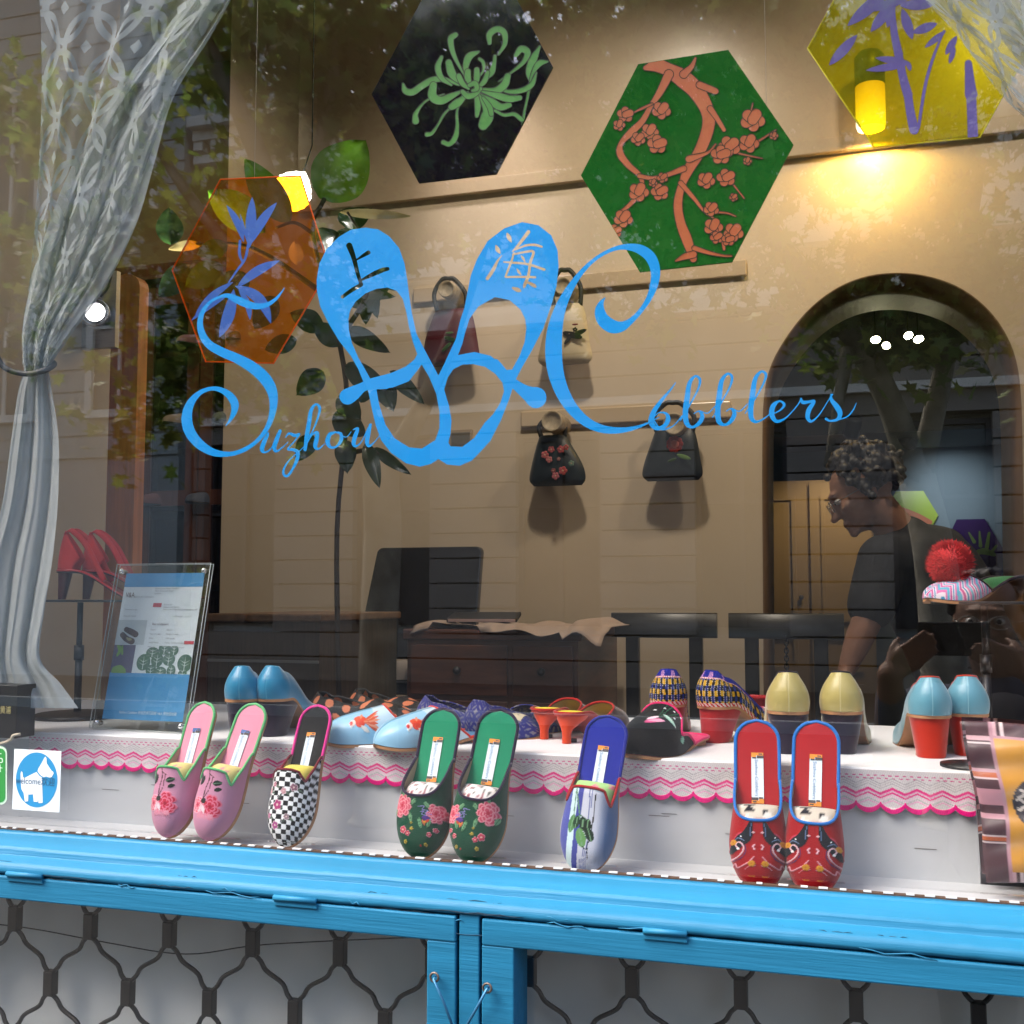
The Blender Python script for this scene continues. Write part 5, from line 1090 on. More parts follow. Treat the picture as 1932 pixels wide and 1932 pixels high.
# --- shoes standing on the shelf top -----------------------------------------
def stand(px, py, px2, py2, z=None, flip=False):
    z = SH + .0004 if z is None else z
    a = atz(px, py, z); b = atz(px2, py2, z); d = (b - a); d.z = 0; d.normalize()
    x = d.cross(Vector((0, 0, 1))); M = Matrix((x, d, Vector((0, 0, 1)))).transposed().to_4x4(); M.translation = a; return M
def lifted(s, th): pass
def pump(name, label, group, M, L, W, H, up_paint, m_up, heelm, topline, heel_kw, m_in=None, m_sole=None, qh=.060, cat='pump', open_to=.62, binding=None, point=1.0, sw=.93, nu=60, nv=150, vh=.9, arch=.66):
    """closed-back shoe: the upper runs from the heel counter to the toe, open on top from just before the heel to open_to"""
    t = thing(name, label, cat, group=group, mw=M); s = Shoe(L=L, W=W, H=H, th=.004, arch=arch, point=point)
    s.prof = [qh, qh * 1.02, qh * .94, qh * .9, .052 * vh, .042 * vh, .034 * vh, .026 * vh]
    s2 = M.inverted()
    T = np.r_[.12 * (1 - np.cos(np.linspace(0, PI / 2, 40))), np.linspace(.125, open_to + .04, 60), np.linspace(open_to + .05, 1, nv - 100)]
    def so(tt):                                       # half opening in S
        q = np.clip((tt - .012) / (open_to - .012), 0, 1); return np.where((tt > .012) & (tt < open_to), sw * (np.sin(PI * q ** .75) ** .42) * (1 - .10 * q), 0)
    O = so(T); u = np.linspace(0, 1, nu // 2); g = MB(); g.usecol = True
    def drop(S_, T_):
        P = s.top(S_, T_, 0, back=.02); return P
    Ptop = []
    for sg in (-1, 1):
        SS = sg * (1 - (1 - O[:, None]) * u[None, :]); TT = np.tile(T[:, None], (1, len(u)))
        # walls rise like a shoe, not like a dome: use height by sin
        P = s.top(SS, TT, 0, back=.02)
        z0 = s.sole_z(TT); hgt = P[..., 2] - z0; hmax = np.maximum(hgt[:, -1:], .004)
        opn = (O > .05)[:, None]
        wall = topline(T)[:, None] * u[None, :]
        hl = np.exp(-(T[:, None] / .28) ** 2); wx = s.hw(T)[:, None] * (1.0 + .10 * np.sin(PI * u[None, :]) - (.12 + .40 * hl) * u[None, :] ** 2.2)
        bl = smooth((T - (open_to - .20)) / .20)[:, None]; bl = np.clip(bl, 0, 1)
        X = np.where(T[:, None] < open_to, sg * wx * (1 - bl) + P[..., 0] * bl, P[..., 0]); Z = np.where(T[:, None] < open_to, (z0 + wall) * (1 - bl) + P[..., 2] * bl, P[..., 2])
        Yv = TT * s.L + np.where(T[:, None] < .12, (1 - T[:, None] / .12) * (-.006 * np.sin(PI * u[None, :]) + .010 * u[None, :] ** 2), 0)
        V = np.stack([X, Yv, Z], -1); V3 = V.copy()
        c = up_paint(Paint(V[..., 0] / L, TT, '#ffffff'), s, V, u[None, :] * np.ones_like(TT)); V3 = V if sg < 0 else V[:, ::-1]
        g.grid(V3, np.clip(c.c if sg < 0 else c.c[:, ::-1], 0, 1)); Ptop.append(V[:, -1][(T < open_to)])
    o = g.build('upper', m_up, t); o.modifiers.new('s', 'SOLIDIFY').thickness = .0018
    ring = list(Ptop[0][::-1]) + list(Ptop[1][1:])
    if binding: b = MB(); b.tube(ring, .0013, 6); b.build('topline_binding', binding, t)
    sole_parts(s, t, m_sole or m_leather, m_in or m_lin_beige, **heel_kw, m_heel=heelm)
    return t, s
satin = mat('satin_print', rough=.34, attr='Col', bump=.15, bs=500, spec=.5, sheen=.4)
def tl(hq, side=.034): return lambda T: np.interp(T, [0, .06, .14, .30, .6], [hq, hq * .97, hq * .80, side, side * .9])
def plain(colr, seam=None):
    def f(c, s, V, u):
        c.put(c.u > -9, colr)
        if seam: c.put(np.abs(c.u) < .004, seam)
        return c
    return f
HT = dict(heel='block', heel_len=.30, heel_top=1.0, heel_bot=.62)
plum_h = fab('plum_heel', '#2c1a38', rough=.4); or_h = fab('orange_heel', '#c33a16', rough=.45); red_h = fab('red_heel', '#b4121c'); or_b = fab('orange_binding', '#d4451c')
for (px, tp, lb) in (((450, 1392), (500, 1360), 'left turquoise satin pump with plum block heel, seen from behind'), ((502, 1391), (590, 1365), 'right turquoise satin pump with plum block heel, its toe to the right')):
    pump('pump', lb, 'turquoise satin pumps', stand(*px, *tp), .21, .068, .056, plain('#3f9cc0', '#5fb4d4'), satin, plum_h, tl(.050), dict(heel='block', heel_len=.34, heel_top=1.0, heel_bot=.68))
def p_cream(c, s, V, u):
    c.put(c.u > -9, '#c8bb7c'); c.put(np.abs(c.u) < .003, '#e0d8a8'); return c
for (px, tp, lb) in (((1490, 1424), (1474, 1376), 'left cream satin pump with plum heel, seen from behind'), ((1588, 1424), (1602, 1376), 'right cream satin pump with plum heel, seen from behind')):
    pump('pump', lb, 'cream satin pumps', stand(*px, *tp), .21, .072, .056, p_cream, satin, plum_h, tl(.053), dict(heel='block', heel_len=.28, heel_top=1.0, heel_bot=.66, tip=m_leather), binding=plum_h)
for (px, tp, lb) in (((1762, 1432), (1716, 1386), 'left pale blue pump with orange heel, beside the cream pair'), ((1830, 1428), (1812, 1385), 'right pale blue pump with orange heel, half hidden by the plaid cushion')):
    pump('pump', lb, 'pale blue pumps with orange heels', stand(*px, *tp), .21, .070, .055, plain('#74aebf', '#9ccbd8'), satin, or_h, tl(.050), dict(heel='block', heel_len=.28, heel_top=.95, heel_bot=.68, tip=m_leather), binding=or_b)
def p_woven(c, s, V, u):
    a = np.arctan2(V[..., 0], .03 * np.ones_like(u)) ; arc = np.where(c.v < .12, np.arctan2(V[..., 0], (.12 - c.v) * s.L + 1e-3) * .035, np.sign(V[..., 0]) * (.055 + (c.v - .12) * s.L)); h = u * np.interp(c.v, [0, .14, .3, .6, 1], [.05, .043, .032, .034, .04])
    i = np.floor(arc / .0058); j = np.floor(h / .0036); k = (i * 7 + j * 3) % 5
    c.put(u > -1, '#14141c'); c.put((i % 2 == 0) & (j % 4 < 2), '#e2b818'); c.put((i % 2 == 1) & ((j // 2) % 2 == 1), '#20449a'); c.put((i % 2 == 1) & ((j // 2) % 2 == 0), '#15151c')
    c.put((np.floor(arc / .0011) % 5 == 0) & (np.floor(h / .0012) % 2 == 0), '#d8d4cc')
    top = h > np.interp(c.v, [0, .14, .3, .6, 1], [.038, .034, .024, .03, .05]); q = (np.floor(arc / .0022) + np.floor(h / .0016)) % 4
    c.put(top & (q == 0), '#f2ece8'); c.put(top & (q == 1), '#f08098'); c.put(top & (q == 2), '#e8e0dc'); c.put(top & (q == 3), '#e04a48')
    bt = h < .005; c.put(bt & (q < 2), '#d8404a'); c.put(bt & (q >= 2), '#e8e0d8')
    tb = (u > .80) & (c.v < .5); c.put(tb, '#2330a0')
    for ax in (-.012, .010, .045, -.045): c.put(tb & (np.abs(arc - ax) < .004) & (np.sin(arc * 4200 + h * 2500) > -.1) & (u < .95), '#f0b8dc')
    return c
wv = mat('woven_print', rough=.8, attr='Col', bump=.9, bs=420, spec=.2)
for (px, tp, lb) in (((1262, 1398), (1262, 1374), 'left woven pump in yellow, black and blue, half hidden by the black floral mule'), ((1330, 1402), (1400, 1392), 'right woven pump in yellow, black and blue with red block heel in full view')):
    t_, s_ = pump('pump', lb, 'woven pumps with red heels', stand(*px, *tp), .21, .070, .052, p_woven, wv, red_h, tl(.052), dict(heel='block', heel_len=.30, heel_top=.98, heel_bot=.66, tip=m_leather), nu=160, nv=260)
    if 'full' in lb:
        g = MB(); p = s_.top(np.array([0.]), np.array([.72]))[0]; b_ = Vector(p)
        for k in range(26):
            a = k * 2 * PI / 26; g.tube(cr([b_ + Vector((0, -.01, .004)), b_ + Vector((.018 * math.cos(a), -.012 + .012 * math.sin(a), .020)), b_ + Vector((.03 * math.cos(a), .012 + .02 * math.sin(a), .004))], 5), .002, 5)
        g.build('red_tassel', red_h, t_)
# black flats with orange dots
def p_dots(base, dot, r, sp):
    def f(c, s, V, u):
        c.put(c.u > -9, base); g = np.random.default_rng(3)
        arc = np.where(c.v < .12, np.arctan2(V[..., 0], (.12 - c.v) * s.L + 1e-3) * .035, np.sign(V[..., 0]) * (.055 + (c.v - .12) * s.L)); h = u * .045
        for a0 in np.arange(-.3, .3, sp):
            for hh_ in (.012, .036): c.put((arc - a0 - (sp / 2 if hh_ > .02 else 0)) ** 2 + (h - hh_) ** 2 < r * r, dot)
        return c
    return f
for (px, tp, lb) in (((592, 1360), (720, 1368), 'left black flat with orange dots, its heel behind the checkered mule'), ((668, 1352), (770, 1364), 'right black flat with orange dots behind the goldfish mules')):
    pump('flat_shoe', lb, 'black flats with orange dots', stand(*px, *tp), .205, .066, .009, p_dots('#1c1815', '#e8966c', .0085, .036), mat('flat_print', rough=.7, attr='Col'), m_leather, tl(.040, .034), dict(heel='block', heel_len=.26, heel_top=.95, heel_bot=.95), cat='flat shoe', qh=.040, binding=mat('black_trim', (.02, .02, .02), .6), arch=.4)
# blue lattice pair
def p_lat(c, s, V, u):
    arc = np.where(c.v < .12, np.arctan2(V[..., 0], (.12 - c.v) * s.L + 1e-3) * .035, np.sign(V[..., 0]) * (.055 + (c.v - .12) * s.L)); h = u * .052
    c.put(c.u > -9, '#8d8b96'); q = .026; a = (arc / q) % 1 - .5; b = (h / q + .2) % 1 - .5
    for ox, oy in ((0, 0), (.5, .5), (.5, -.5), (-.5, .5), (-.5, -.5)): c.put(np.abs(np.hypot(a - ox, b - oy) - .5) < .085, '#2a2f86')
    c.put(np.hypot(np.abs(a) - .5, np.abs(b) - .5) < .12, '#2a2f86'); return c
for (px, tp, lb) in (((792, 1382), (930, 1388), 'left blue and grey lattice-print wedge, farther behind the green mules'), ((888, 1396), (1010, 1380), 'right blue and grey lattice-print wedge showing between the green mules')):
    t_, s_ = pump('wedge_shoe', lb, 'lattice-print wedges', stand(*px, *tp), .20, .070, .012, p_lat, mat('lattice_print', rough=.8, attr='Col', bump=.3, bs=700), m_black, tl(.046, .036), dict(heel='block', heel_len=.4, heel_top=1, heel_bot=1), cat='wedge shoe', qh=.046, arch=.45)
    g = MB(); V = s_.top(*[a.T for a in np.meshgrid(np.linspace(-.45, .45, 16), np.linspace(.64, .86, 16), indexing='ij')], -.0006); g.usecol = True
    c = Paint(V[..., 0] / s_.L, V[..., 1] / s_.L, '#e2d9bc'); [c.line([(-.05, q), (.05, q + .02)], .006, '#8c8878') for q in (.68, .72, .76, .80)]; g.grid(V, c.c); g.build('toe_patch', mv, t_)
# mules lying on the shelf
def mule_lie(name, label, group, M, L, W, H, e, paint, insole, binding, heelkw, m_up=None, prof=None, point=1.0, sole=None, edge=None, arch=.62, stuff=None, th=.004, edge_r=.0022):
    t = thing(name, label, 'slipper', group=group, mw=M); s = Shoe(L=L, W=W, H=H, th=th, point=point, arch=arch)
    s.prof = prof or [.02, .03, .045, .055, .054, .045, .036, .028]
    sole_parts(s, t, sole or m_leather, insole, edge or binding, edge_to=e(1), edge_r=edge_r, **heelkw)
    vamp(s, t, e, paint, m_up or m_print, m_lin_beige, binding, stuff=stuff); return t, s
def backstand(toe, heel, L, z=None):
    """frame from a toe pixel and a heading pixel (both on the surface)"""
    z = SH + .0004 if z is None else z
    a = atz(*toe, z); b = atz(*heel, z); d = (a - b); d.z = 0; d.normalize(); x = d.cross(Vector((0, 0, 1))); M = Matrix((x, d, Vector((0, 0, 1)))).transposed().to_4x4(); M.translation = a - d * L; return M
def p_fish(flip):
    def f(c, s):
        c.u = c.S * .175; c.v = c.v - .05; c.put(c.u > -9, '#acd8f0'); c.put(c.v < .60, '#d6ecf6'); c.line([(0, .5), (0, .98)], .014, '#6ba6c4')
        fx = lambda x: x * flip
        for sg in (1, -1):
            x0 = .098 * sg
            c.leaf((x0 + .0, .66), (x0 - .03 * sg, .74), .05, '#e4683c'); c.disc(x0, .70, .024, '#e8562c', ry=.036); c.disc(x0 + .004, .755, .020, '#f4ded4'); c.disc(x0 + .004, .765, .012, '#d8382c'); c.disc(x0 + .016 * sg, .765, .007, '#ffffff'); c.disc(x0 + .016 * sg, .765, .003, '#101018')
            for k in range(7): c.leaf((x0, .68), (x0 + (-.06 + k * .018), .565 + .006 * (k % 3)), .016, '#f0a888' if k % 2 else '#e4683c')
            c.leaf((x0 + .02 * sg, .70), (x0 + .05 * sg, .64), .02, '#f2ece4'); c.leaf((x0 - .02 * sg, .70), (x0 - .05 * sg, .68), .018, '#f0a888')
            for k in range(5): c.disc(x0, .69 + k * .01, .014 - k * .001, '#c83c1c', ry=.002)
        return c
    return f
rb2 = fab('coral_binding', '#d8452c')
for toe, hd, lb, fl in (((606, 1402), (760, 1396), 'left pale blue goldfish mule, its toe over the checkered mule', 1), ((706, 1410), (870, 1398), 'right pale blue goldfish mule, nearer the green mules', 1)):
    mule_lie('mule', lb, 'goldfish mules', backstand(toe, hd, .205), .205, .078, .012, U_throat(.34, .56, 2.4), p_fish(fl), fab('blue_insole', '#5d93b8'), rb2, dict(heel='block', m_heel=m_leather, heel_len=.25), m_up=satin, prof=[.02, .03, .040, .048, .050, .044, .036, .029])
# orange kitten heels
def p_brown(c, s):
    c.put(c.u > -9, '#4a1c10'); c.disc(0, .8, .09, '#8a2c12', ry=.08); return c
org = fab('orange_suede', '#d8520f'); orr = fab('red_suede_rim', '#c02a18'); blk = mat('black_rubber', (.02, .02, .02), .5)
for px, tp, lb in (((1022, 1396), (1120, 1362), 'left orange kitten-heel mule beside the lattice wedge'), ((1062, 1404), (1190, 1374), 'right orange kitten-heel mule beside the cobalt insole')):
    t_, s_ = mule_lie('mule', lb, 'orange kitten-heel mules', stand(*px, *tp), .195, .062, .043, U_throat(.40, .66, 2.3), p_brown, mat('yellow_insole', (.85, .72, .04), .6), orr, dict(heel='kitten', m_heel=org, heel_len=.26, heel_top=.92, heel_bot=.26, tip=blk), m_up=satin, point=1.2, arch=.7, sole=orr, edge=orr)
# black floral mule
def p_flor(c, s):
    c.u = c.S * .22 + .09; c.put(c.u > -9, '#121212'); c.line([(.02, .52, .008), (.04, .62, .006), (.05, .74, .004)], .006, '#2f7358'); c.line([(-.03, .52, .007), (0, .62, .006), (.03, .70, .003)], .005, '#2f7358'); c.line([(.06, .56, .007), (.06, .66, .004), (.06, .76, .003)], .005, '#2f7358')
    c.leaf((.045, .70), (-.04, .72), .034, '#b8e0cc', '#ffffff'); c.leaf((-.10, .62), (-.10, .70), .022, '#a8d8c4'); c.leaf((.04, .76), (.085, .84), .04, '#e46aa0'); c.leaf((.02, .76), (.08, .82), .03, '#f4b8d0'); c.leaf((.06, .74), (.09, .80), .022, '#fbe0ea')
    for x, y in ((.01, .60), (-.035, .58), (.06, .62), (-.01, .66), (.09, .66)): c.disc(x, y, .006, '#ffffff')
    return c
hpink = fab('hot_pink_rim', '#e83a80')
mule_lie('mule', 'black mule with embroidered flowers and pink piping, its toe overhanging the shelf edge', None, backstand((1196, 1430), (1300, 1402), .19), .19, .084, .011, tongue(.36, .56, .66, .78), p_flor, hpink, hpink, dict(heel='block', m_heel=m_leather, heel_len=.25), prof=[.02, .035, .052, .064, .063, .052, .041, .030])
# ============================================================ STANDS, SANDALS, SIGN, STICKERS, CUSHION
def stand_thing(label, base_px, Yb, top_z, x0, x1, y0, y1, group='black shoe stands on the shelf', r=.075):
    b = at(base_px[0], base_px[1], Yb); t = thing('shoe_stand', label, 'display stand', (b.x, Yb, SH), group)
    g = MB(); g.lathe([(.001, SH + .0005), (r, SH + .0005), (r, SH + .005), (r * .9, SH + .0075), (.014, SH + .010), (.001, SH + .010)], c=(b.x, Yb, 0), seg=40); g.build('base_plate', m_iron, t)
    g = MB(); g.lathe([(.001, SH + .0101), (.0062, SH + .0101), (.0062, SH + .10), (.001, SH + .10)], c=(b.x, Yb, 0)); g.lathe([(.001, SH + .099), (.0085, SH + .099), (.0085, SH + .125), (.001, SH + .125)], c=(b.x, Yb, 0)); g.lathe([(.001, SH + .12), (.005, SH + .12), (.005, top_z - .0005), (.001, top_z - .0005)], c=(b.x, Yb, 0)); g.build('pole', m_iron, t)
    g = MB(); g.box((x0, y0, top_z), (x1, y1, top_z + .004)); g.build('top_plate', m_iron, t, bevel=.001); return t
# left stand with the red sandals
Yl_ = .34
tz = at(150, 1136, Yl_).z
stand_thing('black shoe stand under the red sandals at the left end of the shelf', (147, 1300), Yl_, tz, at(100, 1130, Yl_).x, at(262, 1140, Yl_).x, Yl_ - .03, Yl_ + .035)
redl = mat('red_patent', (.55, .02, .02), .28, coat=.5, var=.05, vs=20); reds = fab('red_suede', (.60, .035, .03)); goldb = mat('gold_trim', (.6, .5, .12), .35)
def sandal(label, hx, dirx, M):
    L, W, H = .235, .074, .055
    t = thing('sandal', label, 'sandal', group='red slingback sandals', mw=M); s = Shoe(L=L, W=W, H=H, th=.004, arch=.68, point=1.1)
    sole_parts(s, t, mat('dark_sole', (.05, .02, .02), .5), redl, redl, edge_to=.7, heel='block', m_heel=mat('dark_red_heel', (.10, .012, .016), .4), heel_len=.15, heel_top=.66, heel_bot=.36)
    A = np.linspace(-PI * .56, PI * .56, 30); V = []
    for q in np.linspace(0, 1, 12):
        V.append([(W * .37 * (1 - .30 * q) * math.sin(a), W * .42 - W * .40 * math.cos(a) + .012 * q * q, H + .002 + q * (.018 + .058 * math.cos(a * .88) ** .9)) for a in A])
    g = MB(); g.grid(V); c = g.build('heel_cup', reds, t); c.modifiers.new('s', 'SOLIDIFY').thickness = .0022
    for k in (-1, 1):
        P = cr([(k * W * .08, .016, H + .074), (k * W * .28, .030, H + .078), (k * W * .36, .058, H + .052), (k * W * .38, .080, H + .012), (k * W * .36, .096, H - .020)], 7); RW_ = [[Vector(p) + Vector((0, dy, dz)) for p in P] for dy, dz in ((-.0045, -.003), (.0045, .003))]
        g = MB(); g.grid(RW_); o_ = g.build('ankle_strap', reds, t); o_.modifiers.new('s', 'SOLIDIFY').thickness = .002
    e = U_throat(.60, .70, 2.2); s.prof = [.02, .03, .04, .045, .047, .042, .034, .026]
    S = np.linspace(-1, 1, 50); v = np.linspace(0, 1, 24); E_ = np.array([e(a) for a in S]); SS = np.tile(S, (24, 1)); TT = E_[None] + (.93 - E_[None]) * v[:, None]
    g = MB(); g.grid(s.top(SS, TT)); u = g.build('toe_band', redl, t); u.modifiers.new('s', 'SOLIDIFY').thickness = .002
    g = MB(); g.tube(s.top(S, E_), .0016, 6); g.build('throat_binding', goldb, t)
for lb, x_, y_, rz in (('left red sandal, its looped heel cup open to the curtain', 106, .335, -68), ('right red sandal on the stand, half behind the acrylic sign', 152, .375, -64)):
    p = at(x_, 1130, y_); M = Matrix.Translation((p.x, y_, tz + .0045)) @ Matrix.Rotation(R(rz), 4, 'Z') @ Matrix.Scale(.92, 4); sandal(lb, 0, 0, M)
# acrylic sign holder
BL = atz(172, 1374, SH + .002); BR = atz(354, 1383, SH + .002)
def same_x(px, py, X):
    d = ray(px, py); Y = CAMP.y + d.y * ((X - CAMP.x) / d.x) if abs(d.x) > 1e-6 else 0; return at(px, py, Y)
TL, TR = same_x(222, 1066, BL.x), same_x(409, 1066, BR.x)
TR = Vector((BR.x, BR.y + (TL.y - BL.y), TL.z)); TL = Vector((BL.x, TL.y, TL.z))
Mh = frame_m(BL, BR - BL, TL - BL); hw_, hh_ = (BR - BL).length, (TL - BL).length
hs = thing('sign_holder', 'clear acrylic sign holder with a blue-headed museum page leaning beside the pink mules', 'sign', BL)
acr = glassy('clear_acrylic', tint=(.93, .95, .95), ior=1.5); acre = mat('acrylic_edge', (.55, .58, .56), .3)
def onp(mb, x0, y0, x1, y1, z=0.0): mb.add([Mh @ Vector((x0 * hw_, y0 * hh_, z)), Mh @ Vector((x1 * hw_, y0 * hh_, z)), Mh @ Vector((x1 * hw_, y1 * hh_, z)), Mh @ Vector((x0 * hw_, y1 * hh_, z))], [(0, 1, 2, 3)]); return mb
g = MB(); g.box((0, 0, .003), (hw_, hh_, .005), M=Mh); g.build('front_sheet', acr, hs)
g = MB(); g.box((0, 0, -.005), (hw_, hh_, -.002), M=Mh); g.build('back_sheet', acr, hs)
g = MB(); cs = [Mh @ Vector((a * hw_, b * hh_, 0.0)) for a, b in ((0, 0), (1, 0), (1, 1), (0, 1))]
for z_ in (.0045, -.003):
    cs = [Mh @ Vector((a * hw_, b * hh_, z_)) for a, b in ((0, 0), (1, 0), (1, 1), (0, 1))]; g.tube(cs, .0008, 5, closed=True)
g.build('sheet_edge', acre, hs)
g = MB()
for a, b in ((.06, .955), (.94, .955), (.07, .035), (.94, .035)): g.lathe([(.0001, -.006), (.0042, -.006), (.0042, .0065), (.003, .0085), (.0001, .009)], M=Mh @ Matrix.Translation((a * hw_, b * hh_, 0)), seg=14)
g.build('corner_screw', mat('chrome', (.7, .7, .7), .15, metal=1), hs)
pg = onp(MB(), .10, .06, .935, .945, .0); page = pg.build('page', mat('white_paper', (.74, .77, .80), .6), hs)
mbl = mat('page_blue', (.055, .28, .56), .5); mtx = mat('page_text', (.25, .25, .27), .6); mrd = mat('page_red', (.5, .04, .07), .6)
g = MB(); onp(g, .10, .86, .935, .945, .0003); onp(g, .10, .06, .935, .335, .0003); g.build('blue_block', mbl, page)
mlg = mat('page_picture_ground', (.50, .54, .57), .6); mpd = mat('page_shoe_dark', (.05, .015, .02), .6); mgr2 = mat('page_leaf_green', (.07, .15, .11), .6); mpu = mat('page_purple', (.09, .07, .15), .6)
g = MB(); onp(g, .10, .505, .41, .655, .0003); g.build('picture', mlg, page)
g = MB(); onp(g, .10, .335, .33, .503, .0003); g.build('picture', mpu, page)
def psheet(field, bb, step, m, name, z): sheet(field, bb, step, lambda x, y: Mh @ Vector((x * hw_, (1 - y) * hh_, z))).build(name, m, page)
psheet(lambda X, Y: U(f_stroke(X, Y * 1.65, [(.20, .665, .05), (.26, .69, .062), (.31, .715, .06)]), f_stroke(X, Y * 1.65, [(.17, .72, .055), (.22, .76, .06), (.28, .785, .065)])), (.1, .35, .4, .50), .004, mpd, 'picture_slippers', .0006)
psheet(lambda X, Y: U(f_stroke(X, Y * 1.65, [(.22, .750, .012), (.25, .765, .03), (.27, .765, .02)])), (.1, .40, .4, .50), .003, mat('page_olive', (.30, .28, .14), .6), 'picture_emblem', .0009)
LFS = [(.52, .54, .075, .05), (.64, .515, .07, .06), (.74, .525, .05, .05), (.44, .60, .08, .08), (.58, .585, .07, .07), (.70, .58, .07, .06), (.87, .60, .085, .085), (.53, .645, .06, .05), (.63, .655, .07, .05), (.74, .645, .05, .055), (.86, .66, .05, .03)]
psheet(lambda X, Y: np.minimum(U(*[.04 * (1 - np.hypot((X - a) / (c_ * .9), (Y - b) / (d_ * .62))) for a, b, c_, d_ in LFS]), np.minimum(Y - .5, .664 - Y)), (.34, .5, .93, .668), .0035, mgr2, 'printed_leaves', .0006)
psheet(lambda X, Y: U(*[f_stroke(X, Y, [(a, b + d_ * .5, .008), (a, b - d_ * .45, .003)]) for a, b, c_, d_ in LFS], *[f_stroke(X, Y, [(a, b + d_ * .2 - k * .018, .004), (a + s_ * c_ * .6, b - k * .018, .002)]) for a, b, c_, d_ in LFS for k in (0, 1) for s_ in (-1, 1)]), (.34, .502, .93, .664), .003, mat('page_vein', (.6, .66, .62), .6), 'leaf_veins', .0009)
psheet(lambda X, Y: U(f_stroke(X, Y, [(.14, .5, .02), (.17, .53, .035), (.15, .56, .02)]), f_stroke(X, Y, [(.19, .505, .015), (.2, .55, .02)]), f_stroke(X, Y, [(.14, .655, .05), (.2, .65, .06), (.25, .66, .04)])), (.1, .5, .33, .664), .004, mat('page_lime', (.18, .35, .06), .6), 'printed_leaves', .0006)
def ptext(body, x, y, size, m, nm='printed_text', sx=1):
    text_mb(body, size, Mh @ Matrix.Translation((x * hw_, (1 - y) * hh_, .0008)), sx=sx).build(nm, m, page)
ptext('V&A', .135, .205, .0115, mat('page_text_dark', (.10, .03, .04), .6), sx=.8)
ptext('Search the Collections', .23, .207, .0042, mtx); ptext('Victoria and Albert Museum\nV&A  Cromwell Road\nLondon', .44, .155, .0040, mtx)
onp(MB(), .445, .735, .535, .760, .0005).build('red_button', mrd, page); onp(MB(), .83, .512, .93, .532, .0005).build('red_button', mrd, page)
ptext('Return to:\nslippers and Search\nSearch the Collections, results, shoes, silk', .56, .255, .0038, mtx); ptext('Download image', .15, .285, .0036, mtx); ptext('Print this record', .15, .325, .0036, mtx); ptext('1 of 3 results    < 1 2 3 >', .67, .325, .0036, mtx)
ptext('Pair of slippers', .47, .375, .0052, mat('page_text_dark', (.10, .03, .04), .6)); 
for k, (a, b) in enumerate((('Object:', 'Slippers'), ('Place of origin:', 'Shanghai (made)'), ('Date:', '1999 (made)'), ('Artist/Maker:', 'Suzhou Cobblers (maker)'), ('Materials:', 'Silk, embroidered by hand'), ('Museum number:', 'FE. 00'), ('Gallery location:', 'In store'))): ptext(a, .46, .407 + k * .026, .0036, mtx); ptext(b, .63, .407 + k * .026, .0036, mtx)
ptext('Suzhou Cobblers 的丝质绣花鞋被 V&A 博物馆收藏', .27, .905, .0058, mat('page_white_text', (.65, .75, .82), .6), sx=.86)

# dog sticker on the pane
st = thing('pet_sticker', 'square white sticker with a blue disc and a white dog, reading welcome', 'sticker', at(70, 1530, -.0045)); SYs = -.0046
g = MB(); g.add([at(x, y, SYs) for x, y in ((23, 1532), (111, 1529), (118, 1414), (26, 1416))][::1], [(0, 1, 2, 3)])
g = MB(); a0, a1 = at(24, 1532, SYs), at(116, 1415, SYs); sx0, sx1, sz0_, sz1_ = at(25, 1470, SYs).x, at(114, 1470, SYs).x, at(70, 1530, SYs).z, at(70, 1415, SYs).z
g.box((sx0, SYs, sz0_), (sx1, SYs + .0004, sz1_)); stb = g.build('sticker_sheet', mat('sticker_white', (.74, .79, .82), .4), st)
def smap(e): return lambda x, y: Vector((sx0 + (sx1 - sx0) * x, SYs - e, sz1_ + (sz0_ - sz1_) * y))
sheet(lambda X, Y: (1 - np.hypot((X - .5) / .44, (Y - .49) / .45)) * .4, (0, 0, 1, 1), .01, smap(.0003)).build('blue_disc', mat('sticker_blue', (.03, .26, .52), .4), stb)
dog = [(.60, .21), (.655, .12), (.68, .10), (.70, .13), (.71, .21), (.77, .28), (.82, .33), (.85, .34), (.86, .37), (.82, .43), (.78, .44), (.70, .425), (.66, .44), (.60, .42), (.52, .35), (.53, .31)]
body = [(.50, .36), (.56, .42), (.62, .45), (.62, .47), (.65, .86), (.57, .87), (.56, .86), (.545, .74), (.545, .85), (.46, .85), (.44, .73), (.35, .74), (.34, .72), (.34, .85), (.27, .86), (.24, .72), (.19, .66), (.17, .55), (.16, .40), (.175, .36), (.20, .38), (.215, .46), (.25, .47), (.36, .42)]
sheet(lambda X, Y: U(f_poly(X, Y, dog), f_poly(X, Y, body)), (.1, .05, .95, .95), .008, smap(.0006)).build('white_dog', mat('sticker_white2', (.78, .82, .85), .4), stb)
M = frame_m((sx0 + (sx1 - sx0) * .06, SYs - .0009, sz1_ + (sz0_ - sz1_) * .565), (1, 0, 0), (0, 0, 1)); text_mb('welcome欢迎', .0125, M, sx=.93).build('sticker_text', mat('sticker_text', (.03, .10, .18), .5), stb)
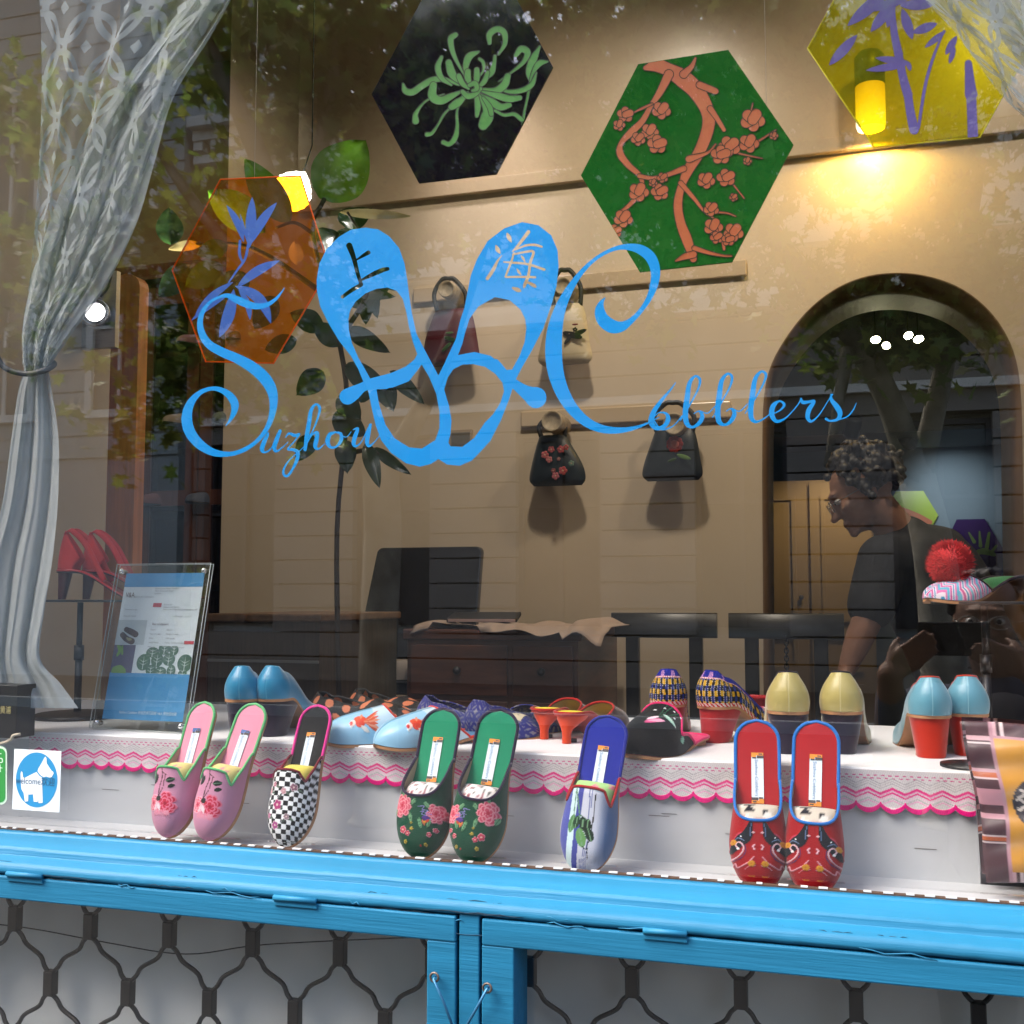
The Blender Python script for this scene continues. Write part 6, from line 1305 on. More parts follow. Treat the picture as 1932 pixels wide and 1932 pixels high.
# green sticker and black card at the left edge
gs = thing('green_sticker', 'green sticker with rounded corners and a pale rim at the left edge', 'sticker', at(-20, 1510, -.0046))
def rrect(x0, y0, x1, y1, r): return lambda X, Y: r - (np.hypot(np.maximum(np.maximum(x0 + r - X, X - x1 + r), 0), np.maximum(np.maximum(y0 + r - Y, Y - y1 + r), 0)) + np.minimum(np.maximum(np.maximum(x0 + r - X, X - x1 + r), np.maximum(y0 + r - Y, Y - y1 + r)), 0))
mp = lambda e: (lambda x, y: at(x, y, -.0046 - e))
sheet(rrect(-80, 1408, 13, 1518, 12), (-84, 1400, 20, 1524), 1, mp(0)).build('pale_rim', mat('pale_green_rim', (.55, .72, .55), .5), gs)
sheet(rrect(-76, 1412, 10, 1514, 10), (-84, 1400, 20, 1524), 1, mp(.0003)).build('green_face', mat('sticker_green', (.03, .26, .05), .5), gs)
sheet(lambda X, Y: U(f_stroke(X, Y, [(-8, 1422, 2), (2, 1422, 2)]), f_stroke(X, Y, [(-6, 1432, 2), (3, 1431, 2), (4, 1438, 2), (-5, 1438, 2), (-6, 1432, 2)]), f_stroke(X, Y, [(-4, 1448, 1.6), (4, 1449, 1.6)]), f_stroke(X, Y, [(0, 1443, 1.6), (1, 1456, 1.6)])), (-14, 1416, 10, 1460), .5, mp(.0006)).build('sticker_text', mat('pale_green_rim', '#ffffff'), gs)
cb = thing('shop_bag', 'black paper carrier with gold characters and cord handle left on the shelf', 'paper bag', at(0, 1385, .09))
x0_, x1_ = at(-90, 1340, .08).x, at(36, 1340, .08).x; z0_, z1_ = at(10, 1392, .08).z, at(10, 1292, .08).z
m_blk2 = mat('black_card', (.012, .012, .011), .35, var=.3, vs=30)
g = MB(); g.box((x0_, .075, z0_), (x1_, .115, z1_)); cbf = g.build('bag_body', m_blk2, cb, bevel=.001)
M = frame_m((at(-2, 1338, .0745).x, .0744, at(0, 1345, .0744).z), (1, 0, 0), (0, 0, 1)); text_mb('丝黄浦', .0125, M @ Matrix.Translation((-.008, 0, 0)), sx=.8).build('gold_text', mat('gold_print', (.52, .46, .2), .4), cbf)
g = MB(); g.tube(cr([at(38, 1385, .07), at(25, 1388, .068), at(20, 1396, .068), at(5, 1402, .07), at(-20, 1404, .07)], 5), .0022, 6); g.build('cord_handle', mat('cream_cord', (.55, .48, .36), .7), cb)

# plaid cushion cover at the right -------------------------------------------------
cu_ = thing('plaid_cushion', 'yellow cushion with maroon plaid border and a black round patch in a clear bag', 'cushion', at(1880, 1725, .07))
def cpaint(X, Y):
    """X 0 = left edge of the cushion, growing to the right, Y 0 top .. 1 bottom, in cushion widths"""
    c = np.ones(X.shape + (3,)) * lc('#efb53f'); bw = .098
    brd = (X < bw) | (Y < bw) | (Y > 1 - bw * .8)
    c[brd] = lc('#5a1822'); a = np.where(X < bw, Y, X); b = np.where(X < bw, X, Y)
    for ph_, wd, cl in ((.10, .012, '#f0c8cc'), (.13, .005, '#f4e2e0'), (.30, .010, '#e0b0b8'), (.325, .014, '#d8772a'), (.345, .006, '#f4e2e0'), (.46, .05, '#dba4ae'), (.58, .014, '#e8b4bc'), (.70, .006, '#f4e2e0'), (.72, .012, '#d8772a'), (.745, .006, '#f4e2e0')): c[brd & (np.abs(a - ph_) < wd)] = lc(cl)
    c[brd & (np.abs(b - bw * .94) < bw * .10)] = lc('#d6a8b2')
    r_ = np.hypot(X - .275, (Y - .50) * .8); q = (r_ < .15); c[q] = lc('#2a1426')
    c[q & ((np.abs((X + Y - .85) * 14 % 1 - .5) < .16) | ((np.abs((X - Y) * 14 % 1 - .5) < .16) & (Y < .52)))] = lc('#e8ddd0'); c[(np.abs(r_ - .15) < .006)] = lc('#1c1018')
    return c
NXc, NYc = 150, 190; cx0 = at(1838, 1540, .075).x; V = np.zeros((NYc, NXc, 3)); UU = np.zeros((NYc, NXc)); VV = np.zeros((NYc, NXc)); Wc = .285
ztop, zbot = at(1850, 1362, .075).z, SZ + .004
for j in range(NYc):
    for i in range(NXc):
        u, v = i / (NXc - 1), j / (NYc - 1); z_ = ztop + (zbot - ztop) * v
        lx = cx0 - .006 * math.cos(v * 2.2) * (1 - v) - .0015 * math.sin(v * 9) + .012 * v; X_ = lx + u * Wc
        puff = (math.sin(PI * u) ** .45) * (math.sin(PI * v) ** .45)
        if X_ > .66: pass
        V[j, i] = (X_, .080 - .026 * puff + .0015 * math.sin(u * 21 + v * 9) * puff + .0015 * math.sin(v * 26 + u * 5), z_ - .026 * u * (1 - v) + .004 * math.sin(u * 7)); UU[j, i] = u; VV[j, i] = v
g = MB(); g.usecol = True; g.grid(V, cpaint(UU, VV)); B = V.copy(); B[..., 1] = .205 - B[..., 1]; B[..., 1] = np.minimum(B[..., 1], .142); g.grid(B[:, ::-1], cpaint(UU, VV)[:, ::-1]); g.build('cushion_cover', mat('cushion_cloth', rough=.7, attr='Col', bump=.5, bs=40), cu_)
m_clear = glassy('clear_bag', tint=(.97, .97, .98), ior=1.3, rough=.35, body=(.8, .75, .82), bodyw=.05)
V2 = V.copy(); V2[..., 1] -= .003 + .003 * np.abs(np.sin(UU * 15 + VV * 11)) + .002 * np.sin(VV * 40 + UU * 13); V2[..., 0] -= .006 * (1 - UU) ** 4
g = MB(); g.grid(V2[::2, ::2]); g.build('clear_sleeve', m_clear, cu_)

# right stand with pompom mule and purple wedge ------------------------------------
Yr = .46
tz2 = at(1840, 1134, Yr).z
stand_thing('black shoe stand under the pompom mule at the right end of the shelf', (1862, 1300), Yr, tz2 - .0045, at(1752, 1130, Yr).x, .52, Yr - .06, Yr + .05, r=.07)
bp2 = thing('base_plate_stand', 'low round black stand foot on the shelf behind the plaid cushion', 'display stand', atz(1835, 1447, SH)); q = atz(1832, 1447, SH)
g = MB(); g.lathe([(.001, SH + .0005), (.036, SH + .0005), (.036, SH + .004), (.001, SH + .006)], c=(q.x, q.y, 0), seg=36); g.lathe([(.001, SH + .005), (.004, SH + .005), (.004, SH + .03), (.001, SH + .03)], c=(q.x + .01, q.y + .005, 0)); g.build('foot_disc', m_iron, bp2)
def p_geo(c, s):
    q = .045; a = np.abs(((c.u + .02) / q) % 2 - 1); k = ((c.v + a * q * 1.0) / .016) % 6
    c.put(c.u > -9, '#7cc4d8')
    for lo_, hi, cl in ((0, 1, '#e890c0'), (1, 1.6, '#f4e8ee'), (1.6, 2.4, '#5aa8c8'), (2.4, 3, '#f4e8ee'), (3, 4, '#d86aa8'), (4, 4.5, '#f0c8dc')): c.put((k >= lo_) & (k < hi), cl)
    c.put((np.abs(c.u + .05) < .035) & (np.abs(c.v - .72) < .05), '#4a1630'); c.put((np.abs(c.u + .05) + np.abs(c.v - .70) * 1.0 < .05) & (np.sin(c.v * 420) > -.3), '#5f9fb4'); return c
pt_, ph_ = at(1750, 1132, .405), at(1890, 1132, .50); dd_ = (pt_ - ph_); dd_.z = 0; dd_.normalize(); Mp = Matrix((dd_.cross(Vector((0, 0, 1))), dd_, Vector((0, 0, 1)))).transposed().to_4x4(); Mp.translation = Vector((pt_.x, pt_.y, tz2)) - dd_ * .19
t_, s_ = mule_lie('mule', 'pink and turquoise geometric mule with a big red pompom and a curved tan sole', None, Mp, .19, .070, .036, U_throat(.50, .66, 2.3), p_geo, fab('green_insole', '#1e7a4a'), fab('dark_binding', '#3a1c34'), dict(heel='wedge', m_heel=m_leather, heel_len=.5, heel_top=.95, heel_bot=.3), prof=[.02, .03, .03, .036, .038, .034, .026, .020], arch=.75)
pc = Vector(s_.top(np.array([0.]), np.array([.76]))[0]) + Vector((0, 0, .024)); g = MB(); rg = np.random.default_rng(5)
g.ball(pc, .028); 
for k in range(2600):
    d = rg.normal(size=3); d /= np.linalg.norm(d); d = Vector(d); e1 = d.orthogonal().normalized() * .0011; tip_ = pc + d * (.0345 + rg.uniform(-.002, .0022)) + Vector(rg.normal(size=3)) * .0012; b_ = pc + d * .024
    k0 = len(g.v); g.add([b_ + e1, b_ - e1, tip_], [(0, 1, 2)])
g.build('pompom', mat('red_wool', (.48, .018, .02), .95, var=.2, vs=300), t_)
m_purp = mat('purple_leather', (.085, .022, .10), .32, var=.08, vs=30)
t5, s5 = pump('pump', 'dark purple pump with wide block heel on the right stand', None, Matrix.Translation((at(1918, 1134, Yr + .01).x + .02, Yr - .045, tz2)) @ Matrix.Rotation(R(-52), 4, 'Z'), .20, .070, .058, plain('#3a1a44'), mat('purple_print', rough=.35, attr='Col'), m_purp, tl(.050), dict(heel='block', heel_len=.30, heel_top=1.0, heel_bot=.8, tip=mat('pale_tip', (.6, .5, .4), .5)))
# ============================================================ THINGS IN THE ROOM
m_peg = mat('bamboo_peg', (.34, .27, .17), .6, var=.3, vs=60)
def puffy(rows, Yf, thick, nu=22):
    """rows: (z, xl, xr) top to bottom; front bulge"""
    A = cr([(a[1], a[2], a[0]) for a in rows], 5); n = len(A); V = []; Bk = []
    for j, (xl, xr, z) in enumerate(A):
        v = j / (n - 1); r1 = []; r2 = []
        for i in range(nu):
            u = i / (nu - 1); b = math.sin(PI * u) ** .5 * math.sin(PI * min(1, max(0, .06 + v * .93))) ** .5
            r1.append((xl + (xr - xl) * u, Yf - thick * .5 * b, z)); r2.append((xl + (xr - xl) * u, Yf + thick * .5 * b, z))
        V.append(r1); Bk.append(r2[::-1])
    return V, Bk
def bag(label, hook, body, m_body, flowers, m_handle, seal=None, handle_w=34):
    Yb = WY - .085
    t = thing('handbag', label, 'handbag', at(hook[0], hook[1], Yb), 'handbags hanging on the wall pegs')
    rows = [(at(hook[0], y, Yb).z, at(xl, y, Yb).x, at(xr, y, Yb).x) for y, xl, xr in body]; V, B = puffy(rows, Yb, .07)
    g = MB(); g.grid(V); g.grid(B); g.build('bag_body', m_body, t)
    y0, xl, xr = body[0]; a = (at(xl + 3, y0 + 2, Yb)); b = at(xr - 3, y0 + 2, Yb); h = at(hook[0], hook[1], Yb); mid = (a + b) / 2
    P = cr([a, a + (h - mid) * .55 + (a - mid) * .10, h + (a - mid) * .45, h + Vector((0, 0, .004)), h + (b - mid) * .45, b + (h - mid) * .55 + (b - mid) * .10, b], 6)
    g = MB(); g.tube(P, .0085, 8); g.build('handle', m_handle, t)
    mid_y = (body[0][0] + body[-1][0]) / 2
    for k, (x, y, r, c1, kind) in enumerate(flowers):
        p = at(x, y, Yb - .041); s_ = r / 2080 * (p - CAMP).length; g = MB(); g.usecol = True; g.cur = 0
        if kind == 'f':
            for q in range(5): a_ = q * 2 * PI / 5 + k; g.ball(p + Vector((s_ * .55 * math.cos(a_), 0, s_ * .55 * math.sin(a_))), (s_ * .42, .002, s_ * .42), seg=10, col=lc(c1))
            g.ball(p + Vector((0, -.002, 0)), (s_ * .2, .002, s_ * .2), seg=8, col=lc('#d8b8a0'))
        elif kind == 'p':
            for q in range(9): a_ = q * 2 * PI / 9; g.ball(p + Vector((s_ * .6 * math.cos(a_), 0, s_ * .6 * math.sin(a_))), (s_ * .35, .003, s_ * .35), seg=10, col=lc(c1))
            g.ball(p + Vector((0, -.002, 0)), (s_ * .5, .004, s_ * .45), seg=10, col=lc('#e89080'))
        else: g.ball(p, (s_, .002, s_ * .3), seg=10, M=Matrix.Rotation(R(kind), 4, 'Y'), col=lc(c1))
        g.build('embroidered_motif', mv, t)
    return t
def peg(px, py, rl, r=.034):
    p = at(px, py, WY - .15); M = Matrix.Translation((p.x, WY - .032, p.z)) @ Matrix.Rotation(R(90), 4, 'X')
    g = MB(); g.lathe([(.001, 0), (r, 0), (r, .125), (r * .92, .128), (r * .78, .118), (.001, .118)], M=M, seg=20); g.build('peg', m_peg, rl)
peg(843, 546, rail1, .03); peg(1062, 540, rail1, .03); peg(1042, 795, rail2, .036); peg(1272, 800, rail2, .036)
m_navy = mat('black_satin_bag', (.012, .018, .022), .4, var=.15, vs=20, sheen=.3); m_mar = mat('maroon_bag', (.09, .012, .022), .5, var=.15, vs=20); m_crb = mat('cream_bag', (.52, .43, .27), .5, var=.06, vs=20)
bag('maroon handbag with green embroidery on the upper left peg, partly behind the slipper emblem', (846, 528), [(585, 822, 882), (600, 815, 892), (640, 802, 900), (680, 798, 905), (690, 806, 898)], m_mar, [(850, 640, 14, '#355a2c', 20), (842, 655, 12, '#49703c', -40), (858, 660, 10, '#355a2c', 70), (848, 628, 8, '#6a8a5a', 0)], m_black)
bag('cream handbag with a dark blossom branch and a small red seal', (1066, 512), [(575, 1042, 1098), (600, 1032, 1106), (650, 1020, 1113), (676, 1015, 1118), (688, 1024, 1110)], m_crb, [(1085, 612, 6, '#8a2a28', 0), (1080, 632, 20, '#2c2c28', 18), (1092, 628, 16, '#2c2c28', -20), (1072, 640, 12, '#3a3a34', -50), (1085, 622, 5, '#2c2c28', 'f'), (1074, 630, 5, '#2c2c28', 'f')], m_black)
bag('black handbag with pink plum blossoms on the lower left peg', (1040, 790), [(822, 1018, 1068), (840, 1012, 1078), (880, 1002, 1100), (905, 999, 1105), (917, 1008, 1098)], m_navy, [(1028, 858, 8, '#c87878', 'f'), (1040, 848, 7, '#c07070', 'f'), (1036, 867, 7, '#d08a88', 'f'), (1058, 848, 8, '#c06a6a', 'f'), (1068, 844, 6, '#b86868', 'f'), (1062, 888, 9, '#c87070', 'f'), (1048, 898, 8, '#c88088', 'f'), (1044, 888, 5, '#a86a6a', 'f'), (1078, 874, 6, '#8aa090', 'f'), (1054, 866, 4, '#b08080', 'f')], m_black)
bag('black handbag with one red peony on the lower right peg', (1270, 762), [(812, 1236, 1310), (835, 1228, 1316), (870, 1216, 1322), (895, 1212, 1326), (907, 1222, 1318)], m_navy, [(1273, 838, 17, '#b8483c', 'p'), (1290, 862, 14, '#7c9a60', 20), (1268, 868, 9, '#5a6e48', -20)], m_black)
sw = thing('wall_plate', 'small framed notice plate on the back wall between the desk and the bags', 'notice', at(872, 830, WY)); g = MB(); g.box((at(850, 820, WY).x, WY - .012, at(870, 845, WY).z), (at(893, 820, WY).x, WY - .001, at(870, 812, WY).z)); g.build('plate', mat('plate_tan', (.35, .27, .18), .5), sw); g = MB(); g.box((at(854, 820, WY).x, WY - .014, at(870, 841, WY).z), (at(889, 820, WY).x, WY - .0121, at(870, 817, WY).z)); g.build('notice_face', mat('plate_grey', (.14, .13, .11), .4), sw)
# wall lamp
LY = WY - .12; wl = thing('wall_lamp', 'lit wall lamp with a glowing yellow glass cylinder and dark cap under the yellow hexagon', 'wall lamp', at(1642, 240, LY))
lc_ = at(1642, 190, LY); rz0, rz1 = at(1642, 243, LY).z, at(1642, 152, LY).z; rr_ = (at(1671, 200, LY).x - at(1614, 200, LY).x) / 2
def lamp_mat():
    m = bpy.data.materials.new('lamp_glass'); m.use_nodes = True; n = m.node_tree.nodes; l = m.node_tree.links; b = n['Principled BSDF']
    tc = n.new('ShaderNodeTexCoord'); sx = n.new('ShaderNodeSeparateXYZ'); l.new(tc.outputs['Generated'], sx.inputs[0]); cr_ = n.new('ShaderNodeValToRGB'); e = cr_.color_ramp.elements
    e[0].position = 0; e[0].color = (1, .92, .55, 1); e[1].position = 1; e[1].color = (.30, .10, .003, 1); m1 = e.new(.5); m1.color = (.75, .45, .04, 1)
    l.new(sx.outputs[2], cr_.inputs[0]); l.new(cr_.outputs[0], b.inputs['Emission Color']); b.inputs['Emission Strength'].default_value = .55; b.inputs['Base Color'].default_value = (.8, .6, .2, 1); return m
g = MB(); g.lathe([(rr_ * .9, rz0), (rr_, rz0 + .01), (rr_, rz1)], c=(lc_.x, LY, 0), seg=32); g.f = g.f[:-2]; g.mi = g.mi[:-2]; g.sm = g.sm[:-2]; g.build('glass_shade', lamp_mat(), wl)
g = MB(); g.lathe([(.001, rz1 - .02), (rr_ * 1.02, rz1 - .02), (rr_ * 1.02, rz1 + .075), (rr_ * .8, rz1 + .09), (.001, rz1 + .09)], c=(lc_.x, LY, 0), seg=32); g.box((lc_.x - .03, LY + .0, rz1 + .01), (lc_.x + .03, WY - .055, rz1 + .06)); g.build('lamp_cap', mat('lamp_cap_dark', (.05, .05, .03), .4), wl)
g = MB(); g.ball((lc_.x, LY, rz0 + .06), .035); g.build('bulb', mat('bulb_glow', (1, .8, .4), .4, emit=14), wl)
pl_ = bpy.data.lights.new('bulb_light', 'SPOT'); pl_.energy = 2.2; pl_.color = (1, .66, .16); pl_.spot_size = R(172); pl_.spot_blend = .25; pl_.shadow_soft_size = .02; po = bpy.data.objects.new('bulb_light', pl_); COL.objects.link(po); po.parent = wl; po.matrix_parent_inverse = Matrix.Translation(WORLDROOT[wl.name]).inverted(); po.location = (lc_.x, LY + .02, rz0 - .012)
# chairs
m_chair = mat('black_chair_wood', (.012, .012, .011), .35, var=.2, vs=20)
def chair(label, x0, x1, Yc):
    a, b = at(x0, 1155, Yc).x, at(x1, 1155, Yc).x; t = thing('chair', label, 'chair', ((a + b) / 2, Yc, FL), 'black chairs along the back wall'); z1, z0 = at(1250, 1156, Yc).z, at(1250, 1203, Yc).z; wv_ = b - a; st = FL + .47
    g = MB(); V = []
    for q in np.linspace(0, 1, 12): V.append([(a + wv_ * q, Yc - .025 * math.sin(PI * q) + dy, z_) for dy, z_ in ((0, z0), (0, z1 - .004), (.010, z1), (.022, z1 - .004), (.022, z0), (0, z0))])
    g.grid(V); n_ = len(V); g.add([V[0][i] for i in range(5)], [(0, 1, 2, 3, 4)]); g.add([V[-1][i] for i in range(5)], [(4, 3, 2, 1, 0)]); g.build('top_rail', m_chair, t)
    for k in (0.20, .80):
        g = MB(); x_ = a + wv_ * k; g.box((x_ - .021, Yc + .0, st - .4 if False else FL), (x_ + .021, Yc + .03, z0 + .01)); g.build('leg', m_chair, t, bevel=.003, label='back leg running up to the rail')
        g = MB(); g.box((x_ - .018, Yc - .40, FL), (x_ + .018, Yc - .365, st - .03)); g.build('leg', m_chair, t, bevel=.003)
    g = MB(); g.box((a + .01, Yc - .41, st - .03), (b - .01, Yc - .004, st)); g.build('seat', m_chair, t, bevel=.008)
    return t
chair('black wooden chair, the left one, standing clear of the person', 1153, 1352, 2.20)
chair('black wooden chair, the right one, with a dark chain hanging from its rail', 1374, 1592, 2.20)
p0 = at(1483, 1205, 2.17); ck = thing('hanging_chain', 'thin dark chain hanging from the rail of the right chair', 'chain', (p0.x, 2.17, p0.z - .2))
g = MB()
for k in range(14): g.tube([(p0.x + .006 * math.cos(q) * (k % 2), 2.175 + .006 * math.cos(q) * (1 - k % 2), p0.z - .012 * k - .010 * math.sin(q)) for q in np.linspace(0, 2 * PI, 8)[:-1]], .0022, 5, closed=True)
g.build('chain_links', m_chair, ck)
# desk with cloth, notebook, monitor
m_desk = mat('dark_walnut', (.11, .038, .018), .4, var=.35, vs=8, aniso=(1, 1, 6), coat=.2)
Yd0, Yd1 = 1.75, 2.30; dx0, dx1, dz_ = at(768, 1192, Yd0).x, at(1092, 1192, Yd0).x, at(930, 1188, Yd0).z
dk = thing('desk', 'dark walnut desk against the back wall under the beige cloth', 'desk', ((dx0 + dx1) / 2, Yd0, FL))
g = MB(); g.box((dx0 - .01, Yd0 - .012, dz_ - .03), (dx1 + .01, Yd1, dz_)); g.build('desk_top', m_desk, dk, bevel=.004)
g = MB(); g.box((dx0 + .002, Yd0, FL + .04), (dx1 - .002, Yd1 - .01, dz_ - .031)); g.build('desk_body', m_desk, dk)
for k, (a, b) in enumerate(((.03, .60), (.63, .97))):
    for za, zb_ in ((dz_ - .19, dz_ - .045), (dz_ - .36, dz_ - .205), (dz_ - .60, dz_ - .375)):
        g = MB(); g.box((dx0 + (dx1 - dx0) * a, Yd0 - .012, za), (dx0 + (dx1 - dx0) * b, Yd0 - .001, zb_)); dr = g.build('drawer', m_desk, dk, bevel=.003); xx = dx0 + (dx1 - dx0) * (a + b) / 2; g = MB(); g.ball((xx, Yd0 - .022, (za + zb_) / 2), .012); g.build('drawer_knob', m_iron, dr)
V = []; N1, N2 = 46, 26
for j in range(N2):
    row = []
    for i in range(N1):
        u, v = i / (N1 - 1), j / (N2 - 1); X_ = dx0 + .02 + u * (dx1 - dx0 + .05); Y_ = Yd0 - .03 + v * .40 + .03 * math.sin(u * 7); z_ = dz_ + .006 + .016 * abs(math.sin(u * 9 + v * 3)) * (1 - v * .4) + .012 * math.sin(u * 23) * .4
        if Y_ < Yd0 - .012: z_ -= .02
        if u > .80: z_ = dz_ + .02 - (max(0, (Yd0 + .03 - Y_)) * .5) - .03 * smooth((u - .86) / .14) * smooth((.35 - v) / .35) + .012 * math.sin(u * 30)
        row.append((X_, Y_ - (.02 if u > .8 and v < .2 else 0), z_))
    V.append(row)
g = MB(); g.grid(V); cl = g.build('cloth', mat('beige_cloth', (.40, .30, .24), .85, bump=.3, bs=60)); tag(cl, 'crumpled beige cloth spread over the dark desk', 'cloth'); cl.modifiers.new('s', 'SOLIDIFY').thickness = .002
nb_ = thing('notebook', 'black notebook lying on the beige cloth on the desk', 'notebook', at(895, 1182, Yd0 + .05)); q = at(895, 1181, Yd0 + .05); Mn = Matrix.Translation((q.x, q.y + .08, dz_ + .028)) @ Matrix.Rotation(R(12), 4, 'Z') @ Matrix.Rotation(R(6), 4, 'X'); g = MB(); g.box((-.10, -.08, 0), (.11, .08, .012), M=Mn); g.build('cover', m_black, nb_, bevel=.002); g = MB(); g.box((-.095, -.084, .002), (.105, -.0801, .010), M=Mn); g.build('page_block', mat('page_pink', (.4, .28, .25), .8), nb_)
Ym = 1.95; mo = thing('monitor', 'large black computer monitor seen from behind on the left part of the desk', 'monitor', at(770, 1240, Ym)); mx = [at(x, y, Ym) for x, y in ((683, 1254), (896, 1235), (893, 1037), (700, 1031))]
mzb, mzt = at(780, 1244, Ym).z, at(790, 1032, Ym + .06).z; mxa, mxb = at(683, 1140, Ym).x, at(893, 1140, Ym).x
g = MB(); pts_ = []; rr = .02
for cx_, cz_, a0 in ((mxa + rr - .02, mzb + rr, 180), (mxb - rr, mzb + rr, 270), (mxb - rr, mzt - rr, 0), (mxa + rr + .015, mzt - rr, 90)):
    for q in range(5): a_ = R(a0 + 22.5 * q); yy = Ym + .08 * ((cz_ + rr * math.sin(a_)) - mzb) / (mzt - mzb); pts_.append(Vector((cx_ + rr * math.cos(a_), yy, cz_ + rr * math.sin(a_))))
g.slab(pts_, .03); g.build('back_shell', mat('monitor_black', (.012, .012, .013), .25), mo, bevel=.004)
g = MB(); xm_ = (mxa + mxb) / 2; g.box((xm_ - .05, Ym + .06, mzb - .10), (xm_ + .05, Ym + .075, mzb + .14)); g.box((xm_ - .10, Ym - .02, mzb - .11), (xm_ + .10, Ym + .14, mzb - .10)); g.build('stand_foot', mat('monitor_black', '#111111'), mo)
sdk = thing('side_table', 'low black side table with pale shoes and tools, left of the desk', 'table', at(690, 1280, 1.9)); tz_ = at(700, 1282, 1.9).z; g = MB(); g.box((at(628, 1280, 1.9).x, 1.8, tz_ - .03), (dx0 - .02, 2.3, tz_)); g.build('table_top', m_black, sdk, bevel=.003)
for (a, b) in ((.02, .03), (.02, .44), (.42, .03), (.42, .44)): g = MB(); xx = at(628, 1280, 1.9).x + a; g.box((xx, 1.8 + b, FL), (xx + .03, 1.83 + b, tz_ - .031)); g.build('leg', m_black, sdk)
for (px, py, dirx, mm, lb) in ((735, 1282, 40, mat('pale_canvas', (.40, .34, .30), .8), 'pale canvas shoe on the side table beside the desk'), (768, 1276, 60, mat('pale_canvas', '#888888'), 'pale canvas shoe with its toe against the desk side')):
    q = at(px, py, 1.86); Ms = Matrix.Translation((q.x, 1.86, tz_ + .001)) @ Matrix.Rotation(R(-60), 4, 'Z'); 
    t_ = thing('canvas_shoe', lb, 'shoe', mw=Ms); s_ = Shoe(L=.22, W=.08, H=.004, th=.003); s_.prof = [.05, .055, .06, .062, .058, .045, .036, .028]; S_, T_ = np.meshgrid(np.linspace(-1, 1, 24), np.linspace(.01, 1, 30)); g = MB(); g.grid(s_.top(S_, T_)); g.build('upper', mm, t_); sole_parts(s_, t_, m_black, mm)
tp = thing('tape_roll', 'roll of pale tape lying on its side on the low table', 'tape roll', at(703, 1240, 1.95)); q = at(703, 1245, 1.95); Mt = Matrix.Translation((q.x, 1.95, tz_ + .045)) @ Matrix.Rotation(R(80), 4, 'X'); g = MB(); g.lathe([(.025, -.012), (.045, -.012), (.045, .012), (.025, .012), (.025, -.012)], M=Mt, seg=24); g.f = g.f[:-2]; g.mi = g.mi[:-2]; g.sm = g.sm[:-2]; g.build('roll', mat('tape_tan', (.4, .36, .28), .6), tp)
# dark crate with light rim left of the desk
Yk = 1.25; kx0, kx1 = at(395, 1158, Yk).x, at(610, 1158, Yk).x; kz = at(500, 1158, Yk).z
kr = thing('storage_chest', 'dark timber chest with a light worn rim behind the turquoise pumps', 'chest', ((kx0 + kx1) / 2, Yk, FL)); g = MB(); g.box((kx0, Yk, FL), (kx1 - .01, Yk + .5, kz - .02)); g.build('chest_body', mat('dark_board', (.06, .042, .026), .55, var=.3, vs=10, aniso=(12, 12, 1)), kr)
g = MB(); g.box((kx0 - .005, Yk - .012, kz - .02), (kx1, Yk + .51, kz)); g.build('lid', mat('worn_rim', (.16, .09, .045), .5, var=.3, vs=30), kr, bevel=.004); g = MB(); g.box((kx0, Yk - .006, kz - .125), (kx1 - .01, Yk - .0005, kz - .118)); g.build('metal_strip', mat('strip_grey', (.2, .19, .17), .4), kr)
# tall glazed cabinet in the recess
Yc0 = 2.45; cxa, cxb = at(150, 900, Yc0).x, at(612, 1000, Yc0).x; cz1 = at(400, 520, Yc0).z
m_cab = mat('red_brown_cabinet', (.09, .030, .012), .4, var=.3, vs=8, aniso=(8, 8, .6), coat=.3); m_cabd = mat('cabinet_inside', (.03, .014, .008), .7)
cb_ = thing('glazed_cabinet', 'tall red-brown cabinet with glass doors full of dark shelves in the left recess', 'cabinet', ((cxa + cxb) / 2, Yc0, FL))
g = MB(); g.box((cxa, Yc0 + .02, FL), (cxa + .04, 2.95, cz1)); g.box((cxb - .04, Yc0 + .02, FL), (cxb, 2.95, cz1)); g.box((cxa + .04, 2.92, FL), (cxb - .04, 2.95, cz1)); g.box((cxa, Yc0 - .03, cz1), (cxb, 2.97, cz1 + .06)); g.build('carcass', m_cab, cb_)
for zz in np.linspace(FL + .3, cz1 - .3, 6): g = MB(); g.box((cxa + .041, Yc0 + .06, zz), (cxb - .041, 2.915, zz + .02)); g.build('shelf', m_cabd, cb_)
nd = 4; dw_ = (cxb - cxa) / nd
for k in range(nd):
    a = cxa + k * dw_ + .003; b = a + dw_ - .006; g = MB(); fw = .055
    g.box((a, Yc0, FL + .05), (a + fw, Yc0 + .019, cz1 - .01)); g.box((b - fw, Yc0, FL + .05), (b, Yc0 + .019, cz1 - .01))
    for za, zb_ in ((cz1 - .10, cz1 - .01), (FL + .05, FL + .15), (1.02, 1.10), (1.86, 1.92)): g.box((a + fw, Yc0 + .001, za), (b - fw, Yc0 + .018, zb_))
    d_ = g.build('cabinet_door', m_cab, cb_); g = MB(); g.box((a + fw, Yc0 + .008, FL + .15), (b - fw, Yc0 + .011, cz1 - .1)); g.build('door_pane', glassy('cabinet_glass', tint=(.75, .7, .65), ior=1.5), d_)
    if k == nd - 1:
        for zz in (at(605, 975, Yc0).z, at(605, 1180, Yc0).z): g = MB(); g.box((b - .012, Yc0 - .004, zz - .04), (b + .012, Yc0 - .0005, zz + .04)); g.build('hinge', mat('brass_dark', (.12, .09, .05), .4, metal=.7), d_)
rg = np.random.default_rng(8)
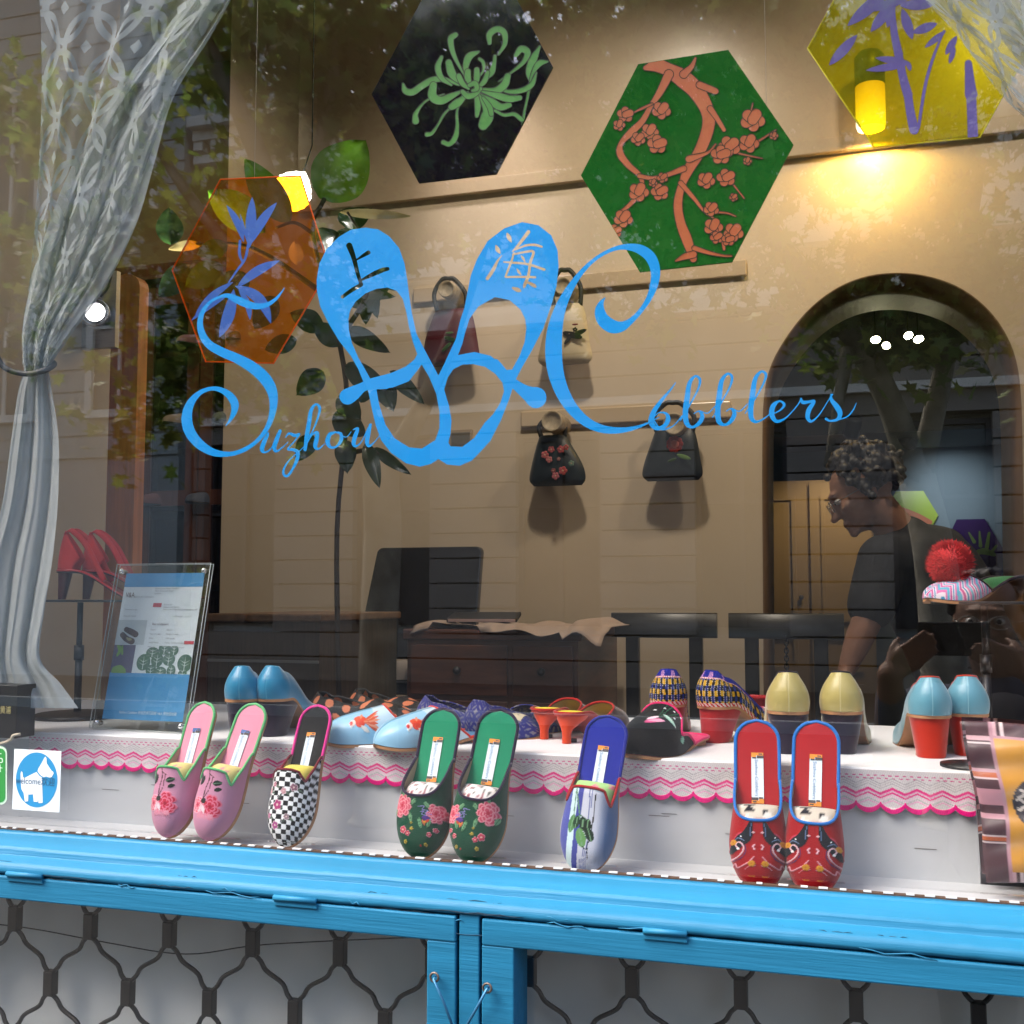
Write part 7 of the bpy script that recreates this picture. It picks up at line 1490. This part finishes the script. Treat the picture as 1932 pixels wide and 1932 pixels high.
for k, (cl_, nm_, sh_i, fr_) in enumerate((((.12, .05, .05), 'dark red', 3, .25), ((.05, .06, .09), 'navy', 3, .45), ((.25, .2, .16), 'pale beige', 4, .35), ((.08, .1, .08), 'dark green', 4, .55), ((.2, .08, .1), 'faded pink', 5, .4), ((.2, .17, .12), 'light brown', 5, .6))):
    zz = np.linspace(FL + .3, cz1 - .3, 6)[sh_i] + .0205; xx = cxa + (cxb - cxa) * fr_ + .1
    t_ = thing('stored_shoe', '%s flat shoe stored on a shelf inside the glazed cabinet' % nm_, 'shoe', group='shoes stored in the cabinet', mw=Matrix.Translation((xx, 2.60, zz + .003)) @ Matrix.Rotation(R(170), 4, 'Z')); s_ = Shoe(L=.23, W=.08, H=.004, th=.003); s_.prof = [.05, .055, .06, .055, .05, .042, .034, .028]
    S_, T_ = np.meshgrid(np.linspace(-1, 1, 20), np.linspace(.01, 1, 24)); g = MB(); g.grid(s_.top(S_, T_)); g.build('upper', mat('stored_%d' % k, cl_, .7), t_); sole_parts(s_, t_, m_black, m_black)
# lights and panels of the back room
for k, (px, py, rx) in enumerate(((1652, 641, 1.0), (1672, 652, .8), (1714, 633, .9), (1733, 640, 1.0))):
    q = at(px, py, 3.4); lab_ = ('leftmost of the four glowing lamps of the back room cluster', 'low second lamp from the left of the glowing cluster', 'tilted third lamp from the left of the glowing cluster', 'rightmost of the four glowing lamps of the cluster')[k]
    t_ = thing('ceiling_bulb', lab_, 'ceiling lamp', q, 'cluster of lamps in the back room'); g = MB(); g.ball(q, (.020 * rx, .02, .014), M=Matrix.Rotation(R((0, 20, -30, -15)[k]), 4, 'Y')); g.build('bulb', mat('bulb_warm', (1, .95, .6), .4, emit=12), t_)
    g = MB(); g.tube([q + Vector((0, .02, .0)), q + Vector((0, .05, .03)), Vector((q.x, q.y + .06, CE - .2))], .0016, 5); g.build('stem', mat('pure_black', (.001, .001, .001), .9, spec=0), t_)
fixture_spot('track_spotlight', 'small black track spotlight under the beam, aimed at the blue wall', at(1718, 838, 4.30), at(1795, 930, 5.0), 10, 46, 1, (.82, .92, 1))
q = at(1745, 815, 4.5)
fixture_spot('track_spotlight', 'small black track spotlight over the cupboard', at(1605, 822, 3.95), at(1560, 1000, 4.3), 4, 90, 1, (1, .8, .5))
def wallhex(label, P, Y, m, strokes, m2):
    t = thing('hexagon_panel', label, 'hanging panel', at(P[0][0], P[0][1], Y), 'hexagon panels on the back room wall'); g = MB(); g.slab([at(x, y, Y) for x, y in P], .006); g.build('acrylic_sheet', m, t)
    if strokes: sheet(lambda X, Y_: U(*[f_stroke(X, Y_, s) for s in strokes]), (min(p[0] for p in P), min(p[1] for p in P), max(p[0] for p in P), max(p[1] for p in P)), 1, lambda x, y: at(x, y, Y - .002)).build('painted_motif', m2, t)
wallhex('small yellow-green hexagon on the blue wall behind the person\'s shoulder', [(1690, 927), (1742, 926), (1770, 972), (1745, 1020), (1690, 1020), (1664, 972)], 4.98, mat('lime_panel', (.30, .42, .02), .3), [[(1700, 960, 8), (1730, 975, 14), (1755, 985, 8)]], m_aor)
wallhex('small purple hexagon with green sprig on the blue wall above the pompom', [(1805, 980), (1858, 979), (1905, 1055), (1862, 1140), (1808, 1140), (1768, 1058)], 4.98, mat('deep_purple_panel', (.035, .01, .08), .2), [[(1828, 1005, 3), (1838, 1022, 7)], [(1848, 1003, 3), (1850, 1030, 7)], [(1866, 1006, 5), (1862, 1032, 8)], [(1835, 1045, 5), (1855, 1040, 12), (1875, 1046, 8)], [(1880, 1030, 5), (1868, 1045, 6)]], mat('olive_sprig', (.12, .18, .03), .4))
# ============================================================ PEOPLE
m_skin = mat('skin', (.36, .18, .11), .5, var=.06, vs=30); m_hair = mat('black_hair', (.012, .010, .010), .45, bump=.6, bs=300); m_tee = mat('black_cotton', (.012, .013, .015), .85, bump=.4, bs=60); m_pants = mat('dark_trousers', (.02, .022, .03), .85)
m_skin2 = mat('skin_tan', (.24, .13, .085), .5, var=.06, vs=30)
def fuse(o, vox, it=6, fac=.6):
    r_ = o.modifiers.new('remesh', 'REMESH'); r_.mode = 'VOXEL'; r_.voxel_size = vox; r_.use_smooth_shade = True
    s_ = o.modifiers.new('smooth', 'SMOOTH'); s_.factor = fac; s_.iterations = it; return o
def limb(g, P, seg=14):
    C3 = cr([(*p, r) for p, r in P], 5); g.tube(C3[:, :3], C3[:, 3], seg)
    for p, r in (P[0], P[-1]): g.ball(p, r, seg=12)
def headparts(g, c, fwd, up, s=1.0):
    """skull, jaw, nose, brows, lips, ears round centre c"""
    f = Vector(fwd).normalized(); u = Vector(up); u = (u - f * u.dot(f)).normalized(); r_ = f.cross(u); Mx = Matrix((r_, f, u)).transposed().to_4x4(); Mx.translation = Vector(c); S = Mx @ Matrix.Scale(s, 4)
    B = lambda p, r: g.ball((0, 0, 0), r, seg=18, M=S @ Matrix.Translation(p))
    gb = g.ball
    def B(p, r): mm = S @ Matrix.Translation(Vector(p)); g.ball((0, 0, 0), r, seg=18, M=mm)
    B((0, -.012, .035), (.074, .092, .082)); B((0, .030, -.015), (.060, .060, .075)); B((0, .045, -.065), (.036, .034, .030)); B((0, .020, -.055), (.052, .050, .032))
    B((0, .098, -.008), (.011, .013, .020)); B((0, .108, -.022), (.015, .014, .011)); B((0, .090, .010), (.008, .010, .022)); B((0, .080, .038), (.046, .014, .009))
    B((0, .090, -.048), (.022, .010, .0055)); B((0, .088, -.057), (.019, .010, .0065)); B((0, .083, -.082), (.018, .014, .014))
    for k in (-1, 1): B((.074 * k, -.008, -.004), (.008, .018, .030)); B((.038 * k, .062, -.012), (.022, .024, .018))
    return S
def eyes(S, body, colr='#20140f'):
    for k in (-1, 1):
        g = MB(); g.ball((0, 0, 0), (.0125, .0105, .0085), seg=14, M=S @ Matrix.Translation((.030 * k, .078, .014))); e_ = g.build('eye', mat('eye_white', (.6, .57, .54), .2), body)
        g = MB(); g.ball((0, 0, 0), (.0055, .003, .0055), seg=10, M=S @ Matrix.Translation((.030 * k, .0875, .014))); g.build('iris', mat('iris', lin(colr), .2), e_)
def hairdo(S, body, n, r0, rng, back=-.6, face=.25, jit=.012, name='hair'):
    g = MB()
    for k in range(n):
        d = rng.normal(size=3); d /= np.linalg.norm(d)
        if d[2] < back + max(0, d[1]) * 1.6 or (d[1] > face + .25 and d[2] < .75): continue
        p = Vector((d[0] * .078, -.014 + d[1] * .096, .037 + d[2] * .088)) * 1.0 + Vector(rng.normal(size=3)) * jit; g.ball((0, 0, 0), r0 * rng.uniform(.7, 1.3), seg=8, M=S @ Matrix.Translation(p))
    return fuse(g.build(name, m_hair, body), .005, 1, .4)
def hand(g, wrist, dirn, palm_n, curl=.5, s=1.0, thumb=1):
    d = Vector(dirn).normalized(); n_ = Vector(palm_n); n_ = (n_ - d * n_.dot(d)).normalized(); x = d.cross(n_)
    w_ = Vector(wrist)
    for k in range(4):
        off = x * (.0115 * (k - 1.5) * s * 1.7); limb(g, [(w_ + d * .01 * s + off * .5, .014 * s), (w_ + d * .075 * s + off, .0125 * s)], 8)
        L = (.068, .078, .072, .056)[k] * s; p = w_ + d * .085 * s + off; q = d.copy(); P = [(p, .0088 * s)]
        for j, fr in enumerate((.45, .30, .25)):
            q = (Matrix.Rotation(-curl * (.7 + .35 * j), 3, x) @ q); p = p + q * L * fr; P.append((p, (.0084, .0078, .0068)[j] * s))
        limb(g, P, 8)
    p = w_ + d * .025 * s + x * thumb * .026 * s; limb(g, [(p, .013 * s), (p + d * .03 * s + x * thumb * .022 * s + n_ * .012, .0105 * s), (p + d * .055 * s + x * thumb * .026 * s + n_ * .026, .0082 * s)], 8)
# shop assistant bending over behind the chairs
J = lambda px, py, y: at(px, py, y)
pel = J(1862, 1330, 2.12); ba = thing('person', 'person in a black T-shirt bending forward under the arch, reaching down past the right chair', 'person', (pel.x, 2.12, FL))
ch_ = J(1748, 1080, 2.04); nk = J(1694, 1006, 2.00); hd = J(1624, 938, 1.97)
shl = J(1668, 1058, 1.90); shr = J(1778, 1040, 2.20); el1 = J(1640, 1158, 1.84); wr1 = J(1598, 1262, 1.82); el2 = J(1800, 1190, 2.26); wr2 = J(1775, 1320, 2.2)
fw_ = (J(1575, 985, 1.95) - hd).normalized(); upv = Vector((fw_.z, 0, -fw_.x)) if fw_.x > 0 else Vector((-abs(fw_.z) * .6, 0, 1))
g = MB(); S1 = headparts(g, hd + Vector((.01, 0, .01)), (-.86, -.10, -.50), (-.5, 0, .86), 1.0)
limb(g, [(hd + Vector((.045, 0, -.03)), .052), (nk, .058), (nk + (ch_ - nk) * .3, .075)])
limb(g, [(ch_, .125), (J(1800, 1200, 2.08), .12), (pel, .13)]); limb(g, [(shl, .055), (el1, .042), ((el1 + wr1) / 2, .037), (wr1, .025)]); limb(g, [(shr, .055), (el2, .042), (wr2, .026)]); limb(g, [(shl, .06), (ch_, .10), (shr, .06)])
hand(g, wr1, (wr1 - el1), (-1, 0, .2), .35, 1.0, -1); hand(g, wr2, (wr2 - el2), (-1, 0, 0), .4, 1.0, 1)
for dy in (-.09, .09):
    h_ = pel + Vector((0, dy, -.03)); kn = Vector((pel.x - .04, pel.y + dy * 1.1, FL + .47)); an = Vector((pel.x + .02, pel.y + dy * 1.2, FL + .09)); limb(g, [(h_, .09), (kn, .058), (an, .04)]); limb(g, [(an, .04), (an + Vector((-.13, 0, -.045)), .032), (an + Vector((-.19, 0, -.055)), .026)])
bd = fuse(g.build('body', m_skin, ba), .0065, 4); eyes(S1, bd)
g = MB(); limb(g, [(nk + (ch_ - nk) * .28, .082), (ch_, .148), (J(1800, 1195, 2.08), .150), (J(1838, 1280, 2.1), .155), (J(1852, 1330, 2.12), .150)]); limb(g, [(shl, .073), (shl + (el1 - shl) * .45, .070), (shl + (el1 - shl) * .85, .066)]); limb(g, [(shr, .073), (shr + (el2 - shr) * .7, .068)]); limb(g, [(shl, .074), (ch_ + Vector((.0, 0, .02)), .12), (shr, .074)])
rgp = np.random.default_rng(2); fuse(g.build('t_shirt', m_tee, ba), .009, 3)
g = MB(); limb(g, [(J(1848, 1325, 2.12), .150), (pel + Vector((0, 0, -.06)), .15)])
for dy in (-.09, .09):
    h_ = pel + Vector((0, dy, -.03)); kn = Vector((pel.x - .04, pel.y + dy * 1.1, FL + .47)); an = Vector((pel.x + .02, pel.y + dy * 1.2, FL + .10)); limb(g, [(h_, .11), (kn, .078), (an, .06)])
fuse(g.build('trousers', m_pants, ba), .01, 3)
hairdo(S1, ba, 900, .0115, rgp, back=-.55, face=.15, jit=.014)
g = MB()
for k in (-1, 1): g.tube([S1 @ Vector((.033 * k + .022 * math.cos(a), .102, .010 + .016 * math.sin(a))) for a in np.linspace(0, 2 * PI, 14)[:-1]], .0014, 5, closed=True); g.tube([S1 @ Vector((.056 * k, .10, .014)), S1 @ Vector((.078 * k, .01, .012))], .0014, 5)
g.tube([S1 @ Vector((-.011, .104, .014)), S1 @ Vector((.011, .104, .014))], .0014, 5); g.build('glasses', mat('glasses_wire', (.3, .28, .25), .3, metal=.8), ba)
g = MB(); g.ball(S1 @ Vector((.077, .004, -.034)), .0035); g.ball(S1 @ Vector((-.077, .004, -.034)), .0035); g.build('earring', mat('gold_stud', (.7, .5, .15), .2, metal=1), ba)

# the photographer on the pavement, seen in the glass
ph = thing('person', 'photographer on the pavement holding up a phone, mirrored in the glass', 'person', (.36, -1.72, 0))
hd2 = Vector((.305, -1.50, 1.435)); g = MB(); S2 = headparts(g, hd2, (-.20, 1, -.05), (0, .05, 1), 1.0); nk2 = Vector((.33, -1.56, 1.30)); ch2 = Vector((.35, -1.62, 1.12)); pe2 = Vector((.36, -1.66, .78))
limb(g, [(hd2 + Vector((.01, -.03, -.06)), .056), (nk2, .060), (ch2, .12), (Vector((.355, -1.64, .95)), .115), (pe2, .125)])
for sx_, el, wr, dr in ((-1, (.10, -1.50, 1.06), (.075, -1.235, 1.335), (.72, .06, .62)), (1, (.58, -1.48, 1.06), (.355, -1.245, 1.345), (-.85, .05, .40))):
    sh_ = Vector((.345 + sx_ * .17, -1.60, 1.22)); limb(g, [(sh_, .058), (Vector(el), .043), (Vector(wr), .027)]); limb(g, [(sh_, .06), (ch2 + Vector((0, 0, .06)), .09)])
    hand(g, wr, dr, (0, -1, 0), .22, .80, 1 if sx_ > 0 else -1)
for dx_ in (-.09, .09):
    h_ = pe2 + Vector((dx_, 0, -.03)); kn = Vector((.36 + dx_ * 1.1, -1.64, .47)); an = Vector((.36 + dx_ * 1.2, -1.68, .09)); limb(g, [(h_, .09), (kn, .058), (an, .04)]); limb(g, [(an, .04), (an + Vector((0, .13, -.045)), .032), (an + Vector((0, .19, -.055)), .026)])
bd2 = fuse(g.build('body', m_skin2, ph), .0055, 3); eyes(S2, bd2)
g = MB(); limb(g, [(nk2 + Vector((0, 0, -.04)), .085), (ch2, .15), (Vector((.355, -1.64, .95)), .145), (Vector((.36, -1.66, .76)), .15)])
for sx_, el, wr in ((-1, (.10, -1.50, 1.06), (.075, -1.235, 1.335)), (1, (.58, -1.48, 1.06), (.355, -1.245, 1.345))):
    sh_ = Vector((.345 + sx_ * .17, -1.60, 1.22)); limb(g, [(sh_, .075), (Vector(el), .060), (Vector(el) + (Vector(wr) - Vector(el)) * .80, .036)]); limb(g, [(sh_, .075), (ch2 + Vector((0, 0, .05)), .11)])
fuse(g.build('shirt', mat('grey_lilac_shirt', (.10, .10, .14), .85), ph), .009, 3)
g = MB()
for dx_ in (-.09, .09):
    h_ = pe2 + Vector((dx_, 0, -.03)); kn = Vector((.36 + dx_ * 1.1, -1.64, .47)); an = Vector((.36 + dx_ * 1.2, -1.68, .10)); limb(g, [(pe2, .135), (h_, .115), (kn, .08), (an, .062)])
fuse(g.build('trousers', m_pants, ph), .01, 3)
hairdo(S2, ph, 300, .012, rgp, back=-.3, face=.05, jit=.005)
g = MB()
for k in (-1, 1): g.tube([S2 @ Vector((.033 * k + .023 * math.cos(a), .105, .012 + .015 * math.sin(a))) for a in np.linspace(0, 2 * PI, 14)[:-1]], .0018, 5, closed=True); g.tube([S2 @ Vector((.056 * k, .10, .014)), S2 @ Vector((.078 * k, .01, .012))], .0014, 5)
g.tube([S2 @ Vector((-.011, .106, .014)), S2 @ Vector((.011, .106, .014))], .0016, 5); g.build('glasses', mat('glasses_wire', '#888888'), ph)
phn = thing('phone', 'black phone held up sideways by the photographer, seen mirrored in the glass', 'phone', (.19, -1.215, 1.36)); g = MB(); g.box((.135, -1.252, 1.375), (.280, -1.243, 1.447)); g.build('phone_body', m_black, phn, bevel=.003); g = MB(); g.lathe([(.0001, 0), (.006, 0), (.006, .0015), (.0001, .0015)], M=Matrix.Translation((.267, -1.2429, 1.436)) @ Matrix.Rotation(R(-90), 4, 'X'), seg=14); g.build('phone_lens', m_dark, phn)
